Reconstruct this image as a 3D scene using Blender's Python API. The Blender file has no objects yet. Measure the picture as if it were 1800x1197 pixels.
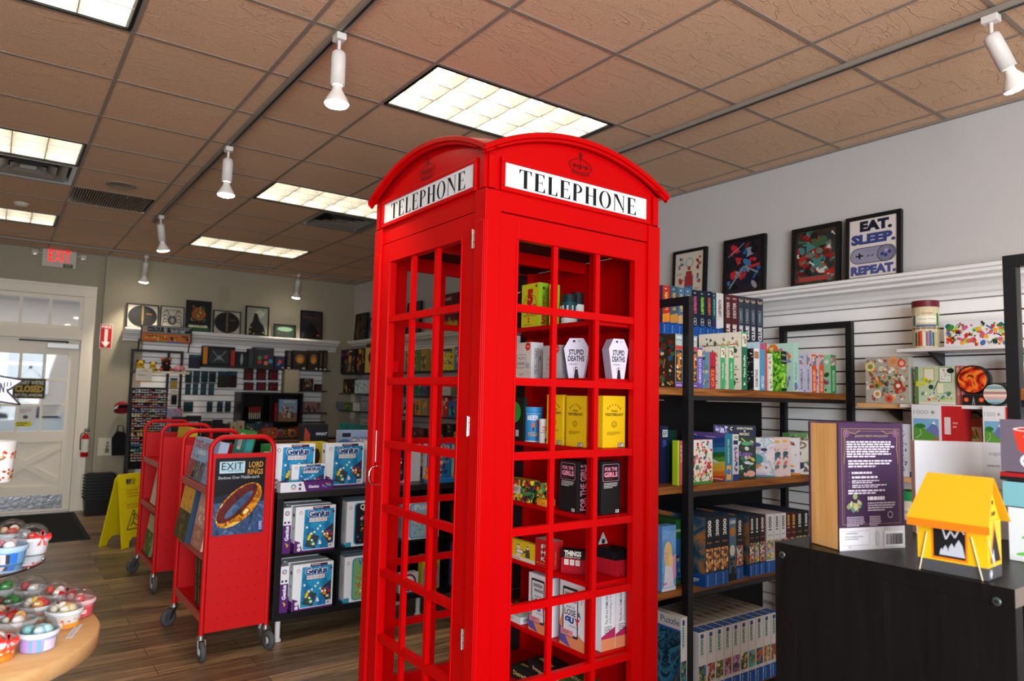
import bpy, math, random
from math import sin, cos, pi, sqrt, atan2, radians
from mathutils import Vector, Matrix
C = bpy.context.scene.collection
SC = bpy.context.scene

# ------------------------------------------------------------------ camera
HC = 1.445                                   # eye height above the floor
YAW, PIT, ROL, FPX = 6.30554641e-01, 7.96266170e-02, 2.23709271e-02, 1240.5285
_f = Vector((sin(YAW)*cos(PIT), cos(YAW)*cos(PIT), sin(PIT)))
_r = Vector((cos(YAW), -sin(YAW), 0)); _u = _r.cross(_f)
CR = cos(ROL)*_r + sin(ROL)*_u; CU = -sin(ROL)*_r + cos(ROL)*_u; CF = _f
cd = bpy.data.cameras.new('camera'); cam = bpy.data.objects.new('camera', cd); C.objects.link(cam)
cd.sensor_width = 36; cd.lens = FPX/1800*36; cd.clip_start = .02; cd.clip_end = 200
cam.matrix_world = Matrix(((CR.x, CU.x, -CF.x, 0), (CR.y, CU.y, -CF.y, 0), (CR.z, CU.z, -CF.z, HC), (0, 0, 0, 1)))
SC.camera = cam
cd.dof.use_dof = True; cd.dof.focus_distance = 2.8; cd.dof.aperture_fstop = 3.2
# measuring helpers: a pixel of the photograph (1800x1197) seen on a plane of the room
def _ray(x, y): return CR*((x-900)/FPX) - CU*((y-598.5)/FPX) + CF
def onx(x, y, X): d = _ray(x, y); t = X/d.x; return Vector((X, d.y*t, d.z*t+HC))
def ony(x, y, Y): d = _ray(x, y); t = Y/d.y; return Vector((d.x*t, Y, d.z*t+HC))
def onz(x, y, Z): d = _ray(x, y); t = (Z-HC)/d.z; return Vector((d.x*t, d.y*t, Z))

# ------------------------------------------------------------------ world, light, exposure
SC.view_settings.view_transform = 'Standard'; SC.view_settings.look = 'None'
SC.view_settings.exposure = 0.34; SC.view_settings.gamma = 1; SC.view_settings.use_curve_mapping = False
W = bpy.data.worlds.new('overcast_sky'); SC.world = W; W.use_nodes = True
_n = W.node_tree.nodes; _bg = _n['Background']
_bg.inputs[0].default_value = (.93, .96, 1, 1); _bg.inputs[1].default_value = 1.15
TROFFER = 3.0        # strength of the fluorescent panels
BULB = 30.0; SPOT_W = 5.0
def area(name, loc, target, sx, sy, power, col):
    l = bpy.data.lights.new(name, 'AREA'); l.shape = 'RECTANGLE'; l.size = sx; l.size_y = sy; l.energy = power; l.color = col
    o = bpy.data.objects.new(name, l); C.objects.link(o); o.location = loc
    o.rotation_euler = (Vector(target)-Vector(loc)).to_track_quat('-Z', 'Y').to_euler(); return o
# assumed daylight: area light added inside the room behind the camera, no window built
area('assumed_front_daylight', (0.2, -2.85, 1.55), (2.4, 3.0, 1.0), 4.6, 2.0, 420, (.86, .93, 1.0))

# ------------------------------------------------------------------ materials
def lin(h):
    h = h.lstrip('#'); out = []
    for i in (0, 2, 4):
        c = int(h[i:i+2], 16)/255; out.append(c/12.92 if c <= .04045 else ((c+.055)/1.055)**2.4)
    return tuple(out)+(1,)
_mc = {}
def M(h, rough=.58, metal=0., emit=0., bump=0., bscale=200., name=None, coat=0.):
    k = (h, rough, metal, emit, bump, bscale, coat)
    if k in _mc: return _mc[k]
    m = bpy.data.materials.new(name or 'paint_'+h); m.use_nodes = True; nt = m.node_tree; b = nt.nodes['Principled BSDF']
    b.inputs['Base Color'].default_value = lin(h); b.inputs['Roughness'].default_value = rough; b.inputs['Metallic'].default_value = metal; b.inputs['Specular IOR Level'].default_value = .28
    if coat: b.inputs['Coat Weight'].default_value = coat; b.inputs['Coat Roughness'].default_value = .15
    if emit: b.inputs['Emission Color'].default_value = lin(h); b.inputs['Emission Strength'].default_value = emit
    if bump:
        t = nt.nodes.new('ShaderNodeTexCoord'); n = nt.nodes.new('ShaderNodeTexNoise'); n.inputs['Scale'].default_value = bscale; n.inputs['Detail'].default_value = 4
        bp = nt.nodes.new('ShaderNodeBump'); bp.inputs['Strength'].default_value = bump; bp.inputs['Distance'].default_value = .01
        nt.links.new(t.outputs['Object'], n.inputs['Vector']); nt.links.new(n.outputs[0], bp.inputs['Height']); nt.links.new(bp.outputs[0], b.inputs['Normal'])
    _mc[k] = m; return m
def nodes(name):
    m = bpy.data.materials.new(name); m.use_nodes = True; nt = m.node_tree
    return m, nt, nt.nodes['Principled BSDF']
def nd(nt, typ, **kw):
    n = nt.nodes.new('ShaderNode'+typ)
    for k, v in kw.items():
        if k in n.inputs.keys(): n.inputs[k].default_value = v
        else: setattr(n, k, v)
    return n
_art = {}
def art(pal, scale=60., kind='cells', seed=0, rough=.35):
    """printed artwork: random patches of a palette"""
    k = (tuple(pal), scale, kind, seed)
    if k in _art: return _art[k]
    m, nt, b = nodes('printed_art'); L = nt.links.new
    tc = nd(nt, 'TexCoord'); mp = nd(nt, 'Mapping'); mp.inputs['Location'].default_value = (seed*1.7+.3, seed*.9+.1, seed*2.3)
    L(tc.outputs['Object'], mp.inputs[0])
    nz = nd(nt, 'TexNoise', Scale=scale*.8, Detail=3.0); L(mp.outputs[0], nz.inputs['Vector'])
    rp = nd(nt, 'ValToRGB'); rp.color_ramp.interpolation = 'CONSTANT' if kind != 'paint' else 'LINEAR'
    if kind == 'cells':
        mx = nd(nt, 'Mix', data_type='VECTOR'); mx.inputs[0].default_value = .025
        L(mp.outputs[0], mx.inputs[4]); L(nz.outputs['Color'], mx.inputs[5])
        vo = nd(nt, 'TexVoronoi', Scale=scale); L(mx.outputs[1], vo.inputs['Vector'])
        sp = nd(nt, 'SeparateColor'); L(vo.outputs['Color'], sp.inputs[0]); L(sp.outputs[0], rp.inputs[0])
    else:
        nz.inputs['Distortion'].default_value = 1.2; mr = nd(nt, 'MapRange'); mr.inputs[1].default_value = .3; mr.inputs[2].default_value = .7
        L(nz.outputs[0], mr.inputs[0]); L(mr.outputs[0], rp.inputs[0])
    el = rp.color_ramp.elements; n = len(pal)
    while len(el) < n: el.new(.5)
    for i, h in enumerate(pal):
        el[i].position = i/n if kind == 'cells' else (i+.5)/n
        el[i].color = lin(h)
    L(rp.outputs[0], b.inputs['Base Color']); b.inputs['Roughness'].default_value = rough
    _art[k] = m; return m
def clear_mat(name, tint='ffffff', gl=.12, rough=.03):
    m, nt, b = nodes(name); nt.nodes.remove(b); L = nt.links.new
    t = nd(nt, 'BsdfTransparent'); t.inputs[0].default_value = lin(tint); g = nd(nt, 'BsdfGlossy'); g.inputs['Roughness'].default_value = rough
    lw = nd(nt, 'LayerWeight'); lw.inputs[0].default_value = .35; ma = nd(nt, 'MapRange'); ma.inputs[3].default_value = gl*.35; ma.inputs[4].default_value = min(1, gl*4)
    L(lw.outputs['Fresnel'], ma.inputs[0]); mx = nd(nt, 'MixShader'); L(ma.outputs[0], mx.inputs[0]); L(t.outputs[0], mx.inputs[1]); L(g.outputs[0], mx.inputs[2])
    L(mx.outputs[0], nt.nodes['Material Output'].inputs[0]); return m
CLEAR = clear_mat('clear_plastic', 'fbfcfd', .09); GLASS = clear_mat('window_glass', 'f4f8f8', .06)
BLACK = M('0b0b0c', .45); STEEL = M('b9b9b8', .3, 1.); CHROME = M('d5d6d8', .12, 1.); WHITE = M('e6e6e6', .45)

def mat_red():
    m, nt, b = nodes('red_gloss_paint'); L = nt.links.new
    tc = nd(nt, 'TexCoord'); n = nd(nt, 'TexNoise', Scale=900.0, Detail=2.0); bp = nd(nt, 'Bump'); bp.inputs['Strength'].default_value = .06; bp.inputs['Distance'].default_value = .002
    L(tc.outputs['Object'], n.inputs['Vector']); L(n.outputs[0], bp.inputs['Height']); L(bp.outputs[0], b.inputs['Normal'])
    b.inputs['Base Color'].default_value = lin('c20003'); b.inputs['Roughness'].default_value = .42; b.inputs['Specular IOR Level'].default_value = .1; return m
RED = mat_red()
def mat_wood(name, cols, sc=(2, 30, 30), rough=.45):
    m, nt, b = nodes(name); L = nt.links.new
    tc = nd(nt, 'TexCoord'); mp = nd(nt, 'Mapping'); mp.inputs['Scale'].default_value = sc; n = nd(nt, 'TexNoise', Scale=1.0, Detail=8.0, Distortion=1.0)
    rp = nd(nt, 'ValToRGB'); e = rp.color_ramp.elements; e[0].position = .3; e[1].position = .7; e[0].color = lin(cols[0]); e[1].color = lin(cols[1])
    L(tc.outputs['Object'], mp.inputs[0]); L(mp.outputs[0], n.inputs['Vector']); L(n.outputs[0], rp.inputs[0]); L(rp.outputs[0], b.inputs['Base Color'])
    bp = nd(nt, 'Bump'); bp.inputs['Strength'].default_value = .15; bp.inputs['Distance'].default_value = .003; L(n.outputs[0], bp.inputs['Height']); L(bp.outputs[0], b.inputs['Normal'])
    b.inputs['Roughness'].default_value = rough; b.inputs['Specular IOR Level'].default_value = .2; return m
WOODB = mat_wood('reclaimed_board', ('5a2f12', 'a5672e'), (3, 40, 40)); PLY = mat_wood('pale_birch', ('cf9a61', 'dcb07c'), (3, 25, 25), .4)
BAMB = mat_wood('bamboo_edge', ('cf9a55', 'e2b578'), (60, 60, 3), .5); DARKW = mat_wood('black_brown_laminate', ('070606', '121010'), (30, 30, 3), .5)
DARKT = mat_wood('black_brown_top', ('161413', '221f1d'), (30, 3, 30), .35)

# ------------------------------------------------------------------ mesh builder
_glyph = {}
def glyphs(s, bold=0.):
    k = (s, bold)
    if k in _glyph: return _glyph[k]
    cu = bpy.data.curves.new('t', 'FONT'); cu.body = s; cu.resolution_u = 2; cu.offset = bold; cu.fill_mode = 'FRONT'
    o = bpy.data.objects.new('t', cu); C.objects.link(o)
    me = bpy.data.meshes.new_from_object(o.evaluated_get(bpy.context.evaluated_depsgraph_get()))
    vs = [(v.co.x, v.co.y) for v in me.vertices]; fs = [tuple(p.vertices) for p in me.polygons]
    bpy.data.objects.remove(o); bpy.data.curves.remove(cu); bpy.data.meshes.remove(me)
    if vs:
        x0 = min(v[0] for v in vs); x1 = max(v[0] for v in vs); y0 = min(v[1] for v in vs); y1 = max(v[1] for v in vs)
        w = max(x1-x0, 1e-5); h = max(y1-y0, 1e-5); vs = [((v[0]-x0)/w, (v[1]-y0)/h) for v in vs]; asp = w/h
    else: asp = 1
    # which winding faces up
    out = []
    for f in fs:
        a = sum(vs[f[i]][0]*vs[f[(i+1) % len(f)]][1]-vs[f[(i+1) % len(f)]][0]*vs[f[i]][1] for i in range(len(f)))
        out.append(f if a > 0 else f[::-1])
    _glyph[k] = (vs, out, asp); return _glyph[k]

class MB:
    def __init__(s, T=None): s.v = []; s.f = []; s.m = []; s.sm = []; s.mats = []; s.T = T
    def mi(s, mat):
        if isinstance(mat, str): mat = M(mat)
        if mat not in s.mats: s.mats.append(mat)
        return s.mats.index(mat)
    def add(s, vs, fs, mat, smooth=False):
        b = len(s.v); T = s.T
        s.v += [tuple(T @ Vector(v)) for v in vs] if T is not None else [tuple(v) for v in vs]
        i = s.mi(mat)
        for f in fs: s.f.append(tuple(b+k for k in f)); s.m.append(i); s.sm.append(smooth)
    def box(s, x0, x1, y0, y1, z0, z1, mat, mats=None):
        if x0 > x1: x0, x1 = x1, x0
        if y0 > y1: y0, y1 = y1, y0
        if z0 > z1: z0, z1 = z1, z0
        vs = [(x, y, z) for z in (z0, z1) for y in (y0, y1) for x in (x0, x1)]
        F = dict(D=(0, 2, 3, 1), T=(4, 5, 7, 6), F=(0, 1, 5, 4), B=(2, 6, 7, 3), L=(0, 4, 6, 2), R=(1, 3, 7, 5))
        b = len(s.v); T = s.T
        s.v += [tuple(T @ Vector(v)) for v in vs] if T is not None else vs
        for k, f in F.items():
            mm = (mats or {}).get(k, mat)
            s.f.append(tuple(b+q for q in f)); s.m.append(s.mi(mm)); s.sm.append(False)
        return s
    def tube(s, pts, r, mat, n=8, caps=True, closed=False):
        pts = [Vector(p) for p in pts]; rings = []; N = len(pts); prev = None
        for i, p in enumerate(pts):
            if closed: t = (pts[(i+1) % N]-pts[i-1]).normalized()
            else: t = (pts[min(i+1, N-1)]-pts[max(i-1, 0)]).normalized()
            if prev is None: a = t.orthogonal().normalized()
            else: a = (prev-t*prev.dot(t)); a = a.normalized() if a.length > 1e-6 else t.orthogonal().normalized()
            prev = a; b = t.cross(a); rr = r[i] if isinstance(r, (list, tuple)) else r
            rings.append([p+(a*cos(2*pi*k/n)+b*sin(2*pi*k/n))*rr for k in range(n)])
        vs = [q for R in rings for q in R]; fs = []
        for i in range(N-1 if not closed else N):
            j = (i+1) % N
            for k in range(n): fs.append((i*n+k, i*n+(k+1) % n, j*n+(k+1) % n, j*n+k))
        s.add(vs, fs, mat, True)
        if caps and not closed: s.add(rings[0], [tuple(range(n))[::-1]], mat); s.add(rings[-1], [tuple(range(n))], mat)
        return s
    def lathe(s, prof, mat, c=(0, 0, 0), n=24, smooth=True, axis='z', a0=0):
        """prof: (r, h) pairs from bottom to top"""
        vs = []; fs = []
        for (r, h) in prof:
            for k in range(n):
                a = a0+2*pi*k/n; x, y = r*cos(a), r*sin(a)
                if axis == 'z': p = (c[0]+x, c[1]+y, c[2]+h)
                elif axis == 'y': p = (c[0]+x, c[1]+h, c[2]-y)
                else: p = (c[0]+h, c[1]+x, c[2]+y)
                vs.append(p)
        for i in range(len(prof)-1):
            for k in range(n): fs.append((i*n+k, i*n+(k+1) % n, (i+1)*n+(k+1) % n, (i+1)*n+k))
        s.add(vs, fs, mat, smooth); return s
    def cyl(s, c, r, h, mat, n=24, axis='z', top=None, r2=None):
        r2 = r if r2 is None else r2
        s.lathe([(r, 0), (r2, h)], mat, c, n, True, axis)
        s.lathe([(0, 0), (r, 0)], mat, c, n, False, axis); s.lathe([(r2, h), (0, h)], top or mat, c, n, False, axis); return s
    def ball(s, c, r, mat, n=10, m=6, sz=1.):
        s.lathe([(r*sin(pi*i/m), -r*cos(pi*i/m)*sz) for i in range(m+1)], mat, c, n); return s
    def prism(s, pts, d0, d1, mat, axis='y', side=None):
        """extrude a 2D outline (a, b) along axis between d0 and d1"""
        def P(a, b, d): return (a, d, b) if axis == 'y' else ((d, a, b) if axis == 'x' else (a, b, d))
        n = len(pts); vs = [P(a, b, d0) for a, b in pts]+[P(a, b, d1) for a, b in pts]
        s.add(vs, [tuple(range(n)), tuple(range(n, 2*n))[::-1]], mat)
        s.add(vs, [(i, i+n, (i+1) % n+n, (i+1) % n) for i in range(n)], side or mat); return s
    def pen(s, O, U, V, off=3e-4): return Pen(s, O, U, V, off)
    def build(s, name, parent=None, org=None, bevel=0, loc=None, rz=0, rx=0, ry=0):
        me = bpy.data.meshes.new(name)
        o_ = Vector(org) if org is not None else (Vector(parent['_o']) if parent is not None else Vector((0, 0, 0)))
        me.from_pydata([(v[0]-o_.x, v[1]-o_.y, v[2]-o_.z) for v in s.v], [], s.f)
        for m in s.mats: me.materials.append(m)
        me.polygons.foreach_set('material_index', s.m); me.polygons.foreach_set('use_smooth', s.sm); me.update()
        o = bpy.data.objects.new(name, me); C.objects.link(o); o['_o'] = tuple(o_)
        if parent is not None: o.parent = parent
        else: o.location = loc if loc is not None else o_
        if rz or rx or ry: o.rotation_euler = (rx, ry, rz)
        if bevel:
            b = o.modifiers.new('bevel', 'BEVEL'); b.width = bevel; b.segments = 2; b.limit_method = 'ANGLE'
        return o
class Pen:
    """draws flat print on a face: (u, v) in metres from the corner O"""
    def __init__(s, mb, O, U, V, off=3e-4):
        s.mb = mb; s.O = Vector(O); s.U = Vector(U).normalized(); s.V = Vector(V).normalized(); s.N = s.U.cross(s.V); s.k = off; s.d = 1e-4
    def P(s, u, v): return s.O+s.U*u+s.V*v+s.N*s.k
    def poly(s, pts, col):
        s.k += s.d; s.mb.add([s.P(u, v) for u, v in pts], [tuple(range(len(pts)))], col); return s
    def rect(s, u0, v0, u1, v1, col): return s.poly([(u0, v0), (u1, v0), (u1, v1), (u0, v1)], col)
    def disc(s, u, v, r, col, ry=None, n=16, rot=0):
        ry = ry or r; c, q = cos(rot), sin(rot)
        return s.poly([(u+r*cos(2*pi*k/n)*c-ry*sin(2*pi*k/n)*q, v+r*cos(2*pi*k/n)*q+ry*sin(2*pi*k/n)*c) for k in range(n)], col)
    def line(s, pts, w, col):
        s.k += s.d
        for (a, b), (c, d) in zip(pts, pts[1:]):
            L = sqrt((c-a)**2+(d-b)**2) or 1; x, y = -(d-b)/L*w/2, (c-a)/L*w/2
            s.mb.add([s.P(a-x, b-y), s.P(c-x, d-y), s.P(c+x, d+y), s.P(a+x, b+y)], [(0, 1, 2, 3)], col)
        return s
    def ring(s, u, v, r, w, col, n=20, a0=0, a1=2*pi, ry=None):
        ry = ry or r
        return s.line([(u+r*cos(a0+(a1-a0)*k/n), v+ry*sin(a0+(a1-a0)*k/n)) for k in range(n+1)], w, col)
    def frame(s, u0, v0, u1, v1, w, col): return s.line([(u0, v0), (u1, v0), (u1, v1), (u0, v1), (u0, v0)], w, col)
    def rrect(s, u0, v0, u1, v1, r, col):
        p = []
        for cx, cy, a in ((u1-r, v0+r, -pi/2), (u1-r, v1-r, 0), (u0+r, v1-r, pi/2), (u0+r, v0+r, pi)):
            for k in range(5): p.append((cx+r*cos(a+pi/2*k/4), cy+r*sin(a+pi/2*k/4)))
        return s.poly(p, col)
    def text(s, t, u0, v0, u1, v1, col, rot=0, bold=0., fit=False, slant=0, al='c'):
        """text inside a rectangle; rot 90 reads upwards, -90 downwards; fit stretches it to fill"""
        vs, fs, asp = glyphs(t, bold); s.k += s.d
        W, H = (u1-u0, v1-v0) if not rot else (v1-v0, u1-u0)
        w, h = W, H
        if not fit:
            h = min(H, W/asp); w = h*asp
            if H > h*1.5: pass
        ox = (W-w)/2 if al == 'c' else (0 if al == 'l' else W-w); oy = (H-h)/2; out = []
        for x, y in vs:
            a, b = ox+x*w+slant*y*h, oy+y*h
            if rot == 90: p = (u1-b, v0+a)
            elif rot == -90: p = (u0+b, v1-a)
            else: p = (u0+a, v0+b)
            out.append(s.P(*p))
        s.mb.add(out, fs, col); return s
    def para(s, u0, v0, u1, v1, n, col, fill=.5, rnd=None):
        """rows of fine print too small to read"""
        h = (v1-v0)/n; r = rnd or random.Random(n)
        s.k += s.d
        for i in range(n):
            y = v1-(i+.5)*h; x = u0
            e = u1-(u1-u0)*r.uniform(0, .2) if i < n-1 else u0+(u1-u0)*.6
            while x < e:
                w = (u1-u0)*r.uniform(.04, .14); x2 = min(x+w, e)
                s.mb.add([s.P(x, y-h*fill/2), s.P(x2, y-h*fill/2), s.P(x2, y+h*fill/2), s.P(x, y+h*fill/2)], [(0, 1, 2, 3)], col)
                x = x2+(u1-u0)*.018
        return s
    def blobs(s, u0, v0, u1, v1, pal, n, seed=0, r=(.04, .12), sq=0):
        s.k += s.d; d_, s.d = s.d, s.d*.12; R = random.Random(seed); W = u1-u0; H = v1-v0; q = min(W, H)
        for i in range(n):
            a = q*R.uniform(*r); b = a*R.uniform(.5, 1.); x = R.uniform(u0+a, max(u0+a, u1-a)); y = R.uniform(v0+a, max(v0+a, v1-a)); c = R.choice(pal); k = R.random()
            if k < .5: s.disc(x, y, a, c, b, 8, R.uniform(0, pi))
            elif k < .8:
                t = R.uniform(0, 2*pi); s.poly([(x+a*cos(t+j*2*pi/3)*(1 if j else .9), y+a*sin(t+j*2*pi/3)) for j in range(3)], c)
            else:
                t = R.uniform(0, pi); dx, dy = a*cos(t), a*sin(t); s.line([(x-dx, y-dy), (x+dx, y+dy)], a*.45, c)
        s.d = d_; return s
def faces(mb, w, d, h, z=0):
    """pens for the four faces and the top of a box w x d x h centred on the origin"""
    return dict(F=Pen(mb, (-w/2, -d/2, z), (1, 0, 0), (0, 0, 1)), L=Pen(mb, (-w/2, d/2, z), (0, -1, 0), (0, 0, 1)),
                R=Pen(mb, (w/2, -d/2, z), (0, 1, 0), (0, 0, 1)), B=Pen(mb, (w/2, d/2, z), (-1, 0, 0), (0, 0, 1)),
                T=Pen(mb, (-w/2, -d/2, z+h), (1, 0, 0), (0, 1, 0)))
def tag(o, label=None, cat=None, group=None, kind=None):
    if label: o['label'] = label
    if cat: o['category'] = cat
    if group: o['group'] = group
    if kind: o['kind'] = kind
    return o
def thing(name, loc, label, cat, group=None, rz=0):
    o = bpy.data.objects.new(name, None); C.objects.link(o); o.location = loc; o.rotation_euler = (0, 0, rz); o['_o'] = tuple(loc) if not rz else (0, 0, 0); o.empty_display_size = .1
    return tag(o, label, cat, group)
def struct(o): o['kind'] = 'structure'; return o
def dup(o, loc=None, rz=None, parent=None, label=None, group=None):
    c = o.copy(); C.objects.link(c)
    if parent is not None: c.parent = parent
    if loc is not None: c.location = loc
    if rz is not None: c.rotation_euler.z = rz
    if label: c['label'] = label
    if group: c['group'] = group
    for ch in [x for x in C.objects if x.parent == o]: dup(ch, parent=c)
    return c
# ================================================================== the room
CZ = 3.048; XR = 4.205; YB = 9.80; XL = -3.3; YF = -3.2
GX = lambda i: .404+.61*i
GY = lambda j: 3.508+.61*j
TROFF = [(i, j) for j in (-5, -1, 3, 7) for i in (-6, -2, 2)]  # near row and leftmost column are unseen, added to light the room
VENTS = [(-1, 4), (3, 4)]; GRILLE = (0, 5)

def mat_floor():
    m, nt, b = nodes('wood_plank_floor'); L = nt.links.new
    tc = nd(nt, 'TexCoord'); br = nd(nt, 'TexBrick', Scale=1.0); br.offset = .37; br.inputs['Brick Width'].default_value = 1.22; br.inputs['Row Height'].default_value = .155
    br.inputs['Mortar Size'].default_value = .0018; br.inputs['Mortar Smooth'].default_value = .1; br.inputs['Bias'].default_value = 0
    br.inputs['Color1'].default_value = lin('a08a70'); br.inputs['Color2'].default_value = lin('584d40'); br.inputs['Mortar'].default_value = lin('2b211c')
    L(tc.outputs['Object'], br.inputs['Vector'])
    mp = nd(nt, 'Mapping'); mp.inputs['Scale'].default_value = (1.6, 26, 1); n = nd(nt, 'TexNoise', Scale=1.3, Detail=9.0, Distortion=.9, Roughness=.62); L(tc.outputs['Object'], mp.inputs[0]); L(mp.outputs[0], n.inputs['Vector'])
    rp = nd(nt, 'ValToRGB'); e = rp.color_ramp.elements; e[0].position = .32; e[0].color = lin('352b24'); e[1].position = .68; e[1].color = lin('e0d0b4'); L(n.outputs[0], rp.inputs[0])
    mx = nd(nt, 'Mix', data_type='RGBA', blend_type='OVERLAY'); mx.inputs[0].default_value = .85; L(br.outputs[0], mx.inputs[6]); L(rp.outputs[0], mx.inputs[7]); L(mx.outputs[2], b.inputs['Base Color'])
    r2 = nd(nt, 'MapRange'); r2.inputs[3].default_value = .3; r2.inputs[4].default_value = .5; L(n.outputs[0], r2.inputs[0]); L(r2.outputs[0], b.inputs['Roughness'])
    bp = nd(nt, 'Bump'); bp.inputs['Strength'].default_value = .25; bp.inputs['Distance'].default_value = .002; L(n.outputs[0], bp.inputs['Height'])
    b2 = nd(nt, 'Bump'); b2.invert = True; b2.inputs['Strength'].default_value = .5; b2.inputs['Distance'].default_value = .002; L(br.outputs['Fac'], b2.inputs['Height']); L(bp.outputs[0], b2.inputs['Normal']); L(b2.outputs[0], b.inputs['Normal'])
    return m
def mat_tile():
    m, nt, b = nodes('fissured_ceiling_tile'); L = nt.links.new
    tc = nd(nt, 'TexCoord'); n = nd(nt, 'TexNoise', Scale=160.0, Detail=3.0, Roughness=.8); L(tc.outputs['Object'], n.inputs['Vector'])
    mp = nd(nt, 'Mapping'); mp.inputs['Rotation'].default_value = (0, 0, .5); mp.inputs['Scale'].default_value = (.8, 2.4, 1); L(tc.outputs['Object'], mp.inputs[0])
    f = nd(nt, 'TexNoise', Scale=2.6, Detail=5.0, Distortion=1.5, Roughness=.5); L(mp.outputs[0], f.inputs['Vector'])
    # thin raised swirls where the slow noise crosses 0.5
    a = nd(nt, 'Math', operation='SUBTRACT'); a.inputs[1].default_value = .5; L(f.outputs[0], a.inputs[0]); a2 = nd(nt, 'Math', operation='ABSOLUTE'); L(a.outputs[0], a2.inputs[0])
    a3 = nd(nt, 'MapRange'); a3.inputs[1].default_value = 0; a3.inputs[2].default_value = .012; a3.inputs[3].default_value = 1; a3.inputs[4].default_value = 0; L(a2.outputs[0], a3.inputs[0])
    s = nd(nt, 'Math', operation='MULTIPLY_ADD'); s.inputs[1].default_value = .9; L(a3.outputs[0], s.inputs[0]); L(n.outputs[0], s.inputs[2])
    bp = nd(nt, 'Bump'); bp.inputs['Strength'].default_value = .9; bp.inputs['Distance'].default_value = .004; L(s.outputs[0], bp.inputs['Height']); L(bp.outputs[0], b.inputs['Normal'])
    rp = nd(nt, 'ValToRGB'); e = rp.color_ramp.elements; e[0].position = .25; e[0].color = lin('b89070'); e[1].position = .5; e[1].color = lin('e5be9b'); L(n.outputs[0], rp.inputs[0]); L(rp.outputs[0], b.inputs['Base Color'])
    b.inputs['Roughness'].default_value = .95; return m
def mat_plaster(h, name):
    m, nt, b = nodes(name); L = nt.links.new
    tc = nd(nt, 'TexCoord'); n = nd(nt, 'TexNoise', Scale=120.0, Detail=3.0); L(tc.outputs['Object'], n.inputs['Vector'])
    bp = nd(nt, 'Bump'); bp.inputs['Strength'].default_value = .08; bp.inputs['Distance'].default_value = .003; L(n.outputs[0], bp.inputs['Height']); L(bp.outputs[0], b.inputs['Normal'])
    b.inputs['Base Color'].default_value = lin(h); b.inputs['Roughness'].default_value = .85; return m
def mat_slat(h, name):
    """slatwall board: routed grooves every 76 mm"""
    m, nt, b = nodes(name); b.inputs['Base Color'].default_value = lin(h); b.inputs['Roughness'].default_value = .5; return m
WALLM = mat_plaster('c2bfbd', 'white_wall_paint'); WALLB = mat_plaster('a39b86', 'cream_wall_paint'); TRIMW = M('e8e5e2', .45); TRIMB = M('efe6d6', .5)
SLATW = mat_slat('f4f2f0', 'white_slatwall'); TEE = M('93867a', .5, bump=.0); TILE = mat_tile(); GROOVE = M('4a4036', .7)

mb = MB(); mb.box(XL, XR, YF, YB+.2, -.1, 0, mat_floor()); struct(mb.build('floor'))
# ceiling: tiles laid in the grid, open where the troffers sit
mb = MB(); holes = set()
for i, j in TROFF: holes |= {(i, j), (i+1, j)}
holes |= set(VENTS) | {GRILLE}
for i in range(-7, 7):
    for j in range(-12, 11):
        if (i, j) in holes: continue
        x0, x1 = max(GX(i), XL), min(GX(i+1), XR); y0, y1 = max(GY(j), YF), min(GY(j+1), YB)
        if x1 <= x0 or y1 <= y0: continue
        mb.box(x0, x1, y0, y1, CZ, CZ+.015, TILE)
mb.box(XL-.1, XR+.1, YF-.1, YB+.2, CZ+.2, CZ+.25, '8a8a88')  # unseen lid and rim over the tiles, added to block outside light
for a in ((XL-.1, XL, YF-.1, YB+.2), (XR, XR+.1, YF-.1, YB+.2), (XL, XR, YF-.1, YF), (XL, XR, YB, YB+.2)): mb.box(*a, CZ, CZ+.2, '8a8a88')
struct(mb.build('ceiling'))
mb = MB()
for i in range(-6, 7):
    if not XL < GX(i) < XR: continue
    for j in range(-12, 11):          # no tee through the middle of a troffer
        if (i-1, j) in TROFF: continue
        mb.box(GX(i)-.009, GX(i)+.009, max(YF, GY(j)+.012), min(YB, GY(j+1)-.012), CZ-.004, CZ-.0005, TEE)
for j in range(-11, 11):
    if YF < GY(j) < YB: mb.box(XL, XR, GY(j)-.009, GY(j)+.009, CZ-.004, CZ-.0005, TEE)
mb.box(XR-.022, XR, YF, YB, CZ-.012, CZ-.0005, TEE); mb.box(XL, XR-.022, YB-.1, YB-.078, CZ-.012, CZ-.0005, TEE)
struct(mb.build('trim_1'))['label'] = 'beige metal tee grid carrying the ceiling tiles'
# walls
DX0, DX1, DZ = -.115, .80, 2.0; TX0, TX1, TZ0, TZ1 = -.09, .775, 2.14, 2.5
mb = MB(); WB = 9.72
mb.box(.84, XR+.1, YB, YB+.15, 0, CZ, WALLB); mb.box(XL-.1, DX0-.04, YB, YB+.15, 0, CZ, WALLB); mb.box(DX0-.04, .84, YB, YB+.15, 2.56, CZ, WALLB)
mb.box(1.0, XR, WB, YB, 0, CZ-.0005, WALLB)
# the stain of old damp above the framed prints
struct(mb.build('wall_back'))
mb = MB(); mb.box(XR, XR+.1, YF-.1, YB+.15, 0, CZ, WALLM); struct(mb.build('wall_right'))
mb = MB(); mb.box(XL-.1, XL, YF-.1, YB+.15, 0, CZ, WALLM); struct(mb.build('wall_left'))
mb = MB(); mb.box(XL, XR, YF-.1, YF, 0, CZ, WALLM); struct(mb.build('wall_front'))
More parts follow.
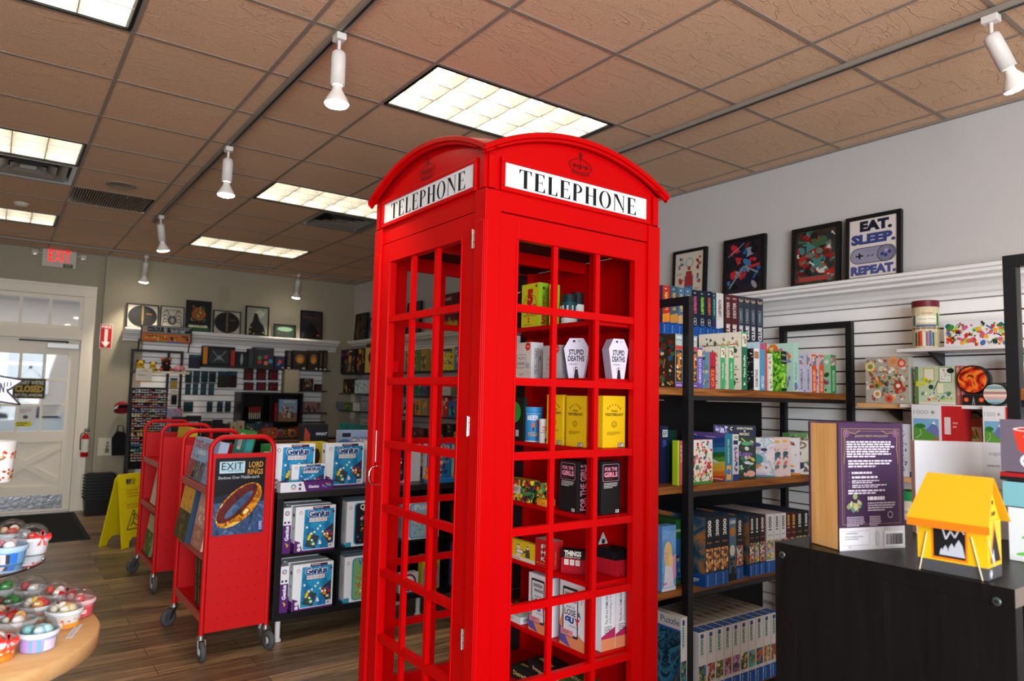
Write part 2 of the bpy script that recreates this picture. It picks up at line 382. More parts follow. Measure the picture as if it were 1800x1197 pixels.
# slatwall panels (part of the walls): boards with real grooves between them
def slats(name, x0, x1, y0, y1, z0, z1, axis):
    mb = MB(); z = z1; k = 0
    while z > z0+.02:
        zz = max(z-.067, z0)
        mb.box(x0, x1, y0, y1, zz, z, SLATW); z -= .076
    if axis == 'x': mb.box(x1-.002, x1, y0, y1, z0, z1, GROOVE)
    else: mb.box(x0, x1, y1-.002, y1, z0, z1, GROOVE)
    return mb.build(name)
s = slats('trim_2', XR-.022, XR-.0005, -3.1, 9.3, .15, 2.02, 'x'); struct(s); s['label'] = 'white slatwall boards on the right wall'
s = slats('trim_3', 1.45, 3.75, WB-.022, WB-.0005, .15, 2.06, 'y'); struct(s); s['label'] = 'white slatwall boards on the back wall'
# crown ledges
def crown(pts_fn, name, label):
    struct(pts_fn.build(name))['label'] = label
prof = [(0, 0), (-.03, 0), (-.034, .02), (-.05, .03), (-.06, .05), (-.085, .075), (-.12, .085), (-.122, .10), (-.135, .105), (-.15, .112), (-.15, .128), (-.165, .132), (-.165, .15), (0, .15)]
mb = MB(); zt = HC+.712+.02
n = len(prof); vs = []
mb.prism([(XR+p[0]*1.15, zt-.15+p[1]-.0) for p in prof][::-1], YF, 9.48, TRIMW, 'y'); crown(mb, 'trim_4', 'white crown moulding ledge along the right wall')
mb = MB(); mb.prism([(WB+p[0]*1.15, zt-.15+p[1]) for p in prof], 1.22, 3.93, TRIMW, 'x'); crown(mb, 'trim_5', 'white crown moulding ledge along the back wall')
mb = MB()
for z, d in ((.15, .03), (.18, .012)): pass
mb.box(1.0, XR, WB-.015, WB-.0005, 0, .12, TRIMB); mb.box(.93, 1.0, WB, YB, 0, .12, TRIMB); struct(mb.build('baseboard_back'))
mb = MB(); mb.box(XR-.015, XR-.0005, YF, WB-.02, 0, .12, TRIMW); struct(mb.build('baseboard_right'))
# door casing and transom
mb = MB()
for x0, x1 in ((DX1, .90), (DX0-.10, DX0)): mb.box(x0, x1, YB-.035, YB+.15, 0, TZ1+.0195, TRIMB)
mb.box(.90, .93, YB-.02, YB-.0005, 0, 2.65, TRIMB)
mb.box(DX0+.0005, DX1-.0005, YB-.035, YB+.15, DZ, TZ0-.015, TRIMB); mb.box(DX0-.1, .9, YB-.035, YB+.15, TZ1+.02, 2.62, TRIMB); mb.box(DX0-.12, .93, YB-.045, YB-.0005, 2.62, 2.65, TRIMB)
mb.box(DX0, DX1, YB-.02, YB+.14, -.002, .012, STEEL)
struct(mb.build('trim_6', bevel=.003))['label'] = 'painted casing around the back door and transom'
w = tag(MB().box(0, 0, 0, 0, 0, 0, TRIMB).build('tmp')); bpy.data.objects.remove(w)
mb = MB(); m0, m1 = YB+.02, YB+.06
mb.box(DX0, DX1, m0, m1, TZ0-.014, TZ0+.03, TRIMB); mb.box(DX0, DX1, m0, m1, TZ1-.03, TZ1+.019, TRIMB)
xs = [DX0, .165, .452, DX1]
for x in (DX0+.016, .192, .475, DX1-.016): mb.box(x-.016, x+.016, m0, m1, TZ0+.03, TZ1-.03, TRIMB)
wd = struct(mb.build('window_1', org=(0, YB, 2.1))); mb = MB(); mb.box(DX0+.01, DX1-.01, m0+.015, m0+.02, TZ0+.01, TZ1-.01, GLASS); mb.build('window_pane', wd)
# the door itself
mb = MB(); d0, d1 = YB+.03, YB+.075; a0, a1 = DX0+.005, DX1-.005
def dbar(x0, x1, z0, z1, e=0): mb.box(x0, x1, d0-e, d1, z0, z1, TRIMB)
zr = [onz and ony(60, y, YB).z for y in (613, 658, 665, 704, 710, 750)]
gz = (.93, 1.82); cols = (a0+.11, a0+.33, a0+.56, a1-.11)
dbar(a0, a0+.11, .012, DZ-.008); dbar(a1-.11, a1, .012, DZ-.008); dbar(a0+.11, a1-.11, gz[1], DZ-.008); dbar(a0+.11, a1-.11, .80, gz[0]); dbar(a0+.11, a1-.11, .012, .30)
cw = (a1-a0-.22)/3
for k in (1, 2):
    x = a0+.11+cw*k; dbar(x-.014, x+.014, gz[0], gz[1])
    z = gz[0]+(gz[1]-gz[0])/3*k; mb.box(a0+.11, a1-.11, d0+.001, d1-.001, z-.014, z+.014, TRIMB)
mb.box(a0+.11, a1-.11, d0+.022, d1, .30, .80, TRIMB)
door = struct(mb.build('door_1', org=(DX1, YB+.03, 0), bevel=.003))
mb = MB()
for s in (1, -1):
    xa, xb = a0+.13, a1-.13
    if s < 0: xa, xb = xb, xa
    L = Vector((xb-xa, 0, .42)); t = L.normalized(); nrm = Vector((-t.z, 0, t.x))*.035
    P0, P1 = Vector((xa, 0, .34)), Vector((xb, 0, .76)); y0 = d0+(.006 if s > 0 else .008)
    q = [P0+nrm, P0-nrm, P1-nrm, P1+nrm]
    mb.prism([(p.x, p.z) for p in q], y0, d0+.0215, TRIMB, 'y')
mb.build('crossbuck', door, bevel=.002)
mb = MB(); mb.box(a0+.03, a1-.07, d0-.004, d0-.0005, .04, .20, M('8f8f90', .3, .9, bump=.3, bscale=20)); mb.build('kick_plate', door)
mb = MB(); mb.box(a0+.1, a1-.1, d0+.03, d0+.035, gz[0]-.01, gz[1]+.01, GLASS); mb.build('door_pane', door)
mb = MB(); mb.box(a1-.33, a1-.01, d0-.055, d0-.0005, DZ-.11, DZ-.045, M('c9c9c6', .35, .3)); mb.build('door_closer', door, bevel=.006)
mb = MB(); mb.box(a1-.6, a1-.12, d0-.03, d0-.01, DZ-.036, DZ-.018, BLACK); mb.tube([(a1-.13, d0-.02, DZ-.05), (a1-.13, d0-.02, DZ-.02)], .012, BLACK); mb.build('closer_arm', door)
# floor mat
mb = MB(); RUB = M('1b1c1a', .8)
mb.box(-1.0, .84, 7.9, 9.66, .0, .008, RUB)
for k in range(60): mb.box(-.96, .80, 7.95+k*.0278, 7.965+k*.0278, .008, .0115, RUB)
tag(mb.build('door_mat', org=(0, 8.8, 0)), 'black ribbed rubber mat on the wood floor inside the door', 'mat')

# ------------------------------------------------------------------ ceiling fixtures
PANEL = M('fffaf0', .5, 0, TROFFER, name='fluorescent_panel'); LOUV = M('e9e4d4', .35, name='louver_white')
def troffer(i, j, label):
    x0, x1, y0, y1 = GX(i)+.013, GX(i+2)-.013, GY(j)+.013, GY(j+1)-.013
    t = thing('ceiling_light', ((x0+x1)/2, (y0+y1)/2, CZ), label, 'ceiling light', 'recessed fluorescent ceiling lights')
    mb = MB()
    for a in ((x0, x0+.012, y0, y1), (x1-.012, x1, y0, y1), (x0+.012, x1-.012, y0, y0+.012), (x0+.012, x1-.012, y1-.012, y1)): mb.box(*a, CZ-.006, CZ+.004, M('121210', .5)); mb.box(*a, CZ+.004, CZ+.10, LOUV)  # black gasket edge, coloured to show the shadow gap around the housing
    mb.build('frame', t)
    mb = MB(); mb.box(x0+.013, x1-.013, y0+.013, y1-.013, CZ+.085, CZ+.1, PANEL); mb.build('lamp_panel', t)
    mb = MB(); nx, ny = 6, 3; X0, X1, Y0, Y1 = x0+.0125, x1-.0125, y0+.0125, y1-.0125; zb, zt_ = CZ+.004, CZ+.06
    for k in range(1, nx): x = X0+(X1-X0)*k/nx; mb.prism([(x-.003, zb), (x+.003, zb), (x+.022, zt_), (x-.022, zt_)], Y0, Y1, LOUV, 'y')
    for k in range(1, ny): y = Y0+(Y1-Y0)*k/ny; mb.prism([(y-.003, zb-.001), (y+.003, zb-.001), (y+.022, zt_), (y-.022, zt_)], X0, X1, LOUV, 'x')
    mb.box(X0, X0+.01, Y0, Y1, zb, zt_, LOUV); mb.box(X1-.01, X1, Y0, Y1, zb, zt_, LOUV)
    mb.build('louver', t)
    return t
LL = {(2, -1): 'recessed ceiling light directly above the phone box', (2, 3): 'recessed ceiling light behind the phone box, next to a chrome vent', (2, 7): 'far recessed ceiling light near the back wall, right of the track lamps',
      (-2, -1): 'recessed ceiling light cut off at the top left corner of the photo', (-2, 3): 'recessed ceiling light at the left edge beside the chrome vent', (-2, 7): 'small far ceiling light at the left edge above the exit sign'}
for (i, j) in TROFF:
    troffer(i, j, LL.get((i, j), 'unseen recessed ceiling light added beyond the edge of the photo'))
def diffuser(i, j, label):
    x0, x1, y0, y1 = GX(i)+.013, GX(i+1)-.013, GY(j)+.013, GY(j+1)-.013; cx, cy = (x0+x1)/2, (y0+y1)/2
    t = thing('air_vent', (cx, cy, CZ), label, 'vent'); MT = M('b4b4b2', .3, .7)
    mb = MB(); mb.box(x0, x1, y0, y1, CZ+.05, CZ+.06, '262626')
    for a in ((x0, x0+.03, y0, y1), (x1-.03, x1, y0, y1), (x0+.03, x1-.03, y0, y0+.03), (x0+.03, x1-.03, y1-.03, y1)): mb.box(*a, CZ-.004, CZ+.05, MT)
    mb.build('vent_frame', t)
    mb = MB()
    for q, (r0, r1) in enumerate(((.24, .185), (.175, .12), (.11, .06))):
        za, zb = CZ+.0-.002, CZ+.035
        for sx, sy in ((1, 0), (-1, 0), (0, 1), (0, -1)):
            # flared blade, wide at the bottom
            def c4(r, z, s): return (cx+sx*r+(-sy)*s*r, cy+sy*r+sx*s*r, z)
            mb.add([c4(r0, za, -1), c4(r0, za, 1), c4(r1, zb, 1), c4(r1, zb, -1)], [(0, 1, 2, 3)], MT)
    mb.box(cx-.05, cx+.05, cy-.05, cy+.05, CZ+.01, CZ+.014, MT)
    mb.build('vent_blades', t)
diffuser(-1, 4, 'square chrome supply vent at the left edge beside a ceiling light')
diffuser(3, 4, 'dark chrome supply vent behind the roof of the phone box')
i, j = GRILLE; x0, x1, y0, y1 = GX(i)+.013, GX(i+1)-.013, GY(j)+.013, GY(j+1)-.013
mb = MB(); mb.box(x0, x1, y0, y1, CZ+.04, CZ+.05, '15120f')
for k in range(30): x = x0+.01+(x1-x0-.02)*k/30; mb.box(x, x+.009, y0, y1, CZ+.0, CZ+.03, '8c7f70')
tag(mb.build('return_grille', org=(x0, y0, CZ)), 'dark slotted return air grille in the ceiling beyond the round speaker', 'vent')
p = onz(213, 325, CZ)
mb = MB(); mb.lathe([(0, -.004), (.09, -.006), (.092, -.008), (.10, -.010), (.108, -.006), (.108, 0)], M('8f8273', .6), (p.x, p.y, CZ-.0005), 28)
tag(mb.build('ceiling_speaker', org=(p.x, p.y, CZ)), 'round beige speaker set in the ceiling tile before the return grille', 'speaker')
p = onz(38, 357, CZ)
mb = MB(); mb.lathe([(0, -.032), (.04, -.03), (.055, -.012), (.06, 0)], M('cfc6b8', .5), (p.x, p.y, CZ-.0005), 20)
tag(mb.build('smoke_detector', org=(p.x, p.y, CZ)), 'small round smoke detector on the ceiling near the left edge', 'smoke detector')

# track rails
TRK = M('8d857a', .45); TRKD = M('2c2926', .5)
def rail(x0, x1, y0, y1, label):
    mb = MB(); z0, z1 = CZ-.032, CZ-.0095; mb.box(x0, x1, y0, y1, z0, z1, TRK)
    if y1-y0 > x1-x0: c = (x0+x1)/2; mb.box(c-.006, c+.006, y0+.01, y1-.01, z0-.0015, z0+.001, TRKD)
    else: c = (y0+y1)/2; mb.box(x0+.01, x1-.01, c-.006, c+.006, z0-.0015, z0+.001, TRKD)
    return tag(mb.build('track_rail', org=((x0+x1)/2, (y0+y1)/2, z1)), label, 'track', 'lighting track rails')
rail(1.107, 1.143, .4, 7.35, 'long lighting track running down the ceiling left of the phone box')
rail(3.118, 3.154, -1.5, 4.1, 'lighting track on the ceiling parallel to the right wall')
rail(-1.5, 4.0, 9.23, 9.266, 'lighting track on the ceiling in front of the back wall')
LW = M('dcd7d0', .4); BULBM = M('fff4e0', .3, 0, BULB, name='lamp_glow')
def head(x, y, d, label, glow=1., cone=85):
    """d: direction the lamp points"""
    t = thing('track_lamp', (x, y, CZ-.033), label, 'lamp', 'white track lamps'); z = CZ-.034; d = Vector(d).normalized()
    mb = MB(); mb.box(x-.022, x+.022, y-.03, y+.03, z-.03, z, LW); mb.build('adapter', t, bevel=.004)
    mb = MB(); mb.tube([(x, y, z-.03), (x, y, z-.085)], .008, LW); mb.build('arm', t)
    q = Vector((x, y, z-.085)); T = Matrix.Translation(q) @ Vector((0, 0, -1)).rotation_difference(d).to_matrix().to_4x4()
    mb = MB(T); mb.lathe([(.0, .012), (.02, .01), (.030, 0), (.0315, -.02), (.0315, -.145), (.027, -.145), (.0, -.14)], LW, n=20); mb.build('lamp_housing', t)
    mb = MB(T); mb.lathe([(.020, -.1455), (.022, -.165), (.036, -.19), (.050, -.215), (.053, -.228)], M('efeae2', .25), n=20); mb.build('bulb_reflector', t)
    mb = MB(T); mb.lathe([(.0515, -.2285), (.048, -.236), (.03, -.243), (0, -.246)], BULBM, n=20); mb.build('bulb_face', t)
    l = bpy.data.lights.new('lamp_beam', 'SPOT'); l.energy = SPOT_W*glow*6; l.spot_size = radians(cone); l.spot_blend = .8; l.color = (1, .86, .68); l.shadow_soft_size = .04
    o = bpy.data.objects.new('lamp_beam', l); C.objects.link(o); o.parent = t; o.matrix_local = Matrix.Translation(q+d*.262-Vector(t.location)) @ d.to_track_quat('-Z', 'Y').to_matrix().to_4x4()
    return t
p = onx(597, 62, 1.125); head(1.125, p.y, (0, 0, -1), 'white track lamp nearest the phone box, lit')
p = onx(402, 262, 1.125); head(1.125, p.y, (0, .02, -1), 'lit white track lamp second along the left rail')
p = onx(283, 384, 1.125); head(1.125, p.y, (.2, .25, -1), 'tilted lit track lamp at the far end of the left rail')
p = onz(254, 452, CZ-.03); head(p.x, 9.248, (.0, .35, -1), 'lit track lamp shining warm light on the cream wall right of the exit sign', 1.2)
p = onz(609, 451, CZ-.03); head(p.x, 9.248, (.0, .25, -1), 'lit track lamp near the far corner, left of the phone box')
p = onz(1748, 32, CZ-.03); head(3.136, p.y, (.45, -.28, -1), 'lit white track lamp at the upper right, aimed at the wall')
# exit sign
t = thing('exit_sign', (.52, YB, 2.85), 'lit red EXIT sign with twin emergency lamps above the back door', 'exit sign')
e0, e1 = ony(75, 436, YB-.03), ony(133, 474, YB-.03)
mb = MB(); mb.box(e0.x, e1.x, YB-.06, YB-.0005, e1.z, e0.z, M('cfc6b6', .5)); mb.build('sign_body', t, bevel=.006)
mb = MB(); pn = mb.pen((e0.x, YB-.0605, e1.z), (1, 0, 0), (0, 0, 1), 1e-3); w = e1.x-e0.x; h = e0.z-e1.z
[pn.text(c, w*a, h*.32, w*b, h*.97, M('ff1408', .4, 0, 1.0), fit=True, bold=.01) for c, a, b in (('E', .18, .33), ('X', .37, .53), ('I', .57, .61), ('T', .65, .82))]; mb.build('sign_lettering', t)
mb = MB(); pn = mb.pen((e0.x, YB-.0605, e1.z), (1, 0, 0), (0, 0, 1), 1e-3); pn.rect(w*.62, h*.03, w*.90, h*.22, '15130f'); pn.rect(w*.65, h*.08, w*.87, h*.18, '8d8778'); mb.build('test_plate', t)
for s in (0, 1):
    x = e0.x-.07 if not s else e1.x+.07; z = (e0.z+e1.z)/2+.06
    mb = MB(); mb.box(x-.035, x+.035, YB-.05, YB-.0005, z-.05, z+.02, M('bdb5a6', .5)); mb.box(min(x, e0.x if not s else e1.x), max(x, e0.x if not s else e1.x), YB-.03, YB-.01, z-.02, z+.0, M('bdb5a6', .5))
    mb.lathe([(.0, -.062), (.028, -.064), (.035, -.05)], M('f3efe4', .1, .4), (x, YB, z-.015), 16, True, 'y'); mb.build('emergency_lamp', t, bevel=.004)
# fire extinguisher arrow sign, bulletin, extinguisher
a, b = ony(177, 569, WB-.002), ony(194, 613, WB-.002)
mb = MB(); mb.box(a.x, b.x+.01, WB-.004, WB-.0008, b.z, a.z, 'e9e4dc'); pn = mb.pen((a.x, WB-.004, b.z), (1, 0, 0), (0, 0, 1)); w = b.x+.01-a.x; h = a.z-b.z
pn.rect(w*.04, h*.02, w*.96, h*.98, 'b01217'); pn.text('FIRE', w*.12, h*.83, w*.88, h*.94, 'f3eee6', fit=True, bold=.02); pn.rect(w*.38, h*.25, w*.62, h*.79, 'f3eee6')
pn.poly([(w*.5, h*.05), (w*.85, h*.27), (w*.15, h*.27)], 'f3eee6'); pn.text('EXTINGUISHER', w*.42, h*.3, w*.58, h*.76, 'b01217', rot=-90)
tag(mb.build('fire_sign', org=(a.x, WB, b.z)), 'narrow red FIRE sign with a white down arrow beside the door', 'sign')
# ================================================================== the red telephone box (display cabinet)
BX, BY, BS = 1.40, 2.10, .93; BH = 2.205                    # corner nearest the camera, side, spring line of the arches
booth = thing('telephone_box', (BX+BS/2, BY+BS/2, 0), 'big red telephone box used as a display cabinet in the middle of the shop', 'telephone box')
REDD = M('4e0306', .5); LETT = M('101213', .9); SIGNW = M('e0e2e6', .8)
def side_T(k):
    """local frame of side k: x along the side, y inwards, z up.  0 = front (-Y), 1 = right (+X), 2 = back, 3 = left (-X, the door)"""
    c = Vector((BX+BS/2, BY+BS/2, 0)); return Matrix.Translation(c) @ Matrix.Rotation(pi/2*k, 4, 'Z') @ Matrix.Translation((-BS/2, -BS/2, 0))
PW = .072
for k in range(4):                                          # corner posts with two fine beads
    mb = MB(side_T(k)); mb.box(0, PW, .0, PW, .0, BH, RED); mb.box(.006, PW-.006, -.003, .002, .06, 2.09, RED); mb.box(-.003, .002, .006, PW-.006, .06, 2.09, RED)
    mb.build('corner_post', booth, bevel=.003)
mb = MB(); mb.box(BX-.008, BX+BS+.008, BY-.008, BY+BS+.008, 0, .055, RED); mb.build('plinth', booth, bevel=.004)
RISE = .135
def arch(t, r=RISE, ext=0):
    """height of the segmental arch at distance t along a side"""
    h = BS/2+ext; R = (h*h+r*r)/(2*r); x = t-BS/2; return sqrt(max(0, R*R-x*x))-(R-r)
def ploc(k, a, y, b): return side_T(k) @ Vector((a, y, b))
def solid(name, mbs, parent, **kw): return mbs.build(name, parent, **kw)
def serif(pn, word, u0, v0, u1, v1, col):
    """tall condensed roman capitals"""
    T, t, sf = .17, .045, .055; w = dict(T=.62, E=.56, L=.52, P=.56, H=.70, O=.70, N=.72); gap = .13
    tot = sum(w[c] for c in word)+gap*(len(word)-1); H = v1-v0; sx = (u1-u0)/tot; x0 = 0
    def P(p): return [(u0+(x0+a)*sx, v0+b*H) for a, b in p]
    def R(a, b, c, d): pn.poly(P([(a, b), (c, b), (c, d), (a, d)]), col)
    def stem(a, wd=T): R(a, 0, a+wd, 1); R(a-.05, 0, a+wd+.05, .022); R(a-.05, .978, a+wd+.05, 1)
    for c in word:
        W_ = w[c]
        if c == 'T':
            stem(W_/2-T/2); R(0, .955, W_, 1); pn.poly(P([(0, 1), (0, .76), (.025, .76), (.09, .955)]), col); pn.poly(P([(W_, 1), (W_-.09, .955), (W_-.025, .76), (W_, .76)]), col)
        elif c in 'EL':
            stem(.05); R(.05, 0, W_, .045); pn.poly(P([(W_-.10, .045), (W_, 0), (W_, .26), (W_-.022, .26)]), col)
            if c == 'E':
                R(.05, .955, W_-.04, 1); pn.poly(P([(W_-.13, .955), (W_-.06, .77), (W_-.04, .77), (W_-.04, 1)]), col); R(.2, .505, W_-.14, .54); R(W_-.16, .42, W_-.135, .63)
        elif c == 'P':
            stem(.05); n = 14
            o = [(.2+(W_-.22)*sin(pi*i/n), .735+.265*cos(pi*i/n)) for i in range(n+1)]; q = [(.2+(W_-.22-.13)*sin(pi*i/n), .735+.225*cos(pi*i/n)) for i in range(n+1)]
            for i in range(n): pn.poly(P([o[i+1], o[i], q[i], q[i+1]]), col)
        elif c == 'H': stem(.05); stem(W_-.05-T); R(.2, .49, W_-.2, .53)
        elif c == 'N':
            stem(.07, t); stem(W_-.07-t, t); pn.poly(P([(.03, 1), (W_-.07, 0), (W_-.07-.0, .0), (W_-.07, .12), (.24, 1)]), col)
        elif c == 'O':
            n = 28; o = [(W_/2+W_/2*sin(2*pi*i/n), .5+.52*cos(2*pi*i/n)) for i in range(n+1)]; q = [(W_/2+(W_/2-.15)*sin(2*pi*i/n), .5+.485*cos(2*pi*i/n)) for i in range(n+1)]
            for i in range(n): pn.poly(P([o[i+1], o[i], q[i], q[i+1]]), col)
        x0 += W_+gap
def crown_emblem(k):
    mb = MB(side_T(k)); pn = mb.pen((BS/2-.066, -.0012+.010, 2.347), (1, 0, 0), (0, 0, 1), 5e-4); pn.d = 1e-5; c = REDD; w = .0022
    X = lambda a: .132*a; Y = lambda b: .098*b
    def ln(p, ww=w): pn.line([(X(a), Y(b)) for a, b in p], ww, c)
    ln([(.16, .06), (.5, .0), (.84, .06), (.86, .2), (.5, .14), (.14, .2), (.16, .06)]); ln([(.15, .13), (.5, .07), (.85, .13)])
    for a in (.22, .3, .38, .46, .54, .62, .7, .78): pn.disc(X(a), Y(.075+.12*abs(a-.5)), .0028, c, n=6)
    for s in (-1, 1):                                             # arches with pearls
        pts = [(.5+s*(.36+.16*sin(pi*t*.9)*(1-t*.2)-.34*t**2), .2+.56*t-.06*t**3) for t in [i/8 for i in range(9)]]
        ln(pts); 
        for q in pts[1:8]: pn.disc(X(q[0]+s*.02), Y(q[1]+.01), .0024, c, n=6)
    def lily(a, b, z):
        pn.poly([(X(a), Y(b+.30*z)), (X(a-.04*z), Y(b+.14*z)), (X(a), Y(b)), (X(a+.04*z), Y(b+.14*z))], c)
        for s in (-1, 1): ln([(a, b+.03*z), (a+s*.09*z, b+.10*z), (a+s*.11*z, b+.2*z), (a+s*.06*z, b+.16*z)], w*1.2)
        ln([(a-.06*z, b+.06*z), (a+.06*z, b+.06*z)])
    lily(.5, .24, 1); lily(.27, .27, .8); lily(.73, .27, .8)
    ln([(.5, .55), (.5, .98)], w*1.6); ln([(.42, .88), (.58, .88)], w*1.6); pn.ring(X(.5), Y(.74), .007, w, c, 12); ln([(.44, .82), (.56, .94)], w); ln([(.44, .94), (.56, .82)], w)
    mb.build('crown_emblem', booth)
N = 24
for k in range(4):
    # fascia between the posts, closed by the arch on top
    mb = MB(side_T(k)); z0 = 2.132
    xs = [BS*i/N for i in range(N+1)]
    low = [(x, BH) for x in xs]; up = [(x, BH+.145+.0*x+arch(x)-.0) for x in xs]
    prof2 = [(0, 2.21)]+[(x, 2.335+arch(x)) for x in xs]+[(BS, 2.21)]
    T0 = .012
    mb.prism([(x, z) for x, z in prof2], T0, .045, RED, 'y'); mb.box(PW, BS-PW, .008, .045, z0, 2.21, RED)
    mb.box(-.002, BS+.002, -.003, .04, 2.198, 2.212, RED) if False else None
    mb.build('fascia', booth)
    # moulding that follows the arch
    mb = MB(side_T(k)); rings = []; E_ = .028
    for i in range(N+1):
        x = BS*i/N; z = 2.335+arch(x); t = (x-BS/2)/(BS/2); x2 = x+t*E_
        rings.append([(x2, -.004, z-.016), (x2, -.016, z-.014), (x2, -.018, z-.006), (x2, -.028, z-.002), (x2, -.030, z+.014), (x2, -.024, z+.018), (x2, .05, z+.020)])
    q = len(rings[0]); vs = [v for r_ in rings for v in r_]
    mb.add(vs, [(i*q+a, i*q+a+1, (i+1)*q+a+1, (i+1)*q+a)[::-1] for i in range(N) for a in range(q-1)], RED, False); mb.build('arch_moulding', booth)
    # telephone sign in its raised frame
    mb = MB(side_T(k)); u0, u1, v0, v1 = .085, .845, 2.226, 2.318
    for a in ((u0-.018, u1+.018, v1, v1+.018), (u0-.018, u1+.018, v0-.018, v0), (u0-.018, u0, v0, v1), (u1, u1+.018, v0, v1)): mb.box(a[0], a[1], -.004, .0115, a[2], a[3], RED)
    fr = mb.build('sign_frame', booth, bevel=.003)
    mb = MB(side_T(k)); mb.box(u0, u1, .004, .0115, v0, v1, SIGNW); sp = mb.build('telephone_sign', booth); sp['label'] = 'white sign reading TELEPHONE'
    mb = MB(side_T(k)); pn = mb.pen((u0, .004, v0), (1, 0, 0), (0, 0, 1)); pn.d = 2e-6; serif(pn, 'TELEPHONE', .068, .009, .695, .080, LETT); mb.build('sign_lettering', sp)
    crown_emblem(k)
# saddle roof spanning the four arches
mb = MB(); n = 14; vs = []
for i in range(n+1):
    for j in range(n+1):
        x, y = BS*i/n, BS*j/n; ax, ay = arch(x), arch(y); z = 2.35+max(ax, ay)+.35*min(ax, ay)
        ex = (i/n-.5)*.05; ey = (j/n-.5)*.05; vs.append((BX+x+ex, BY+y+ey, z))
mb.add(vs, [(i*(n+1)+j, (i+1)*(n+1)+j, (i+1)*(n+1)+j+1, i*(n+1)+j+1) for i in range(n) for j in range(n)], RED, True); mb.build('roof', booth)
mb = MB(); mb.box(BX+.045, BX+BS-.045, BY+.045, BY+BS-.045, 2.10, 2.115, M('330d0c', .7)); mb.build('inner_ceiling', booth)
RZ = [HC+.337-.277*q+.0 for q in range(6)]                   # rails
def glazed(k, name, x0, x1, frame_name, depth=(.012, .042), bars=True, open_top=2.038, open_bot=.16, a=.155, b=.775):
    y0, y1 = depth; mb = MB(side_T(k)); zt, zb = 2.128, .062
    mb.box(x0, a, y0, y1, zb, zt, RED); mb.box(b, x1, y0, y1, zb, zt, RED); mb.box(a, b, y0, y1, open_top, zt, RED); mb.box(a, b, y0, y1, zb, open_bot, RED)
    # bead around the opening
    for q in ((a-.008, a, open_bot-.008, open_top+.008), (b, b+.008, open_bot-.008, open_top+.008), (a, b, open_top, open_top+.008), (a, b, open_bot-.008, open_bot)): mb.box(q[0], q[1], y0-.004, y0+.001, q[2], q[3], RED)
    o = mb.build(frame_name, booth, bevel=.002)
    bar = MB(side_T(k))
    for q in ((.302, .664) if k == 0 else (1/3, 2/3)): x = a+(b-a)*q; bar.box(x-.0115, x+.0115, y0+.004, y1-.010, open_bot, open_top, RED)
    for z in RZ: bar.box(a, b, y0+.002, y1-.004, z-.017, z+.012, RED)
    bar.build('glazing_bars', o if name == 'part' else booth)
    return o
glazed(0, 'part', PW, BS-PW, 'front_window_frame', a=.162, b=.784)
glazed(2, 'part', PW, BS-PW, 'back_window_frame')
dr = glazed(3, 'part', PW+.003, BS-PW-.003, 'door', depth=(.006, .040), a=.16, b=.765)
mb = MB(side_T(1)); mb.box(PW, BS-PW, .012, .035, .055, 2.10, RED); mb.build('side_panel', booth)
# grooves showing the door leaf and hinges at its near edge
for z in (HC+.58, HC-.02-.09, HC-.86+.0):
    mb = MB(side_T(3)); x = BS-PW-.003
    mb.box(x-.011, x+.011, -.001, .0055, z-.034, z+.034, M('c9c2bd', .3, .9)); mb.tube([(x, -.004, z-.036), (x, -.004, z+.036)], .0052, CHROME, 10)
    for q in (-.012, .012): mb.box(x-.012, x+.012, -.006, -.002, z+q-.0006, z+q+.0006, '5a5654')
    mb.build('hinge', dr)
mb = MB(side_T(3)); x = .075+.03; z0, z1 = HC-.405, HC-.322
mb.tube([(x, .004, z1), (x, -.02, z1-.006), (x, -.032, z1-.022), (x, -.034, (z0+z1)/2), (x, -.032, z0+.022), (x, -.02, z0+.006), (x, .004, z0)], .0042, CHROME, 10); h_ = mb.build('door_handle', dr); h_['label'] = 'chrome pull handle'
mb = MB(side_T(3)); mb.box(.080, .0865, .0042, .0058, HC-.305, HC-.165, M('dcdcda', .5)); h_ = mb.build('door_label_strip', dr); h_['label'] = 'narrow white strip stuck on the door'
# inner lock block, top rail and wire
mb = MB(side_T(3)); mb.box(.10, .15, .041, .07, HC+.10, HC+.15, RED); mb.build('catch_block', dr)
# the shelf insert inside: boards run from front to back along the closed right side
SX = 1.985; SZ = [HC+.325, HC+.085, HC-.205, HC-.48, HC-.745, HC-1.03]
for q, z in enumerate(SZ):
    mb = MB(); mb.box(SX, BX+BS-.036, BY+.05, BY+BS-.06, z-.018, z, RED); mb.build('shelf', booth, bevel=.0015)
mb = MB(); mb.box(SX+.002, SX+.03, BY+.046, BY+.082, .06, 2.09, RED); mb.build('shelf_post', booth, bevel=.002)
mb = MB(); mb.box(SX+.002, SX+.03, BY+BS-.082, BY+BS-.046, .06, 2.09, RED); mb.build('shelf_post', booth, bevel=.002)
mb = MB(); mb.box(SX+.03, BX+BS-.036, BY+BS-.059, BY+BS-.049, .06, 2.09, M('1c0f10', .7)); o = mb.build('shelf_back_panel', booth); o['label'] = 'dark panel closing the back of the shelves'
mb = MB(); mb.box(BX+.05, BX+BS-.05, BY+.43, BY+.46, 2.045, 2.099, RED); mb.build('roof_beam', booth)
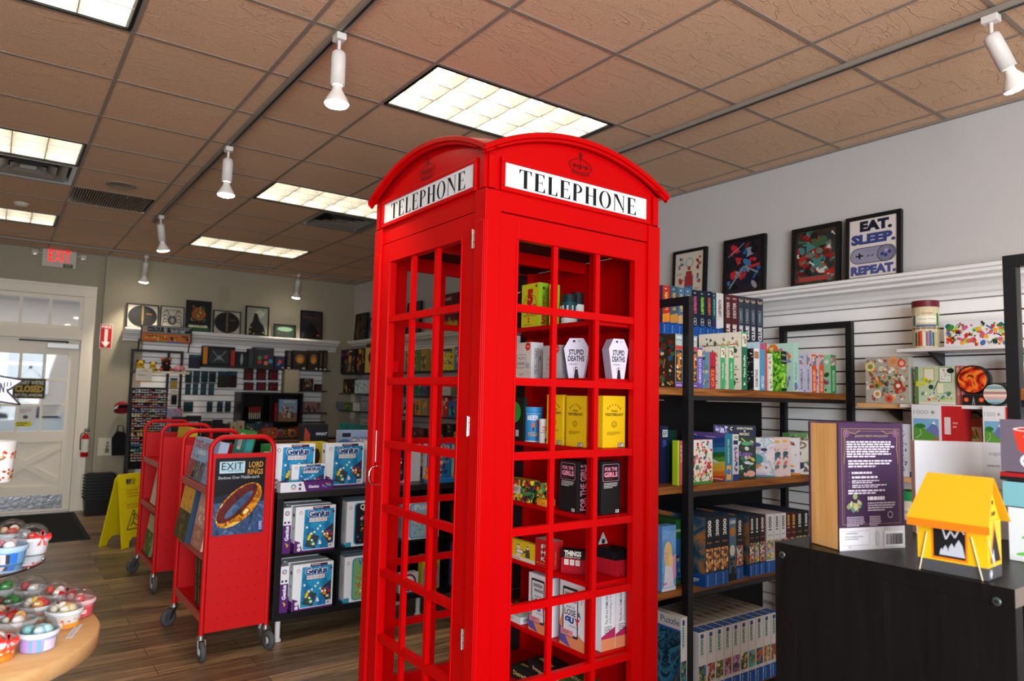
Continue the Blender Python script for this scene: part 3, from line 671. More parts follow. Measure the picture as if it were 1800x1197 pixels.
# thin white cable hanging inside
mb = MB(); P = [(BX+.25, BY+.5, 2.099), (BX+.20, BY+.42, 2.03), (BX+.22, BY+.40, 1.93), (BX+.32, BY+.42, 1.885), (BX+.45, BY+.46, 1.89), (SX+.03, BY+.6, 1.95)]
pts = []
for a, b in zip(P, P[1:]):
    for t in (0, .25, .5, .75): pts.append(Vector(a).lerp(Vector(b), t))
pts.append(Vector(P[-1])); 
for _ in range(3): pts = [pts[0]]+[(pts[i-1]+pts[i]*2+pts[i+1])/4 for i in range(1, len(pts)-1)]+[pts[-1]]
mb.tube(pts, .0028, M('d9cfc4', .5), 8); o = mb.build('power_cable', booth); o['label'] = 'thin white cable drooping under the roof'
# ================================================================== box designs
def box_mesh(w, d, h, col, faces_col=None, draw=None):
    """a carton centred on the origin, standing on z = 0; draw(pens) prints on it"""
    mb = MB(); mb.box(-w/2, w/2, -d/2, d/2, 0, h, col, faces_col)
    if draw: draw(faces(mb, w, d, h))
    return mb
def put(name, mb, x, y, z, label, cat, group=None, rz=0, rx=0, ry=0):
    z += .0012
    return tag(mb.build(name, org=(0, 0, 0), loc=(x, y, z), rz=rz, rx=rx, ry=ry), label, cat, group)
NAVY = '14265a'; BLUE = '0f4fa8'
def genius_front(p, w, h, small=False):
    p.rect(0, 0, w, h, 'e9ecef'); p.rect(w*.0, 0, w, h*.035, '5c2470'); p.poly([(0, 0), (w*.20, 0), (w*.13, h*.22), (0, h*.27)], '5c2470')
    p.poly([(w*.20, h*.05), (w*.965, h*.05), (w*.965, h*.93), (w*.22, h*.93)], art(['1f8dbb', '2a9cc9', '1a79ac', '1c6ea6'], 14, 'paint', 1))
    p.rect(w*.42, h*.93, w*.85, h*.985, '4b1d44'); p.para(w*.45, h*.945, w*.82, h*.975, 1, 'e8d6de')
    p.text('Genius', w*.29, h*.745, w*.86, h*.92, 'eef4fa', fit=True, bold=.09); p.text('Genius', w*.30, h*.755, w*.85, h*.91, '152e70', fit=True, bold=.03)
    for i, c in enumerate('SQUARE'):
        p.rrect(w*(.34+.075*i), h*.65, w*(.405+.075*i), h*.735, w*.008, 'f3ece6'); p.text(c, w*(.35+.075*i), h*.665, w*(.395+.075*i), h*.72, 'cc4433', fit=True, bold=.02)
    p.poly([(w*.25, h*.12), (w*.5, h*.06), (w*.6, h*.32), (w*.33, h*.43)], '38424e'); p.poly([(w*.66, h*.38), (w*.95, h*.6), (w*.95, h*.2), (w*.85, h*.14)], '3c2b2b')
    for a, b, c in ((.35, .33, 'e2cf28'), (.38, .38, 'e2cf28'), (.33, .28, 'dccb30'), (.43, .22, '1e8a35'), (.38, .17, '1e7a35'), (.45, .16, 'dfe6e0'), (.74, .34, 'e08a28'), (.79, .3, 'e08a28'), (.86, .42, '2a50b0'), (.90, .35, 'c22a28'), (.86, .24, 'e0c8a0'), (.78, .40, 'c83a28')):
        p.rect(w*a-w*.03, h*b-h*.025, w*a+w*.04, h*b+h*.03, c)
    R = random.Random(3)
    for q in range(12): a, b = R.uniform(.25, .78), R.uniform(.12, .6); p.poly([(w*a, h*b), (w*(a+.045), h*(b-.012)), (w*(a+.055), h*(b+.032)), (w*(a+.01), h*(b+.045))], 'e8eef2')
    p.rect(w*.83, h*.06, w*.95, h*.15, 'e9e4de'); p.blobs(w*.84, h*.07, w*.94, h*.14, ['c0392b', '2a80b0', 'd8a020'], 5, 2, (.2, .4))
    p.disc(w*.12, h*.87, w*.045, 'f4f4f4'); p.ring(w*.12, h*.87, w*.035, w*.014, 'c0392b', 6, 0, 2); p.ring(w*.12, h*.87, w*.035, w*.014, '2a80b0', 6, 2, 4); p.ring(w*.12, h*.87, w*.035, w*.014, 'd8a020', 6, 4, 6.28)
    p.disc(w*.10, h*.16, w*.045, 'e4dfe8'); p.disc(w*.10, h*.07, w*.045, 'e4dfe8'); p.disc(w*.94, h*.86, w*.03, '5c2470')
def genius_side(p, w, h, rot=90):
    p.rect(0, 0, w, h*.62, '57216c'); p.rect(0, h*.62, w, h, 'e6e6ea'); p.disc(w*.5, h*.88, w*.3, 'c8ccd0'); p.ring(w*.5, h*.88, w*.22, w*.1, '2a80b0', 8, 0, 3); p.ring(w*.5, h*.88, w*.22, w*.1, 'c0392b', 8, 3, 6)
    for a in (.28, .72): p.disc(w*a, h*.68, w*.14, '3d2a48')
    p.text('Genius', w*.25, h*.28, w*.8, h*.6, 'e8ecf6', rot=90, bold=.04); p.blobs(w*.2, h*.1, w*.8, h*.25, ['c83a28', 'e0b028', '2a50b0'], 6, 1, (.15, .3))
def game_front(bg, title, tcol, pal, n=50, seed=0, band='e9ecef', t=(.3, .78, .95, .93), kind='cells', side='2a90b8'):
    def f(p, w, h):
        p.rect(0, 0, w, h, band); p.rect(0, 0, w*.12, h*.1, side); p.rrect(w*.17, h*.03, w*.985, h*.96, w*.08, side); p.rrect(w*.2, h*.05, w*.98, h*.94, w*.07, bg)
        p.blobs(w*.22, h*.1, w*.95, h*.7, pal, n, seed, (.02, .07)); p.text(title, w*t[0], h*t[1], w*t[2], h*t[3], tcol, fit=True, bold=.03)
        p.disc(w*.08, h*.86, w*.04, 'f4f4f4'); p.ring(w*.08, h*.86, w*.03, w*.012, 'c0392b', 6, 0, 3); p.ring(w*.08, h*.86, w*.03, w*.012, '2a80b0', 6, 3, 6.2)
    return f
VIV = ['d83a2c', 'e8962a', 'f0cf3a', '3a9a48', '2a6fc0', 'c8408a', 'e8e4da', '30a8a8']
DARKP = ['1a1c22', '3c2a22', '6a4a2a', '2a3c48', '8a3020', '15161a', '50402e', 'b08a48']

# ================================================================== black cube shelf with the boxed games
KX0, KX1, KY0, KY1, KZ0, KZ1 = 1.372, 3.32, 4.15, 4.54, .125, .857
t = thing('cube_shelf', ((KX0+KX1)/2, (KY0+KY1)/2, 0), 'long black cube shelf with boxed logic games, behind the red phone box', 'shelf unit')
mb = MB(); BK = M('151416', .4)
mb.box(KX0, KX1, KY0, KY1, KZ1-.038, KZ1, M('2c2a2a', .35)); mb.box(KX0, KX1, KY0, KY1, KZ0, KZ0+.038, BK); mb.box(KX0, KX0+.038, KY0, KY1, KZ0+.038, KZ1-.038, BK); mb.box(KX1-.038, KX1, KY0, KY1, KZ0+.038, KZ1-.038, BK)
mb.build('carcass', t, bevel=.002)
KD = [KX0+.038+(.352+.016)*q for q in range(6)]
for q in range(1, 5): mb = MB(); x = KX0+(KX1-KX0)*q/5; mb.box(x-.008, x+.008, KY0+.003, KY1-.003, KZ0+.038, KZ1-.038, BK); mb.build('divider', t)
KM = (KZ0+KZ1)/2
mb = MB(); mb.box(KX0+.038, KX1-.038, KY0+.004, KY1-.004, KM-.008, KM+.008, BK); mb.build('middle_shelf', t)
mb = MB(); mb.box(KX0+.01, KX1-.01, KY1-.003, KY1+.003, KZ0+.01, KZ1-.01, '0e0e0f'); mb.build('back_panel', t)
for x in (KX0+.05, (KX0+KX1)/2, KX1-.05):
    for y in (KY0+.05, KY1-.05):
        mb = MB(); mb.cyl((x, y, 0), .022, .012, 'd0d0d0', 14); mb.cyl((x, y, .012), .015, KZ0-.0125, 'd8d8d8', 14); mb.build('leg', t)
cw = (KX1-KX0)/5
def kbox(x, y, z, w, d, h, front, side, top, label, group, name='board_game_box', rz=0):
    def dr(f): front(f['F'], w, h); side(f['L'], d, h)
    return put(name, box_mesh(w, d, h, 'e2e3e6', dict(T=top), dr), x+w/2, y+d/2, z, label, 'board game', group, rz)
WS = 'dfe1e4'
gf = genius_front
def gside(p, w, h): p.rect(0, 0, w, h, WS); p.rect(0, 0, w, h*.2, '5c2470'); p.rect(w*.3, h*.78, w*.7, h*.85, '33363a'); p.rect(w*.3, h*.5, w*.7, h*.55, '8a8d92')
def qside(p, w, h): p.rect(0, 0, w, h, WS); p.rect(0, 0, w, h*.05, '2a90b8'); p.para(w*.3, h*.3, w*.7, h*.8, 12, '9aa0a6')
quad = game_front('17181c', 'Quadrillion', 'eef0f2', VIV, 60, 5)
loc_ = game_front('7fb070', 'Walcome', '2a70c0', ['c86a3a', 'e8b070', '3a8a3a', '9a5a2a', 'c0402a', 'f0d0a0', '2f7a3a'], 60, 6)
castle = game_front('9fc4d8', 'Fusse', 'e9eef2', ['6ab04a', '3a7a3a', 'd8d060', '8a7050', 'e8c8a0'], 40, 8)
for lvl, (z, nm) in enumerate(((KM+.008, 'middle'), (KZ0+.038, 'bottom'))):
    mb = box_mesh(.05, .24, .265, WS, None, lambda f: genius_side(f['F'], .05, .265))
    put('board_game_box', mb, KX0+.038+.027, KY0+.135, z, 'purple and white game box seen end-on at the far left of the %s cubes' % ('upper' if lvl == 0 else 'lower'), 'board game')
    for k in range(4):
        kbox(KX0+.115-k*.006, KY0+.012+k*.066, z, .246, .062, .265+.004*(k % 2), gf, gside, WS, ['blue and white puzzle game box facing out in the %s left cube', 'white-edged game box right behind the front one in the %s left cube', 'third game box from the front in the %s left cube', 'rearmost game box in the %s left cube'][k] % ('upper' if lvl == 0 else 'lower'), 'blue square puzzle games in the cube shelf')
    f2 = quad if lvl == 0 else loc_
    for k in range(3):
        kbox(KX0+cw+.045, KY0+.012+k*.075, z, .29, .07, .275, f2, qside, '9fc3d4', (['black-fronted peg game box in the second upper cube', 'peg game box behind the front one in the second upper cube', 'rear peg game box in the second upper cube'] if lvl == 0 else ['green picnic-scene game box in the second lower cube', 'game box behind the picnic-scene one in the second lower cube', 'rear game box in the second lower cube'])[k], 'logic games in the second cube column')
# third and fourth columns, seen through the phone box door
z = KM+.008
kbox(KX0+2*cw+.05, KY0+.02, z, .27, .08, .24, castle, qside, '9fc3d4', 'pale game box with a green dragon scene, seen through the phone box door', None)
for k, c in enumerate(('c03a2a', '4a9a3a', 'b8452a')):
    w, h = .28, .058; mb = box_mesh(w, .2, h, c, None, lambda f: (f['F'].rect(w*.05, h*.2, w*.5, h*.8, ['e8a030', 'd8d83a', '5ab0d8'][k]), f['F'].text(['Monster', 'Grabolo', 'Dr Eureka'][k], w*.08, h*.3, w*.46, h*.7, ['7a1a12', '1d5a24', '16385a'][k], fit=True), f['F'].blobs(w*.55, h*.1, w*.95, h*.9, VIV, 8, k, (.2, .4))))
    put('board_game_box', mb, KX0+3*cw+.19, KY0+.13, z+k*.0585, ['red flat game box at the bottom of the stack in the fourth upper cube', 'green flat game box in the middle of the stack in the fourth upper cube', 'orange flat game box on top of the stack in the fourth upper cube'][k], 'board game', 'flat game stack in the fourth cube')
z = KZ0+.038
def spotit(f, w, h, d):
    f['F'].rect(0, 0, w, h, 'cfc02a'); f['F'].rect(w*.05, h*.05, w*.95, h*.62, '8a7fb8'); f['F'].disc(w*.5, h*.3, w*.38, 'd8c82c'); f['F'].disc(w*.5, h*.3, w*.3, '2a2418'); f['F'].text('Spot it!', w*.12, h*.55, w*.9, h*.72, '1a1612', bold=.03); f['F'].text('Spot it!', w*.2, h*.23, w*.8, h*.37, 'd8c82c', bold=.03); f['F'].disc(w*.5, h*.85, w*.12, 'e8e4da')
for q, (dx, ww, hh, lb) in enumerate(((.02, .14, .12, 'white card game pack with a round window, lower third cube'), (.185, .13, .22, 'tall yellow card game pack in the lower third cube'))):
    mb = box_mesh(ww, .06, hh, 'cfc02a' if q else 'd8d4d8', None, (lambda f, w=ww, h=hh: spotit(f, w, h, .06)) if q else (lambda f, w=ww, h=hh: (f['F'].disc(w*.5, h*.5, w*.4, '6a3058'), f['F'].disc(w*.5, h*.5, w*.3, 'e8e4da'), f['F'].blobs(w*.25, h*.25, w*.75, h*.75, VIV, 14, 3, (.06, .14)))))
    put('card_game_box', mb, KX0+2*cw+dx+.09, KY0+.06, z, lb, 'card game')
for q, (dz, lb) in enumerate(((0, 'purple and yellow round-tin card game in the lower fourth cube'), (.141, 'second purple round-tin card game on top of the first in the lower fourth cube'))):
    mb = box_mesh(.17, .06, .14, '8a7fb8', None, lambda f, w=.17, h=.14: (f['F'].disc(w*.45, h*.5, w*.36, '2a2434'), f['F'].disc(w*.45, h*.5, w*.30, 'd8c82c'), f['F'].disc(w*.45, h*.5, w*.2, '2a2434'), f['F'].text('Spot it!', w*.2, h*.45, w*.7, h*.6, 'e8d830', bold=.03), f['F'].disc(w*.82, h*.25, w*.1, 'd8d0e8')))
    put('card_game_box', mb, KX0+3*cw+.13, KY0+.06, z+dz, lb, 'card game')
# on top of the cube shelf
z = KZ1
kbox(KX0+.005, KY0+.13, z, .255, .06, .27, gf, gside, WS, 'blue puzzle game box standing on the shelf top beside the front book cart', None)
kbox(KX0+.325, KY0+.12, z, .255, .06, .27, gf, gside, WS, 'blue puzzle game box on the shelf top beside the black peg game', None)
kbox(KX0+.605, KY0+.11, z, .27, .07, .28, quad, qside, '9fc3d4', 'black peg-game box standing on the shelf top just left of the phone box', None)
kbox(KX0+.10, KY0+.075, z, .21, .035, .15, gf, gside, WS, 'small travel-size blue puzzle game box leaning in front of the bigger ones', None)
t = thing('game_tray', (KX0+.19, KY0+.03, z), 'open purple and white game box bottom lying on the shelf top', 'game tray')
mb = MB(); x0, x1, y0, y1 = KX0+.012, KX0+.335, KY0+.002, KY0+.07; h = .058
for a, m in (((x0, x1, y0, y0+.003), '57216c'), ((x0, x1, y1-.003, y1), '57216c'), ((x0, x0+.003, y0+.003, y1-.003), WS), ((x1-.003, x1, y0+.003, y1-.003), '57216c')): mb.box(*a, z, z+h, m)
mb.box(x0+.003, x1-.003, y0+.003, y1-.003, z, z+.004, '3c184c'); pn = mb.pen((x0, y0, z), (1, 0, 0), (0, 0, 1)); W_ = x1-x0
pn.poly([(0, 0), (W_*.48, 0), (W_*.42, h), (0, h)], 'dfe1e6'); pn.text('Genius', W_*.52, h*.2, W_*.72, h*.75, 'e6e8f4', bold=.04); pn.blobs(W_*.76, h*.15, W_*.97, h*.85, VIV, 10, 4, (.15, .3)); pn.disc(W_*.24, h*.5, h*.3, 'c8ccd4'); pn.ring(W_*.24, h*.5, h*.22, h*.1, '2a80b0', 8, 0, 3); pn.ring(W_*.24, h*.5, h*.22, h*.1, 'd8902a', 8, 3, 6.2); pn.disc(W_*.36, h*.3, h*.14, '57216c'); pn.disc(W_*.36, h*.7, h*.14, '57216c')
mb.build('tray', t); mb = MB(); mb.box(x0+.05, x0+.13, y0+.012, y0+.05, z+.0045, z+.064, '2c86ac'); mb.build('insert_card', t)
# strings of coloured game beads
R = random.Random(5)
for q, (dx, dy, c, lb) in enumerate(((.60, .05, 'f0a52a', 'orange strip of game beads on the shelf top'), (.66, .075, 'f2d23a', 'yellow strip of game beads behind the orange one on the shelf top'), (.69, .03, '2f7fd0', 'blue strip of game beads at the front of the shelf top'), (.745, .055, 'e65a9a', 'pink strip of game beads next to the phone box edge'))):
    mb = MB(); bx, by = KX0+dx, KY0+dy
    for k in range(5): mb.ball((bx+k*.021, by+(.012 if q % 2 and k > 2 else 0), z+.0115), .0115, M(c, .3), 10, 6)
    tag(mb.build('bead_strip', org=(bx, by, z)), lb, 'game piece')
# seen through the phone box door on the shelf top
kbox(KX0+.92, KY0+.16, z, .10, .05, .25, lambda p, w, h: p.rect(0, 0, w, h, 'd8dadc'), qside, WS, 'plain white box end on the shelf top seen through the phone box door', None)
def cats(p, w, h): p.rect(0, 0, w, h, '2a86c0'); p.blobs(w*.05, h*.1, w*.95, h*.7, ['e08a3a', '6a3a22', 'e8e4da', '5ab0d8', '2a4a80'], 30, 9, (.07, .15)); p.text('Cats', w*.1, h*.74, w*.9, h*.95, 'f4f0e8', fit=True, bold=.05); p.text('Cats', w*.12, h*.75, w*.88, h*.94, 'd84a2a', fit=True, bold=.01)
kbox(KX0+1.045, KY0+.12, z, .20, .05, .27, cats, qside, WS, 'blue cat-themed game box on the shelf top behind the phone box', None)
kbox(KX0+1.29, KY0+.16, z, .13, .05, .24, lambda p, w, h: (p.rect(0, 0, w, h, '7a6048'), [p.rect(w*.1, h*(.1+.17*i), w*.9, h*(.2+.17*i), c) for i, c in enumerate(('a83a2a', 'c89048', 'a83a2a', '5a7040', 'c0b090'))]), qside, '6a5040', 'brown slatted game box on the shelf top behind the phone box', None)
def gravity(p, w, h):
    p.rect(0, 0, w, h, 'c8502a'); p.rect(w*.05, h*.05, w*.5, h*.75, '3a5a88')
    for i, c in enumerate(('e8b83a', '48a848', '3a8ac8', 'c83a5a', '48a848', 'e8b83a')): p.rect(w*.08, h*(.08+.11*i), w*.47, h*(.16+.11*i), c)
    p.text('Gravitrax', w*.06, h*.8, w*.94, h*.95, 'f0d890', fit=True, bold=.03); p.disc(w*.75, h*.4, w*.18, 'e04a2a'); p.disc(w*.7, h*.2, w*.12, 'b83020')
kbox(KX0+1.46, KY0+.1, z, .25, .06, .24, gravity, qside, 'b84a28', 'orange game box with stacked coloured bars on the shelf top behind the phone box', None)
for q, (dx, c, lb) in enumerate(((1.03, 'e8882a', 'orange cat figure on the shelf top in the phone box door view'), (1.24, 'e08a2a', 'small orange cube on the shelf top behind the phone box'))):
    mb = MB()
    if q == 0:
        for a, b, r in ((0, .03, .028), (.0, .075, .02)): mb.ball((KX0+dx+a, KY0+.07, z+b), r, c, 10, 7)
        for s in (-1, 1): mb.prism([(KX0+dx+s*.012-.006, z+.09), (KX0+dx+s*.012+.006, z+.09), (KX0+dx+s*.014, z+.107)], KY0+.064, KY0+.076, c)
    else: mb.box(KX0+dx, KX0+dx+.04, KY0+.05, KY0+.09, z, z+.04, c); mb.pen((KX0+dx, KY0+.05, z), (1, 0, 0), (0, 0, 1)).disc(.02, .02, .012, 'f0e4d0')
    tag(mb.build('toy_cat' if q == 0 else 'toy_cube', org=(KX0+dx, KY0+.07, z)), lb, 'toy')
mb = MB(); mb.box(KX0+1.0, KX0+1.22, KY0+.012, KY0+.06, z, z+.022, M('2a8ad0', .3)); mb.box(KX0+1.02, KX0+1.20, KY0+.022, KY0+.05, z+.022, z+.03, M('3a9ae0', .3)); tag(mb.build('game_tray', org=(KX0+1.1, KY0+.03, z)), 'blue plastic game tray in front of the cat-themed box', 'game tray')

# ================================================================== second row table behind, with more boxes
t = thing('display_table', (2.3, 5.15, 0), 'long dark display table behind the cube shelf piled with games', 'table')
mb = MB(); mb.box(1.40, 3.5, 4.84, 5.35, .80, .84, BK); mb.build('table_top', t)
for x in (1.44, 3.46):
    for y in (4.88, 5.31): mb = MB(); mb.box(x-.03, x+.03, y-.03, y+.03, 0, .80, BK); mb.build('leg', t)
mb = MB(); mb.box(1.47, 3.43, 4.86, 5.33, .3, .325, BK); mb.build('lower_shelf', t)
def sbox(px0, px1, pt, pb, Y, d, col, draw, name, label, cat, group=None, zb=None, side=None, top=None):
    """a carton whose front face fills the given pixels on the plane y = Y"""
    a = ony(px0, (pt+pb)/2, Y); b = ony(px1, (pt+pb)/2, Y); zt = ony((px0+px1)/2, pt, Y).z; z0 = zb if zb is not None else ony((px0+px1)/2, pb, Y).z
    w, h = b.x-a.x, zt-z0
    def dr(f):
        if draw: draw(f['F'], w, h)
        if side: f['L'].rect(0, 0, d, h, side)
    return put(name, box_mesh(w, d, h, col, dict(T=top) if top else None, dr), (a.x+b.x)/2, Y+d/2, z0, label, cat, group)
def tapple(p, w, h): p.rect(0, 0, w, h, '9fb2d6'); p.text('TAPPLE', w*.3, h*.45, w*.98, h*.85, '2a3038', fit=True, bold=.06, slant=.1); p.text('TAPPLE', w*.31, h*.47, w*.97, h*.83, 'dfe3ea', fit=True, bold=.02, slant=.1); p.poly([(w*.35, 0), (w*.95, 0), (w*.9, h*.35), (w*.65, h*.42), (w*.4, h*.35)], '1c4a80'); p.ring(w*.1, h*.6, h*.18, h*.08, '3a78b0'); p.rect(w*.02, h*.86, w*.3, h*.95, '2a3038')
sbox(600, 652, 757, 800, 4.86, .10, 'a8b8d8', tapple, 'board_game_box', 'pale blue word game box just left of the phone box, behind the shelf-top row', 'board game', zb=.841)
sbox(536, 576, 778, 800, 4.85, .12, 'd8c028', lambda p, w, h: (p.disc(w*.5, h*.62, w*.17, '2a2a1a', h*.22)), 'board_game_box', 'low yellow game box behind the blue puzzle boxes', 'board game', zb=.841)
sbox(531, 576, 746, 800, 5.02, .10, '15151a', lambda p, w, h: (p.text('WHAT', w*.5, h*.72, w*.95, h*.9, 'b8c0d0', bold=.05, slant=.2), p.text('YOU', w*.45, h*.52, w*.8, h*.7, 'b8c0d0', bold=.05), p.poly([(0, h*.3), (w*.1, h*.95), (w*.3, h*.8), (w*.3, h*.1)], '9a3a2a'), p.rect(w*.8, h*.45, w*.97, h*.65, 'd8d4d0'), p.blobs(w*.35, h*.05, w*.9, h*.45, ['a8281e', '4a5a80', 'e0d8d0'], 14, 2)), 'board_game_box', 'black party game box standing behind the low yellow box', 'board game', zb=.841)
sbox(485, 528, 775, 800, 4.96, .1, '4a2a18', lambda p, w, h: p.blobs(0, 0, w, h, DARKP, 30, 3, (.1, .3)), 'board_game_box', 'dark brown boxed game behind the left puzzle box on the shelf', 'board game', zb=.841)
sbox(462, 482, 781, 800, 4.92, .05, '2f8a3a', lambda p, w, h: p.rect(w*.1, h*.2, w*.6, h*.8, 'd8dcd0'), 'card_game_box', 'small green boxed card game just right of the front cart', 'card game', zb=.841)
sbox(578, 600, 774, 800, 5.0, .08, '6a3a20', lambda p, w, h: p.blobs(0, 0, w, h, DARKP, 16, 6, (.1, .3)), 'board_game_box', 'small brown box between the yellow box and the pale blue word game', 'board game', zb=.841)
sbox(508, 524, 781, 795, 4.85, .08, 'd8d0c0', lambda p, w, h: p.para(w*.1, h*.2, w*.9, h*.8, 3, '9a9080'), 'card_game_box', 'tiny cream card game box behind the puzzle boxes', 'card game', zb=.841)

# ================================================================== red book carts
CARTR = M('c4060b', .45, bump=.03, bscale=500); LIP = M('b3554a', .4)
def caster(t, x, y, ang, label=None):
    c, s = cos(ang), sin(ang); mb = MB(Matrix.Translation((x, y, 0)) @ Matrix.Rotation(ang, 4, 'Z'))
    mb.cyl((0, 0, .118), .022, .012, STEEL, 16); mb.cyl((0, 0, .108), .026, .010, STEEL, 16)
    for q in (-1, 1): mb.prism([(-.012, .108), (.022, .108), (.045, .045), (.03, .04)], q*.019-.0015, q*.019+.0015, STEEL, 'y')
    mb.box(-.012, .022, -.02, .02, .106, .1085, STEEL); f = mb.build('caster', t)
    mb = MB(Matrix.Translation((x, y, 0)) @ Matrix.Rotation(ang, 4, 'Z')); R_ = M('4a4b4e', .6)
    mb.lathe([(.0, -.012), (.03, -.013), (.032, -.014), (.048, -.012), (.0505, -.006), (.0505, .006), (.048, .012), (.032, .014), (.03, .013), (0, .012)], R_, (.036, 0, .0505), 24, True, 'y')
    mb.lathe([(0, -.016), (.018, -.0155), (.02, -.012)], 'a6a8aa', (.036, 0, .0505), 16, True, 'y'); mb.build('wheel', f)
def cart(x0, x1, y0, y1, zt, zp0, zp1, shelves, label, dots=True):
    t = thing('book_cart', ((x0+x1)/2, (y0+y1)/2, 0), label, 'cart', 'red steel book carts'); r = .0135
    for y in (y0, y1):
        pts = [(x0, y, .13)]; R_ = .075
        pts += [(x0, y, zt-R_)]+[(x0+R_-R_*cos(a), y, zt-R_+R_*sin(a)) for a in [pi/2*k/7 for k in range(1, 8)]]
        pts += [(x1-R_+R_*sin(a), y, zt-R_+R_*cos(a)) for a in [pi/2*k/7 for k in range(0, 8)]]+[(x1, y, .13)]
        mb = MB(); mb.tube(pts, r, CARTR, 12); mb.build('end_frame', t)
        mb = MB(); e = -.010 if y == y0 else -.004; mb.box(x0+.012, x1-.012, y+e, y+e+.014, zp0, zp1, CARTR)
        if y == y0 and dots:
            pn = mb.pen((x0, y+e, zp0), (1, 0, 0), (0, 0, 1)); pn.d = 1e-6; w = x1-x0
            for i in range(5):
                for k in range(9): pn.disc(w*(.22+.145*i), .07+k*.075, .0035, '5a0608', n=6)
        p = mb.build('end_panel', t)
        mb = MB(); mb.box(x0+.012, x1-.012, y-.008, y+.008, zp1, zp1+.02, CARTR); mb.build('cross_bar', t)
    for z in shelves:
        mb = MB(); mb.box(x0+.0, x1-.0, y0+.012, y1-.012, z-.012, z, CARTR)
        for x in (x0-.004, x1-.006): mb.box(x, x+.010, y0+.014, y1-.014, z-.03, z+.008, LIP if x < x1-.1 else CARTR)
        mb.build('shelf', t)
    mb = MB(); mb.box((x0+x1)/2-.003, (x0+x1)/2+.003, y0+.012, y1-.012, shelves[-1]+.001, shelves[0]+.12, CARTR); mb.build('centre_divider', t)
    for x, y, a in ((x0, y0, -pi/2-.0), (x1, y0, -pi/2+.25), (x0, y1, pi+.5), (x1, y1, 0)): caster(t, x, y, a)
    return t
AX0, AX1, AY0, AY1 = .985, 1.33, 4.13, 4.83
zt = ony(425, 768, AY0).z; zp1 = ony(425, 803, AY0).z; zp0 = ony(415, 1103, AY0).z
shA = [onx(350, 853, AX0).z, onx(345, 965, AX0).z, onx(340, 1070, AX0).z]
cA = cart(AX0, AX1, AY0, AY1, zt, zp0, zp1, shA, 'nearer red book cart on casters with a dark gold-ring poster on its end')
BX0, BX1, BY0, BY1 = 1.005, 1.345, 5.66, 6.36
shB = [onx(270, 815, BX0).z, onx(265, 890, BX0).z, onx(262, 990, BX0).z]
shB[0] = max(shA[0], .8) if abs(shB[0]-shA[0]) < .12 else shB[0]
cB = cart(BX0, BX1, BY0, BY1, zt, zp0, zp1, shB, 'farther red book cart on casters beside the yellow wet-floor sign')
# poster on the near cart
p0, p1 = ony(372, 943, AY0-.012), ony(467, 812, AY0-.012); w, h = p1.x-p0.x, ony(376, 806, AY0-.012).z-p0.z
mb = MB(); mb.box(p0.x, p1.x, AY0-.0135, AY0-.0105, p0.z, p0.z+h, M('15161a', .35)); pn = mb.pen((p0.x, AY0-.0135, p0.z), (1, 0, 0), (0, 0, 1))
pn.rect(0, 0, w, h*.42, art(['1a2c48', '3a5a86', '243c60', '5576a0'], 18, 'paint', 4)); pn.poly([(0, h*.42), (w, h*.42), (w, h*.5), (w*.5, h*.56), (0, h*.5)], '1c2534')
pn.rrect(w*.08, h*.80, w*.58, h*.955, w*.01, 'a9cfdd'); pn.frame(w*.10, h*.815, w*.56, h*.94, w*.008, 'e8f2f4'); pn.text('EXIT', w*.12, h*.845, w*.54, h*.94, '1a1c20', fit=True, bold=.0); pn.text('THE GAME', w*.24, h*.818, w*.54, h*.838, '1a1c20', fit=True)
pn.text('LORD', w*.66, h*.87, w*.95, h*.945, 'd9a03a', fit=True, bold=.01); pn.text('OF THE', w*.72, h*.85, w*.88, h*.865, 'd9a03a'); pn.text('RINGS', w*.64, h*.775, w*.95, h*.845, 'd9a03a', fit=True, bold=.01)
pn.text('Shadows Over Middle-earth', w*.06, h*.725, w*.88, h*.765, 'c9d0d6', fit=True)
cx_, cy_, an = w*.5, h*.38, .78
def el(a, b, s, off=0):
    n = 40; return [(cx_+a*cos(2*pi*k/n)*cos(an)-(b*sin(2*pi*k/n)+off)*sin(an), cy_+a*cos(2*pi*k/n)*sin(an)+(b*sin(2*pi*k/n)+off)*cos(an)) for k in range(n)]
S = w*.56
pn.poly(el(S, S*.52, 0, 0), art(['5a2408', 'b5651a', 'e09a2e', '8a3a0c', 'f0c25a'], 14, 'paint', 7, .2)); pn.poly(el(S*.92, S*.36, 0, S*.10), art(['300a06', '6a120a', '4a0c06', '8a1a10'], 20, 'paint', 2)); pn.poly(el(S*.66, S*.14, 0, S*.02), art(['2c4466', '4a6a92'], 16, 'paint', 5))
pn.poly(el(S*.12, S*.06, 0, -S*.35), 'f6dc8a'); pn.rect(w*.90, h*.03, w*.99, h*.16, '2450a0'); pn.text('KOSMOS', w*.915, h*.04, w*.975, h*.15, 'e8ecf2', rot=90, fit=True)
q = tag(mb.build('poster', org=(p0.x, AY0-.012, p0.z)), 'dark poster of a glowing gold ring reading EXIT, on the end of the nearer cart', 'poster')
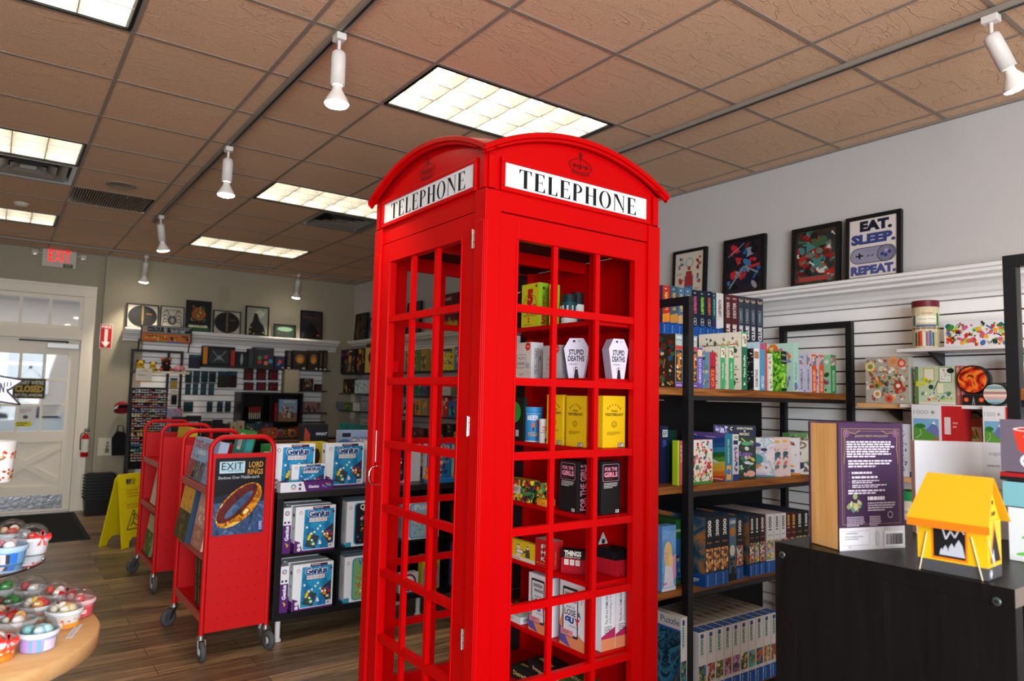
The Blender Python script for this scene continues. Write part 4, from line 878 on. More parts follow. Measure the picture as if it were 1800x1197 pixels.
# games and books on the carts: slabs leaning back against the divider
def leaner(x, y0, y1, z, h, th, lean, base, draw, label, name='board_game_box', cat='board game'):
    """a box facing -X, leaning; (x, z) its lower front edge"""
    w = y1-y0; mb = MB(); mb.box(-th/2, th/2, -w/2, w/2, 0, h, base)
    p = Pen(mb, (-th/2, w/2, 0), (0, -1, 0), (0, 0, 1)); draw(p, w, h)
    pf = Pen(mb, (-th/2, -w/2, 0), (1, 0, 0), (0, 0, 1))
    return put(name, mb, x+th/2, (y0+y1)/2, z+th/2*sin(lean), label, cat, None, 0, 0, lean)
def ticket(p, w, h):
    p.rect(0, 0, w, h, '8fb4d6'); p.rect(0, 0, w, h*.45, '6a6a72'); p.text('TICKET', w*.06, h*.74, w*.55, h*.93, 'b8281e', fit=True, bold=.03); p.text('to RIDE', w*.58, h*.74, w*.97, h*.9, 'b8281e', fit=True, bold=.02); p.text('LONDON', w*.35, h*.60, w*.85, h*.7, 'eceff2', fit=True, bold=.02)
    for cx, c1 in ((w*.2, 'c8281c'), (w*.42, '2a2e38')): p.poly([(cx-w*.09, h*.04), (cx+w*.09, h*.04), (cx+w*.05, h*.42), (cx-w*.05, h*.42)], c1); p.disc(cx, h*.48, h*.055, 'd8a888'); p.disc(cx, h*.54, h*.04, c1)
    p.poly([(w*.40, h*.2), (w*.44, h*.2), (w*.43, h*.4), (w*.41, h*.4)], 'd8b030'); p.blobs(w*.55, h*.05, w*.97, h*.5, ['5a5a62', '8a8a90', '3a3c46', 'a84a3a', 'c8c0b0'], 24, 4, (.05, .14))
def scene(sky, land, accent, n=30, seed=0, split=.5):
    def f(p, w, h): p.rect(0, 0, w, h*split, land[0]); p.rect(0, h*split, w, h, sky); p.blobs(0, 0, w, h*split, land, n, seed, (.05, .16)); p.blobs(w*.1, h*split, w*.9, h*.95, accent, n//3, seed+1, (.05, .14))
    return f
LN = .20
leaner(AX0+.008, AY0+.235, AY0+.63, shA[0]+.001, .25, .05, LN, 'b8c4d0', ticket, 'shrink-wrapped travel board game on the top shelf of the nearer cart')
leaner(AX0+.006, AY0+.03, AY0+.225, shA[0]+.001, .25, .05, LN, 'a0b0c8', scene('8fb0d8', ['7a8ab0', '9aa8c8'], ['c8a0a0'], 20, 3), 'lavender boxed game at the near end of the top shelf of the nearer cart')
leaner(AX0-.045, AY0+.31, AY0+.60, shA[1]+.0105, .30, .06, LN-.04, '28405c', scene('d8a03a', ['4a4a2a', '2a3020', '8a6a30', '6a5a3a'], ['e8c060', '7a8a60', 'c86a2a'], 40, 5, .55), 'boxed game with a sunset battle scene on the middle shelf of the nearer cart', )
leaner(AX0-.02, AY0+.03, AY0+.28, shA[1]+.0105, .29, .05, LN-.04, 'd8b088', scene('c8988a', ['b07a6a', 'd8a898'], ['ecdcc8', 'e8c8b0'], 24, 6, .4), 'rosy boxed game with a pale shape on the middle shelf of the nearer cart')
def spineb(p, w, h): p.rect(0, 0, w, h, '2a1812'); p.text('ROGUE ESCAPE', w*.15, h*.06, w*.85, h*.94, 'b8862e', rot=90, bold=.02)
for k in range(3):
    w_, h_ = .055, .28; mb = box_mesh(.13, w_, h_, '241612', None, lambda f: (f['L'].rect(0, 0, w_, h_, '2a1812'), f['L'].frame(w_*.08, h_*.02, w_*.92, h_*.98, .002, '8a6424'), f['L'].text('ROAD TO VEGAS' if k else 'ROGUE ESCAPE', w_*.3, h_*.08, w_*.75, h_*.92, 'b8862e', rot=90, bold=.02)))
    put('board_game_box', mb, AX0+.085, AY0+.10+k*.075, shA[2]+.007, ['dark gilt-lettered game box nearest the end panel on the bottom shelf of the nearer cart', 'dark gilt-lettered game box in the middle of the bottom shelf of the nearer cart', 'dark gilt-lettered game box farthest back on the bottom shelf of the nearer cart'][k], 'board game', None, 0, -.13 if k else -.11)
leaner(AX1-.16, AY0+.16, AY0+.40, shA[0]+.001, .27, .04, LN, '2a8a88', lambda p, w, h: (p.rect(0, 0, w, h, '2d8d8c'), p.rect(w*.3, h*.7, w*.6, h*.95, 'e4e4e0'), p.para(w*.33, h*.75, w*.57, h*.92, 4, '44484a')), 'teal boxed game with a white price label on the top of the nearer cart')
leaner(AX1-.108, AY0+.30, AY0+.55, shA[0]+.001, .30, .04, LN, '2a7a34', lambda p, w, h: (p.rect(0, 0, w, h, '2f8a3a'), p.text('ON', w*.2, h*.75, w*.6, h*.95, 'dfe8da', bold=.04)), 'green boxed game behind the teal one on the nearer cart')
leaner(BX0+.02, BY0+.08, BY0+.42, shB[1]+.001, .30, .04, LN-.05, 'c8bca8', lambda p, w, h: (p.rect(0, 0, w, h, 'd2c8b6'), p.rect(w*.3, h*.78, w*.8, h*.93, 'b09048'), p.para(w*.1, h*.5, w*.9, h*.7, 4, 'a89c88'), p.text('Dust', w*.5, h*.06, w*.85, h*.16, '9a2a1e')), 'cream boxed game on the middle shelf of the farther cart')
leaner(BX0+.02, BY0+.35, BY0+.62, shB[2]+.001, .29, .05, LN-.05, '8a9a6a', scene('b8b890', ['4a6a3a', 'c8b860', '7a9a4a', 'b04a2a'], ['e8e0c0', '8a5a2a'], 30, 8, .6), 'green and cream boxed game on the bottom shelf of the farther cart')
leaner(BX0+.03, BY0+.05, BY0+.30, shB[2]+.001, .29, .05, LN-.05, '1a1a1e', scene('2a2a30', ['1a1a20', '3a3a40'], ['6a6a70'], 10, 9, .6), 'black boxed game on the bottom shelf of the farther cart')
leaner(BX0+.195, BY0+.10, BY0+.55, shB[0]+.001, .25, .05, .1, 'd8b828', lambda p, w, h: (p.rect(0, 0, w, h, 'd8b828'), p.text('Bananas', w*.3, h*.3, w*.8, h*.7, 'a83a1e', bold=.04)), 'yellow game box on the top shelf of the farther cart')

# ================================================================== things by the door
def wet_sign():
    P0 = onz(214, 966, 0); x0, x1 = 0, .31; yf = P0.y; H = .66; TR = Matrix.Translation(P0) @ Matrix.Rotation(.62, 4, 'Z')
    t = thing('wet_floor_sign', (P0.x, P0.y, 0), 'yellow folding wet-floor caution sign standing beside the farther red cart', 'sign'); YL = M('d9c40f', .4); YS = .22
    for s, nm in ((0, 'front_leaf'), (1, 'back_leaf')):
        a = .17 if s == 0 else -.17; yb = 0 if s == 0 else 2*sin(.19)*H*.985+.02; a = .19 if s == 0 else -.19
        T = TR @ Matrix.Translation((x0, yb, .002)) @ Matrix.Rotation(-a, 4, 'X'); mb = MB(T); w = x1-x0
        out = [(0, 0), (w*.22, 0), (w*.26, .05), (w*.38, .085), (w*.62, .085), (w*.74, .05), (w*.78, 0), (w, 0), (w*.93, H-.05), (w*.86, H), (w*.14, H), (w*.07, H-.05)]
        hole = [(w*.32, H-.10), (w*.68, H-.10), (w*.68, H-.045), (w*.32, H-.045)]
        # build as strips around the handle hole
        mb.prism([(0, 0), (w*.22, 0), (w*.26, .05), (w*.38, .085), (w*.62, .085), (w*.74, .05), (w*.78, 0), (w, 0), (w*.935, H-.10), (w*.065, H-.10)], -.008, .008, YL)
        mb.prism([(w*.065, H-.0999), (w*.32, H-.0999), (w*.32, H-.045), (w*.06, H-.045)], -.008, .008, YL); mb.prism([(w*.68, H-.0999), (w*.935, H-.0999), (w*.94, H-.045), (w*.68, H-.045)], -.008, .008, YL)
        mb.prism([(w*.06, H-.0449), (w*.94, H-.0449), (w*.86, H), (w*.14, H)], -.008, .008, YL)
        if s == 0:
            pn = Pen(mb, (0, -.008, 0), (1, 0, 0), (0, 0, 1)); c = 'a8481a'
            pn.frame(w*.14, H-.24, w*.86, H-.13, .003, 'b8a60c'); pn.text('CAUTION', w*.28, H-.16, w*.72, H-.142, c, fit=True, bold=.02); pn.text('ATENCION', w*.28, H-.187, w*.72, H-.169, c, fit=True, bold=.02); pn.text('CUIDADO', w*.3, H-.214, w*.7, H-.196, c, fit=True, bold=.02)
            pn.frame(w*.12, .12, w*.88, H-.26, .003, 'b8a60c'); pn.text('WET FLOOR', w*.25, H-.29, w*.75, H-.272, c, fit=True, bold=.02); pn.text('PISO MOJADO', w*.25, H-.315, w*.75, H-.299, c, fit=True, bold=.02)
            k = '25231a'; pn.line([(w*.2, .16), (w*.5, .33), (w*.8, .16), (w*.2, .16)], .009, k); pn.disc(w*.5, .285, .012, k); pn.line([(w*.5, .27), (w*.44, .22), (w*.34, .19)], .01, k); pn.line([(w*.44, .22), (w*.55, .19), (w*.62, .18)], .01, k); pn.line([(w*.5, .265), (w*.6, .235)], .007, k)
        mb.build(nm, t)
    return t
wet_sign()
# stack of black hand baskets
p = ony(178, 860, 9.28); bx0 = ony(150, 860, 9.28).x; bx1 = ony(204, 860, 9.28).x
BKT = M('17181a', .45)
for k in range(8):
    mb = MB(); z = .001+k*.035 if k else .001; w = (bx1-bx0); h = .20 if k == 7 else .20; cx, cy = (bx0+bx1)/2, 9.28+.13; a, b = w/2, .13
    o = [(cx-a, cy-b), (cx+a, cy-b), (cx+a, cy+b), (cx-a, cy+b)]; s_ = .86
    i_ = [(cx-a*s_, cy-b*s_), (cx+a*s_, cy-b*s_), (cx+a*s_, cy+b*s_), (cx-a*s_, cy+b*s_)]
    vs = [(x, y, z) for x, y in i_]+[(x, y, z+h) for x, y in o]; mb.add(vs, [(0, 3, 2, 1)]+[(q, (q+1) % 4, 4+(q+1) % 4, 4+q) for q in range(4)], BKT)
    e = .008; mb.box(cx-a-e, cx+a+e, cy-b-e, cy-b+.002, z+h-.014, z+h, BKT); mb.box(cx-a-e, cx+a+e, cy+b-.002, cy+b+e, z+h-.014, z+h, BKT); mb.box(cx-a-e, cx-a+.002, cy-b, cy+b, z+h-.014, z+h, BKT); mb.box(cx+a-.002, cx+a+e, cy-b, cy+b, z+h-.014, z+h, BKT)
    L_ = 'black plastic shopping basket, %s' % ['lowest of the stack beside the back door', 'second from the floor in the stack by the door', 'third from the floor in the stack by the door', 'fourth from the floor in the stack by the door', 'fourth from the top in the stack by the door', 'third from the top in the stack by the door', 'second from the top in the stack by the door', 'topmost of the stack beside the back door'][k]
    tt = tag(mb.build('shopping_basket', org=(cx, cy, z)), L_, 'basket', 'stack of black hand baskets')
    if k == 7: mb = MB(); mb.tube([(cx-a, cy, z+h-.01), (cx-a*.8, cy+.03, z+h+.02), (cx+a*.8, cy+.03, z+h+.02), (cx+a, cy, z+h-.01)], .006, BKT); mb.build('handle', tt)
# fire extinguisher on its hook
p = ony(150, 775, WB-.08)
t = thing('fire_extinguisher', (p.x, WB-.07, .80), 'red fire extinguisher hanging on the wall just right of the back door', 'fire extinguisher')
x, y = p.x-.0, WB-.045; SQ = Matrix.Translation((x, y, ony(150, 803, WB-.045).z)) @ Matrix.Scale(.8, 4) @ Matrix.Translation((-x, -y, -.76)); RB = M('b80f14', .3)
mb = MB(SQ); mb.lathe([(0, .0), (.045, .0), (.05, .01), (.05, .26), (.042, .30), (.02, .325), (.016, .34)], RB, (x, y, .76), 20); mb.build('cylinder', t)
mb = MB(SQ); mb.cyl((x, y, 1.10), .016, .03, 'b8a860', 12); mb.prism([(x-.02, 1.12), (x+.05, 1.13), (x+.055, 1.145), (x-.015, 1.145)], y-.008, y+.008, BLACK); mb.prism([(x-.02, 1.148), (x+.045, 1.17), (x+.045, 1.18), (x-.02, 1.16)], y-.008, y+.008, BLACK); mb.build('valve', t)
mb = MB(SQ); mb.tube([(x-.018, y, 1.115), (x-.055, y-.01, 1.09), (x-.062, y-.01, 1.0), (x-.055, y-.01, .86)], .007, BLACK); mb.build('hose', t)
mb = MB(SQ); mb.lathe([(.0508, .07), (.0508, .26)], 'e0dccf', (x, y, .76), 20, True, 'z'); mb.build('label_band', t)
# ================================================================== goods on the shelves inside the phone box
SXI = SX+.008
def room(z): return min([q-.018 for q in SZ if q > z+.05]+[2.0])-z-.004
def shelf_item(xl, xc, xr, pt, z, label, base, dl, df, name='party_game_box', cat='card game', group=None, X0=SXI, top=None):
    """carton facing the door: cover on its -X face between xl and xc, edge towards the front window between xc and xr"""
    yc = max(onx(xc, pt, X0).y, BY+.086); a = Vector((X0, yc, 0)); w = ony(xr, pt, yc).x-X0; d = onx(xl, pt, X0).y-yc; h = min(onx(xc, pt, X0).z-z-.0012, room(z))
    def dr(f):
        if dl: dl(f['L'], d, h)
        if df: df(f['F'], w, h)
    return put(name, box_mesh(w, d, h, base, dict(T=top) if top else None, dr), X0+w/2, yc+d/2, z, label, cat, group)
def front_item(xl, xr, pt, z, label, base, df, name='party_game_box', cat='card game', group=None, Y=BY+.065, d=.06, dl=None, shape=None):
    a = ony(xl, pt, Y); b = ony(xr, pt, Y); w = b.x-a.x; h = min(ony((xl+xr)/2, pt, Y).z-z-.0012, room(z))
    def dr(f):
        if df: df(f['F'], w, h)
        if dl: dl(f['L'], d, h)
    return put(name, box_mesh(w, d, h, base, None, dr), (a.x+b.x)/2, Y+d/2, z, label, cat, group)
S1, S2, S3, S4, S5, S6 = SZ
def five(p, w, h):
    p.rect(0, 0, w, h, 'd8d01e'); p.ring(w*.5, h*.52, w*.36, w*.02, '2a2a12', ry=h*.24); p.text('5', w*.32, h*.5, w*.68, h*.88, 'c81e1e', fit=True, bold=.08); p.text('SECOND', w*.16, h*.42, w*.84, h*.52, 'c81e1e', fit=True, bold=.06)
    p.rect(w*.12, h*.24, w*.88, h*.29, 'b0a818'); p.text('2', w*.34, h*.1, w*.52, h*.22, 'c81e1e', bold=.05); p.disc(w*.85, h*.93, w*.05, '2a2a12'); p.para(w*.15, h*.03, w*.85, h*.07, 1, '8a8414')
def fiveside(p, w, h): p.rect(0, 0, w, h, '8db81e'); p.disc(w*.5, h*.88, w*.12, '2a3a12'); p.text('SECOND', w*.35, h*.3, w*.65, h*.75, '3a5a14', rot=90, bold=.03); p.text('5', w*.25, h*.05, w*.75, h*.25, 'c81e1e', bold=.06); p.text('!', w*.4, h*.45, w*.6, h*.6, 'c83a1e', bold=.05)
shelf_item(918, 948, 964, 496, S1, 'yellow question game box with a big red 5, top shelf inside the phone box', 'd8d01e', five, fiveside)
shelf_item(966, 970, 984, 499, S1, 'green edge of a second question game box beside the yellow one, top shelf', '8db81e', five, fiveside)
shelf_item(906, 916, 930, 508, S1, 'dark purple box at the far end of the top shelf in the phone box', '241a30', None, None, X0=SXI+.06)
p = onx(1001, 520, 2.06)
mb = MB(); mb.cyl((0, 0, 0), .036, .10, '17464c', 20); mb.lathe([(.0365, .0), (.0365, .03)], 'dfe3e4', (0, 0, 0), 20); mb.cyl((0, 0, .1), .034, .035, '10282c', 20, top='1d3a3e'); 
for k in range(10): a = k*.63; mb.box(.0365*cos(a)-.003, .0365*cos(a)+.003, .0365*sin(a)-.003, .0365*sin(a)+.003, .04, .085, 'cfd8d8')
put('card_game_tin', mb, p.x, p.y, S1, 'dark teal round game tin on the top shelf of the phone box', 'game tin')
mb = MB(); mb.cyl((0, 0, 0), .03, .155, '17161a', 18); mb.lathe([(.0305, .05), (.0305, .10)], 'd8dad6', (0, 0, 0), 18); put('card_game_tin', mb, p.x+.075, p.y+.03, S1, 'taller black and white game tin behind the teal one on the top shelf', 'game tin')
def truth(g=0):
    c = ['ddd4ca', 'b9b6b4'][g]
    def f(p, w, h): p.rect(0, 0, w, h, c); p.frame(w*.2, h*.3, w*.72, h*.66, w*.012, '4a4644'); p.text('TRUTH', w*.26, h*.52, w*.66, h*.6, '4a4644', fit=True); p.text('DRINK', w*.26, h*.38, w*.66, h*.46, '4a4644', fit=True); p.disc(w*.82, h*.88, w*.14, 'd8331e'); p.rect(w*.74, h*.87, w*.9, h*.89, 'f0e4dc'); p.text('KIT', w*.4, h*.08, w*.62, h*.14, '6a6462', fit=True); p.line([(w*.02, h*.78), (w*.3, h*.9), (w*.3, h*.7)], w*.01, 'b8a89a'); p.line([(w*.7, h*.2), (w*.95, h*.14)], w*.01, 'b8a89a'); p.poly([(w*.72, h*.3), (w*.88, h*.26), (w*.92, h*.4), (w*.78, h*.44)], 'a8b4c8')
    return f
def truthside(c='cfccce'):
    def f(p, w, h): p.rect(0, 0, w, h, c); p.frame(w*.3, h*.12, w*.62, h*.82, w*.03, '5a5654'); p.text('TRUTH or DRINK', w*.36, h*.15, w*.56, h*.79, '35322f', rot=90, fit=True, bold=.01); p.rect(w*.7, h*.5, w*.78, h*.62, '5a5654')
    return f
shelf_item(903, 934, 955, 601, S2, 'cream drinking card game box with a red round sticker, second shelf', 'd0cccb', truth(), truthside())
shelf_item(955, 985, 999, 606, S2, 'grey drinking card game box right of the cream one, second shelf', 'b4b1b0', truth(1), truthside('8f8b8c'))
shelf_item(896, 905, 915, 583, S2, 'small white box behind the cream drinking game on the second shelf', 'c9c9c9', None, lambda p, w, h: p.text('K', w*.3, h*.55, w*.7, h*.75, '5a5654'), X0=SXI+.08)
def coffin(f_is_left, w, h, d):
    out = [(-.30, 0), (.30, 0), (.5, .74), (.27, 1), (-.27, 1), (-.5, .74)]; mb = MB()
    mb.prism([(a*w, b*h) for a, b in out], -d/2, d/2, 'd5cfe0', 'y', 'b9b2c6'); p = Pen(mb, (-w/2, -d/2, 0), (1, 0, 0), (0, 0, 1))
    p.text('STUPID', w*.2, h*.58, w*.8, h*.72, '2a2830', fit=True, bold=.03); p.text('DEATHS', w*.17, h*.42, w*.83, h*.56, '2a2830', fit=True, bold=.03); p.para(w*.22, h*.33, w*.8, h*.37, 1, '6a6470')
    p.rect(w*.36, h*.9, w*.46, h*.95, '2a2830'); p.para(w*.58, h*.9, w*.7, h*.95, 2, '8a8490'); p.poly([(w*.42, 0), (w*.62, 0), (w*.57, h*.22), (w*.46, h*.22)], '1c1a20'); p.disc(w*.51, h*.25, w*.06, '1c1a20'); p.disc(w*.52, h*.245, w*.035, 'e8e4ea'); p.line([(w*.42, h*.14), (w*.40, h*.28)], w*.025, 'd89a6a')
    q = Pen(mb, (w/2*.6, -d/2, 0), (0, 1, 0), (w*.2, 0, h*.74)); return mb
mb = coffin(1, .108, .173, .055); q = onx(1014, 640, 2.04); put('coffin_game_box', mb, 2.04, q.y, S2, 'lilac coffin-shaped game box turned toward the door, second shelf', 'card game', 'coffin-shaped game boxes', rz=-.85)
mb = coffin(0, .098, .171, .055); put('coffin_game_box', mb, ony(1081, 640, 2.19).x, 2.19, S2, 'lilac coffin-shaped game box facing the front window, second shelf right', 'card game', 'coffin-shaped game boxes', rz=-.2)
# third shelf
shelf_item(895, 921, 928, 699, S3, 'green and black box at the left end of the third shelf', '15251a', lambda p, w, h: (p.rect(0, 0, w, h, '121413'), p.disc(w*.4, h*.66, w*.42, '1f9a3a'), p.rect(w*.5, h*.1, w*.7, h*.25, 'c8ccc8')), None)
def tin(x, y, z, r, h, body, lid, lidh, draw, label):
    mb = MB(); mb.cyl((0, 0, 0), r, h-lidh, body, 28); mb.cyl((0, 0, h-lidh), r*1.04, lidh, lid, 28); draw(mb, r, h); return put('game_tin', mb, x, y, z, label, 'game tin')
def wrap(mb, r, a0, a1, z0, z1, col, n=8, off=.0006):
    """patch of print on a round tin; angles in degrees, 0 = +X"""
    vs = []; r += off
    for k in range(n+1): a = radians(a0+(a1-a0)*k/n); vs += [(r*cos(a), r*sin(a), z0), (r*cos(a), r*sin(a), z1)]
    mb.add(vs, [(2*k, 2*k+2, 2*k+3, 2*k+1) for k in range(n)], col)
def wraptext(mb, s, r, ac, wdeg, z0, z1, col, bold=.03, off=.0012):
    vs, fs, _ = glyphs(s, bold); r += off; mb.add([(r*cos(radians(ac-wdeg/2+x*wdeg)), r*sin(radians(ac-wdeg/2+x*wdeg)), z0+y*(z1-z0)) for x, y in vs], fs, col)
VA = 232                                                     # direction that looks back at the photographer
def beer(mb, r, h):
    wrap(mb, r, VA-70, VA+70, 0, h*.03, 'd8dce0'); wraptext(mb, 'BEER', r, VA-6, 78, h*.62, h*.76, 'eceff2'); wraptext(mb, 'YOGA', r, VA-6, 70, h*.16, h*.28, 'd8a868'); wrap(mb, r, VA-14, VA+6, h*.4, h*.55, 'c86a3a', off=.0009); wrap(mb, r, VA-6, VA+2, h*.32, h*.42, '1c1c1e', off=.0009); wrap(mb, r, VA+22, VA+32, h*.45, h*.62, 'b83a2a', off=.0009); wrap(mb, r, VA-70, VA+70, h*.80, h*.815, 'a8c8e0')
q = onx(938, 760, 2.035); tin(q.x, q.y, S3, .041, onx(938, 716, 2.0).z-S3, '2f86c4', '3a92cf', .02, beer, 'blue round beer-and-yoga game tin on the third shelf')
def whitecup(mb, r, h): wrap(mb, r, VA-20, VA+30, h*.5, h*.68, 'c8281e'); wrap(mb, r, VA-40, VA+20, h*.42, h*.45, '8a8484'); wrap(mb, r, VA+10, VA+40, h*.05, h*.2, '3a3636'); wraptext(mb, 'BOX', r, VA+5, 40, h*.53, h*.65, 'f0e8e4')
q = onx(956, 770, 2.02); tin(q.x, q.y, S3, .023, onx(956, 737, 2.0).z-S3, 'd9d5d3', 'e0dcda', .014, whitecup, 'small white round game tub beside the blue tin on the third shelf')
YEL = 'e2b80a'
def better(p, w, h):
    p.rect(0, 0, w, h, YEL); c = '3a3010'
    for i, ch in enumerate('BETTER'):
        a = pi*.82-pi*.64*i/5; p.text(ch, w*(.5+.33*cos(a))-w*.045, h*(.66+.14*sin(a)), w*(.5+.33*cos(a))+w*.045, h*(.66+.14*sin(a))+h*.045, c, bold=.03)
    p.text('THAN', w*.36, h*.69, w*.64, h*.725, c, fit=True, bold=.03); p.text('YESTERDAY', w*.08, h*.61, w*.92, h*.665, c, fit=True, bold=.03)
    p.ring(w*.5, h*.45, w*.11, w*.018, c, ry=h*.055); p.ring(w*.5, h*.45, w*.055, w*.014, c, 8, pi, 2*pi, ry=h*.028); p.disc(w*.46, h*.465, w*.014, c); p.disc(w*.54, h*.465, w*.014, c)
    p.para(w*.18, h*.24, w*.82, h*.31, 3, '8a6e10'); p.rect(w*.68, h*.01, w*.93, h*.085, 'd8d2c0'); p.frame(w*.68, h*.01, w*.93, h*.085, w*.02, '2a2820'); p.para(w*.71, h*.025, w*.9, h*.07, 2, '2a2820', .7)
def yside(p, w, h): p.rect(0, 0, w, h, 'd9ae08'); p.text('BETTER', w*.3, h*.1, w*.6, h*.3, '6a5410', rot=90)
YG = 'yellow party game boxes on the third shelf'
shelf_item(962, 990, 996, 694, S3, 'yellow smiley game box farthest left of the three, third shelf', YEL, better, yside, group=YG)
shelf_item(996, 1028, 1040, 696, S3, 'yellow smiley game box in the middle of the three, third shelf', YEL, better, yside, group=YG)
front_item(1060, 1099, 696, S3, 'yellow smiley game box facing the front window at the right, third shelf', YEL, better, group=YG)
# fourth shelf
PATT = art(['2a6a3a', 'd8b41e', '1c1c1e', 'b8281e', '3a8a4a', 'e0c83a', '2a2a2c'], 75, 'cells', 3)
def pat(p, w, h): p.rect(0, 0, w, h, PATT); p.rect(w*.25, h*.32, w*.62, h*.72, 'cfc8b8'); p.para(w*.3, h*.42, w*.57, h*.65, 3, '5a5648')
shelf_item(892, 930, 948, 846, S4, 'small harlequin-patterned box in green, yellow and red on the fourth shelf', PATT, pat, lambda p, w, h: p.rect(0, 0, w, h, PATT), top='b8a020')
shelf_item(944, 951, 966, 850, S4, 'second harlequin-patterned box just right of the first on the fourth shelf', PATT, None, None, X0=SXI+.015, top='b8a020')
shelf_item(944, 960, 976, 879, S4, 'low orange patterned box in front of the harlequin boxes, fourth shelf', 'e89a1e', lambda p, w, h: p.rect(0, 0, w, h, art(['e89a1e', 'f0c03a', 'd87a14'], 160, 'cells', 2)), lambda p, w, h: p.rect(0, 0, w, h, art(['e89a1e', 'f0c03a', 'd87a14'], 160, 'cells', 2)), X0=SXI-.002)
def girls(p, w, h):
    p.rect(0, 0, w, h, '141416'); p.rrect(w*.08, h*.62, w*.92, h*.95, w*.06, 'b0788a'); p.rrect(w*.105, h*.63, w*.895, h*.94, w*.05, '141416'); p.text('FOR THE', w*.18, h*.82, w*.82, h*.89, 'e08aa0', fit=True, bold=.04); p.text('GIRLS', w*.15, h*.70, w*.85, h*.80, 'e08aa0', fit=True, bold=.05); p.para(w*.2, h*.65, w*.8, h*.68, 1, '7a2a3a')
    p.para(w*.14, h*.49, w*.88, h*.6, 4, 'c8c4c6'); p.rect(w*.74, h*.02, w*.92, h*.08, 'c8c8c8'); p.para(w*.76, h*.03, w*.9, h*.07, 2, '1a1a1a', .7)
def girlside(p, w, h): p.rect(0, 0, w, h, '1a191b'); p.text('FOR THE GIRLS', w*.3, h*.04, w*.78, h*.93, 'e08aa0', rot=90, fit=True, bold=.03)
shelf_item(984, 1014, 1036, 811, S4, 'black party game box with pink lettering on cover and spine, fourth shelf', '141416', girls, girlside, group='black party game boxes with pink lettering')
front_item(1057, 1091, 811, S4, 'black party game box with pink lettering facing the front window, fourth shelf', '141416', girls, group='black party game boxes with pink lettering')
# fifth shelf
def men(p, w, h):
    p.rect(0, 0, w, h, 'd8b81a'); p.rect(0, 0, w, h*.18, 'd8d0c0'); p.para(w*.05, h*.04, w*.7, h*.12, 1, '7a7468')
    for cx, s, c in ((.36, 1, 'dcd6c6'), (.72, -1, '4a4438')): p.poly([(w*(cx-.09), h*.22), (w*(cx+.09), h*.22), (w*(cx+.07), h*.66), (w*(cx-.07), h*.66)], c); p.disc(w*cx, h*.74, w*.055, 'e0cf9a'); p.disc(w*cx, h*.79, w*.05, '2a261a', h*.03); p.line([(w*cx, h*.55), (w*(cx+.17*s), h*.45)], w*.04, c)
    p.frame(w*.28, h*.36, w*.55, h*.56, w*.012, '4a4438'); p.rect(w*.3, h*.38, w*.53, h*.54, 'e8e0cc')
shelf_item(896, 941, 948, 958, S5, 'yellow box showing two cartoon men in suits, fifth shelf', 'd8b81a', men, None)
def fmk(p, w, h):
    p.rect(0, 0, w, h, 'b8161c')
    for i, ch in enumerate('FMK'): p.text(ch, w*.36, h*(.66-.22*i), w*.66, h*(.84-.22*i), '18203a', fit=True, bold=.09); p.text(ch, w*.38, h*(.67-.22*i), w*.64, h*(.83-.22*i), 'e6dfc8', fit=True, bold=.02)
    p.para(w*.1, h*.12, w*.9, h*.17, 1, 'd88a3a')
shelf_item(941, 970, 990, 953, S5, 'red adult card game box with stacked cream initials, fifth shelf', 'b8161c', fmk, lambda p, w, h: (p.rect(0, 0, w, h, 'b0141a'), p.text('MORE CARDS', w*.3, h*.1, w*.4, h*.7, 'd88a3a', rot=90)), top='b0adab')
def pouch(w, d, h, front):
    mb = MB(); n = 6; prof = [(-d/2*.8, 0), (-d/2, h*.12), (-d/2*.94, h*.62), (-d/2*.7, h*.95), (0, h), (d/2*.7, h*.95), (d/2*.94, h*.62), (d/2, h*.12), (d/2*.8, 0)]
    RP = M('a81828', .35, bump=.3, bscale=60); BP = M('121214', .4, bump=.3, bscale=60)
    lo = [(a, b) for a, b in prof if b <= h*.63]; 
    mb.prism(prof, -w/2, w/2, BP, 'x'); mb.prism([(a*1.02, b) for a, b in prof if b <= h*.63], -w/2-.001, w/2+.001, RP, 'x')
    mb.tube([(-w/2, 0, h*.98), (w/2, 0, h*.98)], .003, BP, 6)
    if front:
        p = Pen(mb, (-w/2, -d/2*1.03, 0), (1, 0, 0), (0, 0, 1), 4e-4); p.text('THINGS', w*.12, h*.72, w*.78, h*.93, 'e6e0d6', fit=True, bold=.05); p.text('THOUGHTS ON SILK', w*.12, h*.64, w*.75, h*.70, 'd8d0c6', fit=True, bold=.02)
        for i in range(3): p.rrect(w*(.12+.22*i), h*.36, w*(.29+.22*i), h*.58, w*.02, 'dcd6cc'); p.ring(w*(.205+.22*i), h*.47, w*.05, w*.01, '6a6460', 10)
    return mb
q = onx(1012, 990, 2.05); put('game_pouch', pouch(.115, .045, .105, True), 2.05, q.y, S5, 'red and black zipped pouch lettered in white, fifth shelf', 'pouch', 'zipped card game pouches', rz=-1.05)
for k in range(3): put('game_pouch', pouch(.11, .036, .105, False), ony(1068+k*11, 1000, 2.24).x, 2.235, S5, ['red and black zipped pouch nearest the mullion on the right of the fifth shelf', 'red and black zipped pouch in the middle of three, fifth shelf right', 'red and black zipped pouch at the right end of the fifth shelf'][k], 'pouch', 'zipped card game pouches', rz=-1.45)
q = ony(1074, 958, 2.26)
mb = MB(); mb.prism([(-.028, 0), (.028, 0), (0, .05)], -.002, .002, 'b8b4b4'); p_ = Pen(mb, (-.028, -.002, 0), (1, 0, 0), (0, 0, 1)); p_.disc(.028, .012, .011, '141416'); p_.ring(.028, .026, .012, .0015, '7a7676', 12)
put('display_card', mb, q.x, 2.31, S5+.108, 'small grey triangular card standing above the pouches, fifth shelf', 'card')
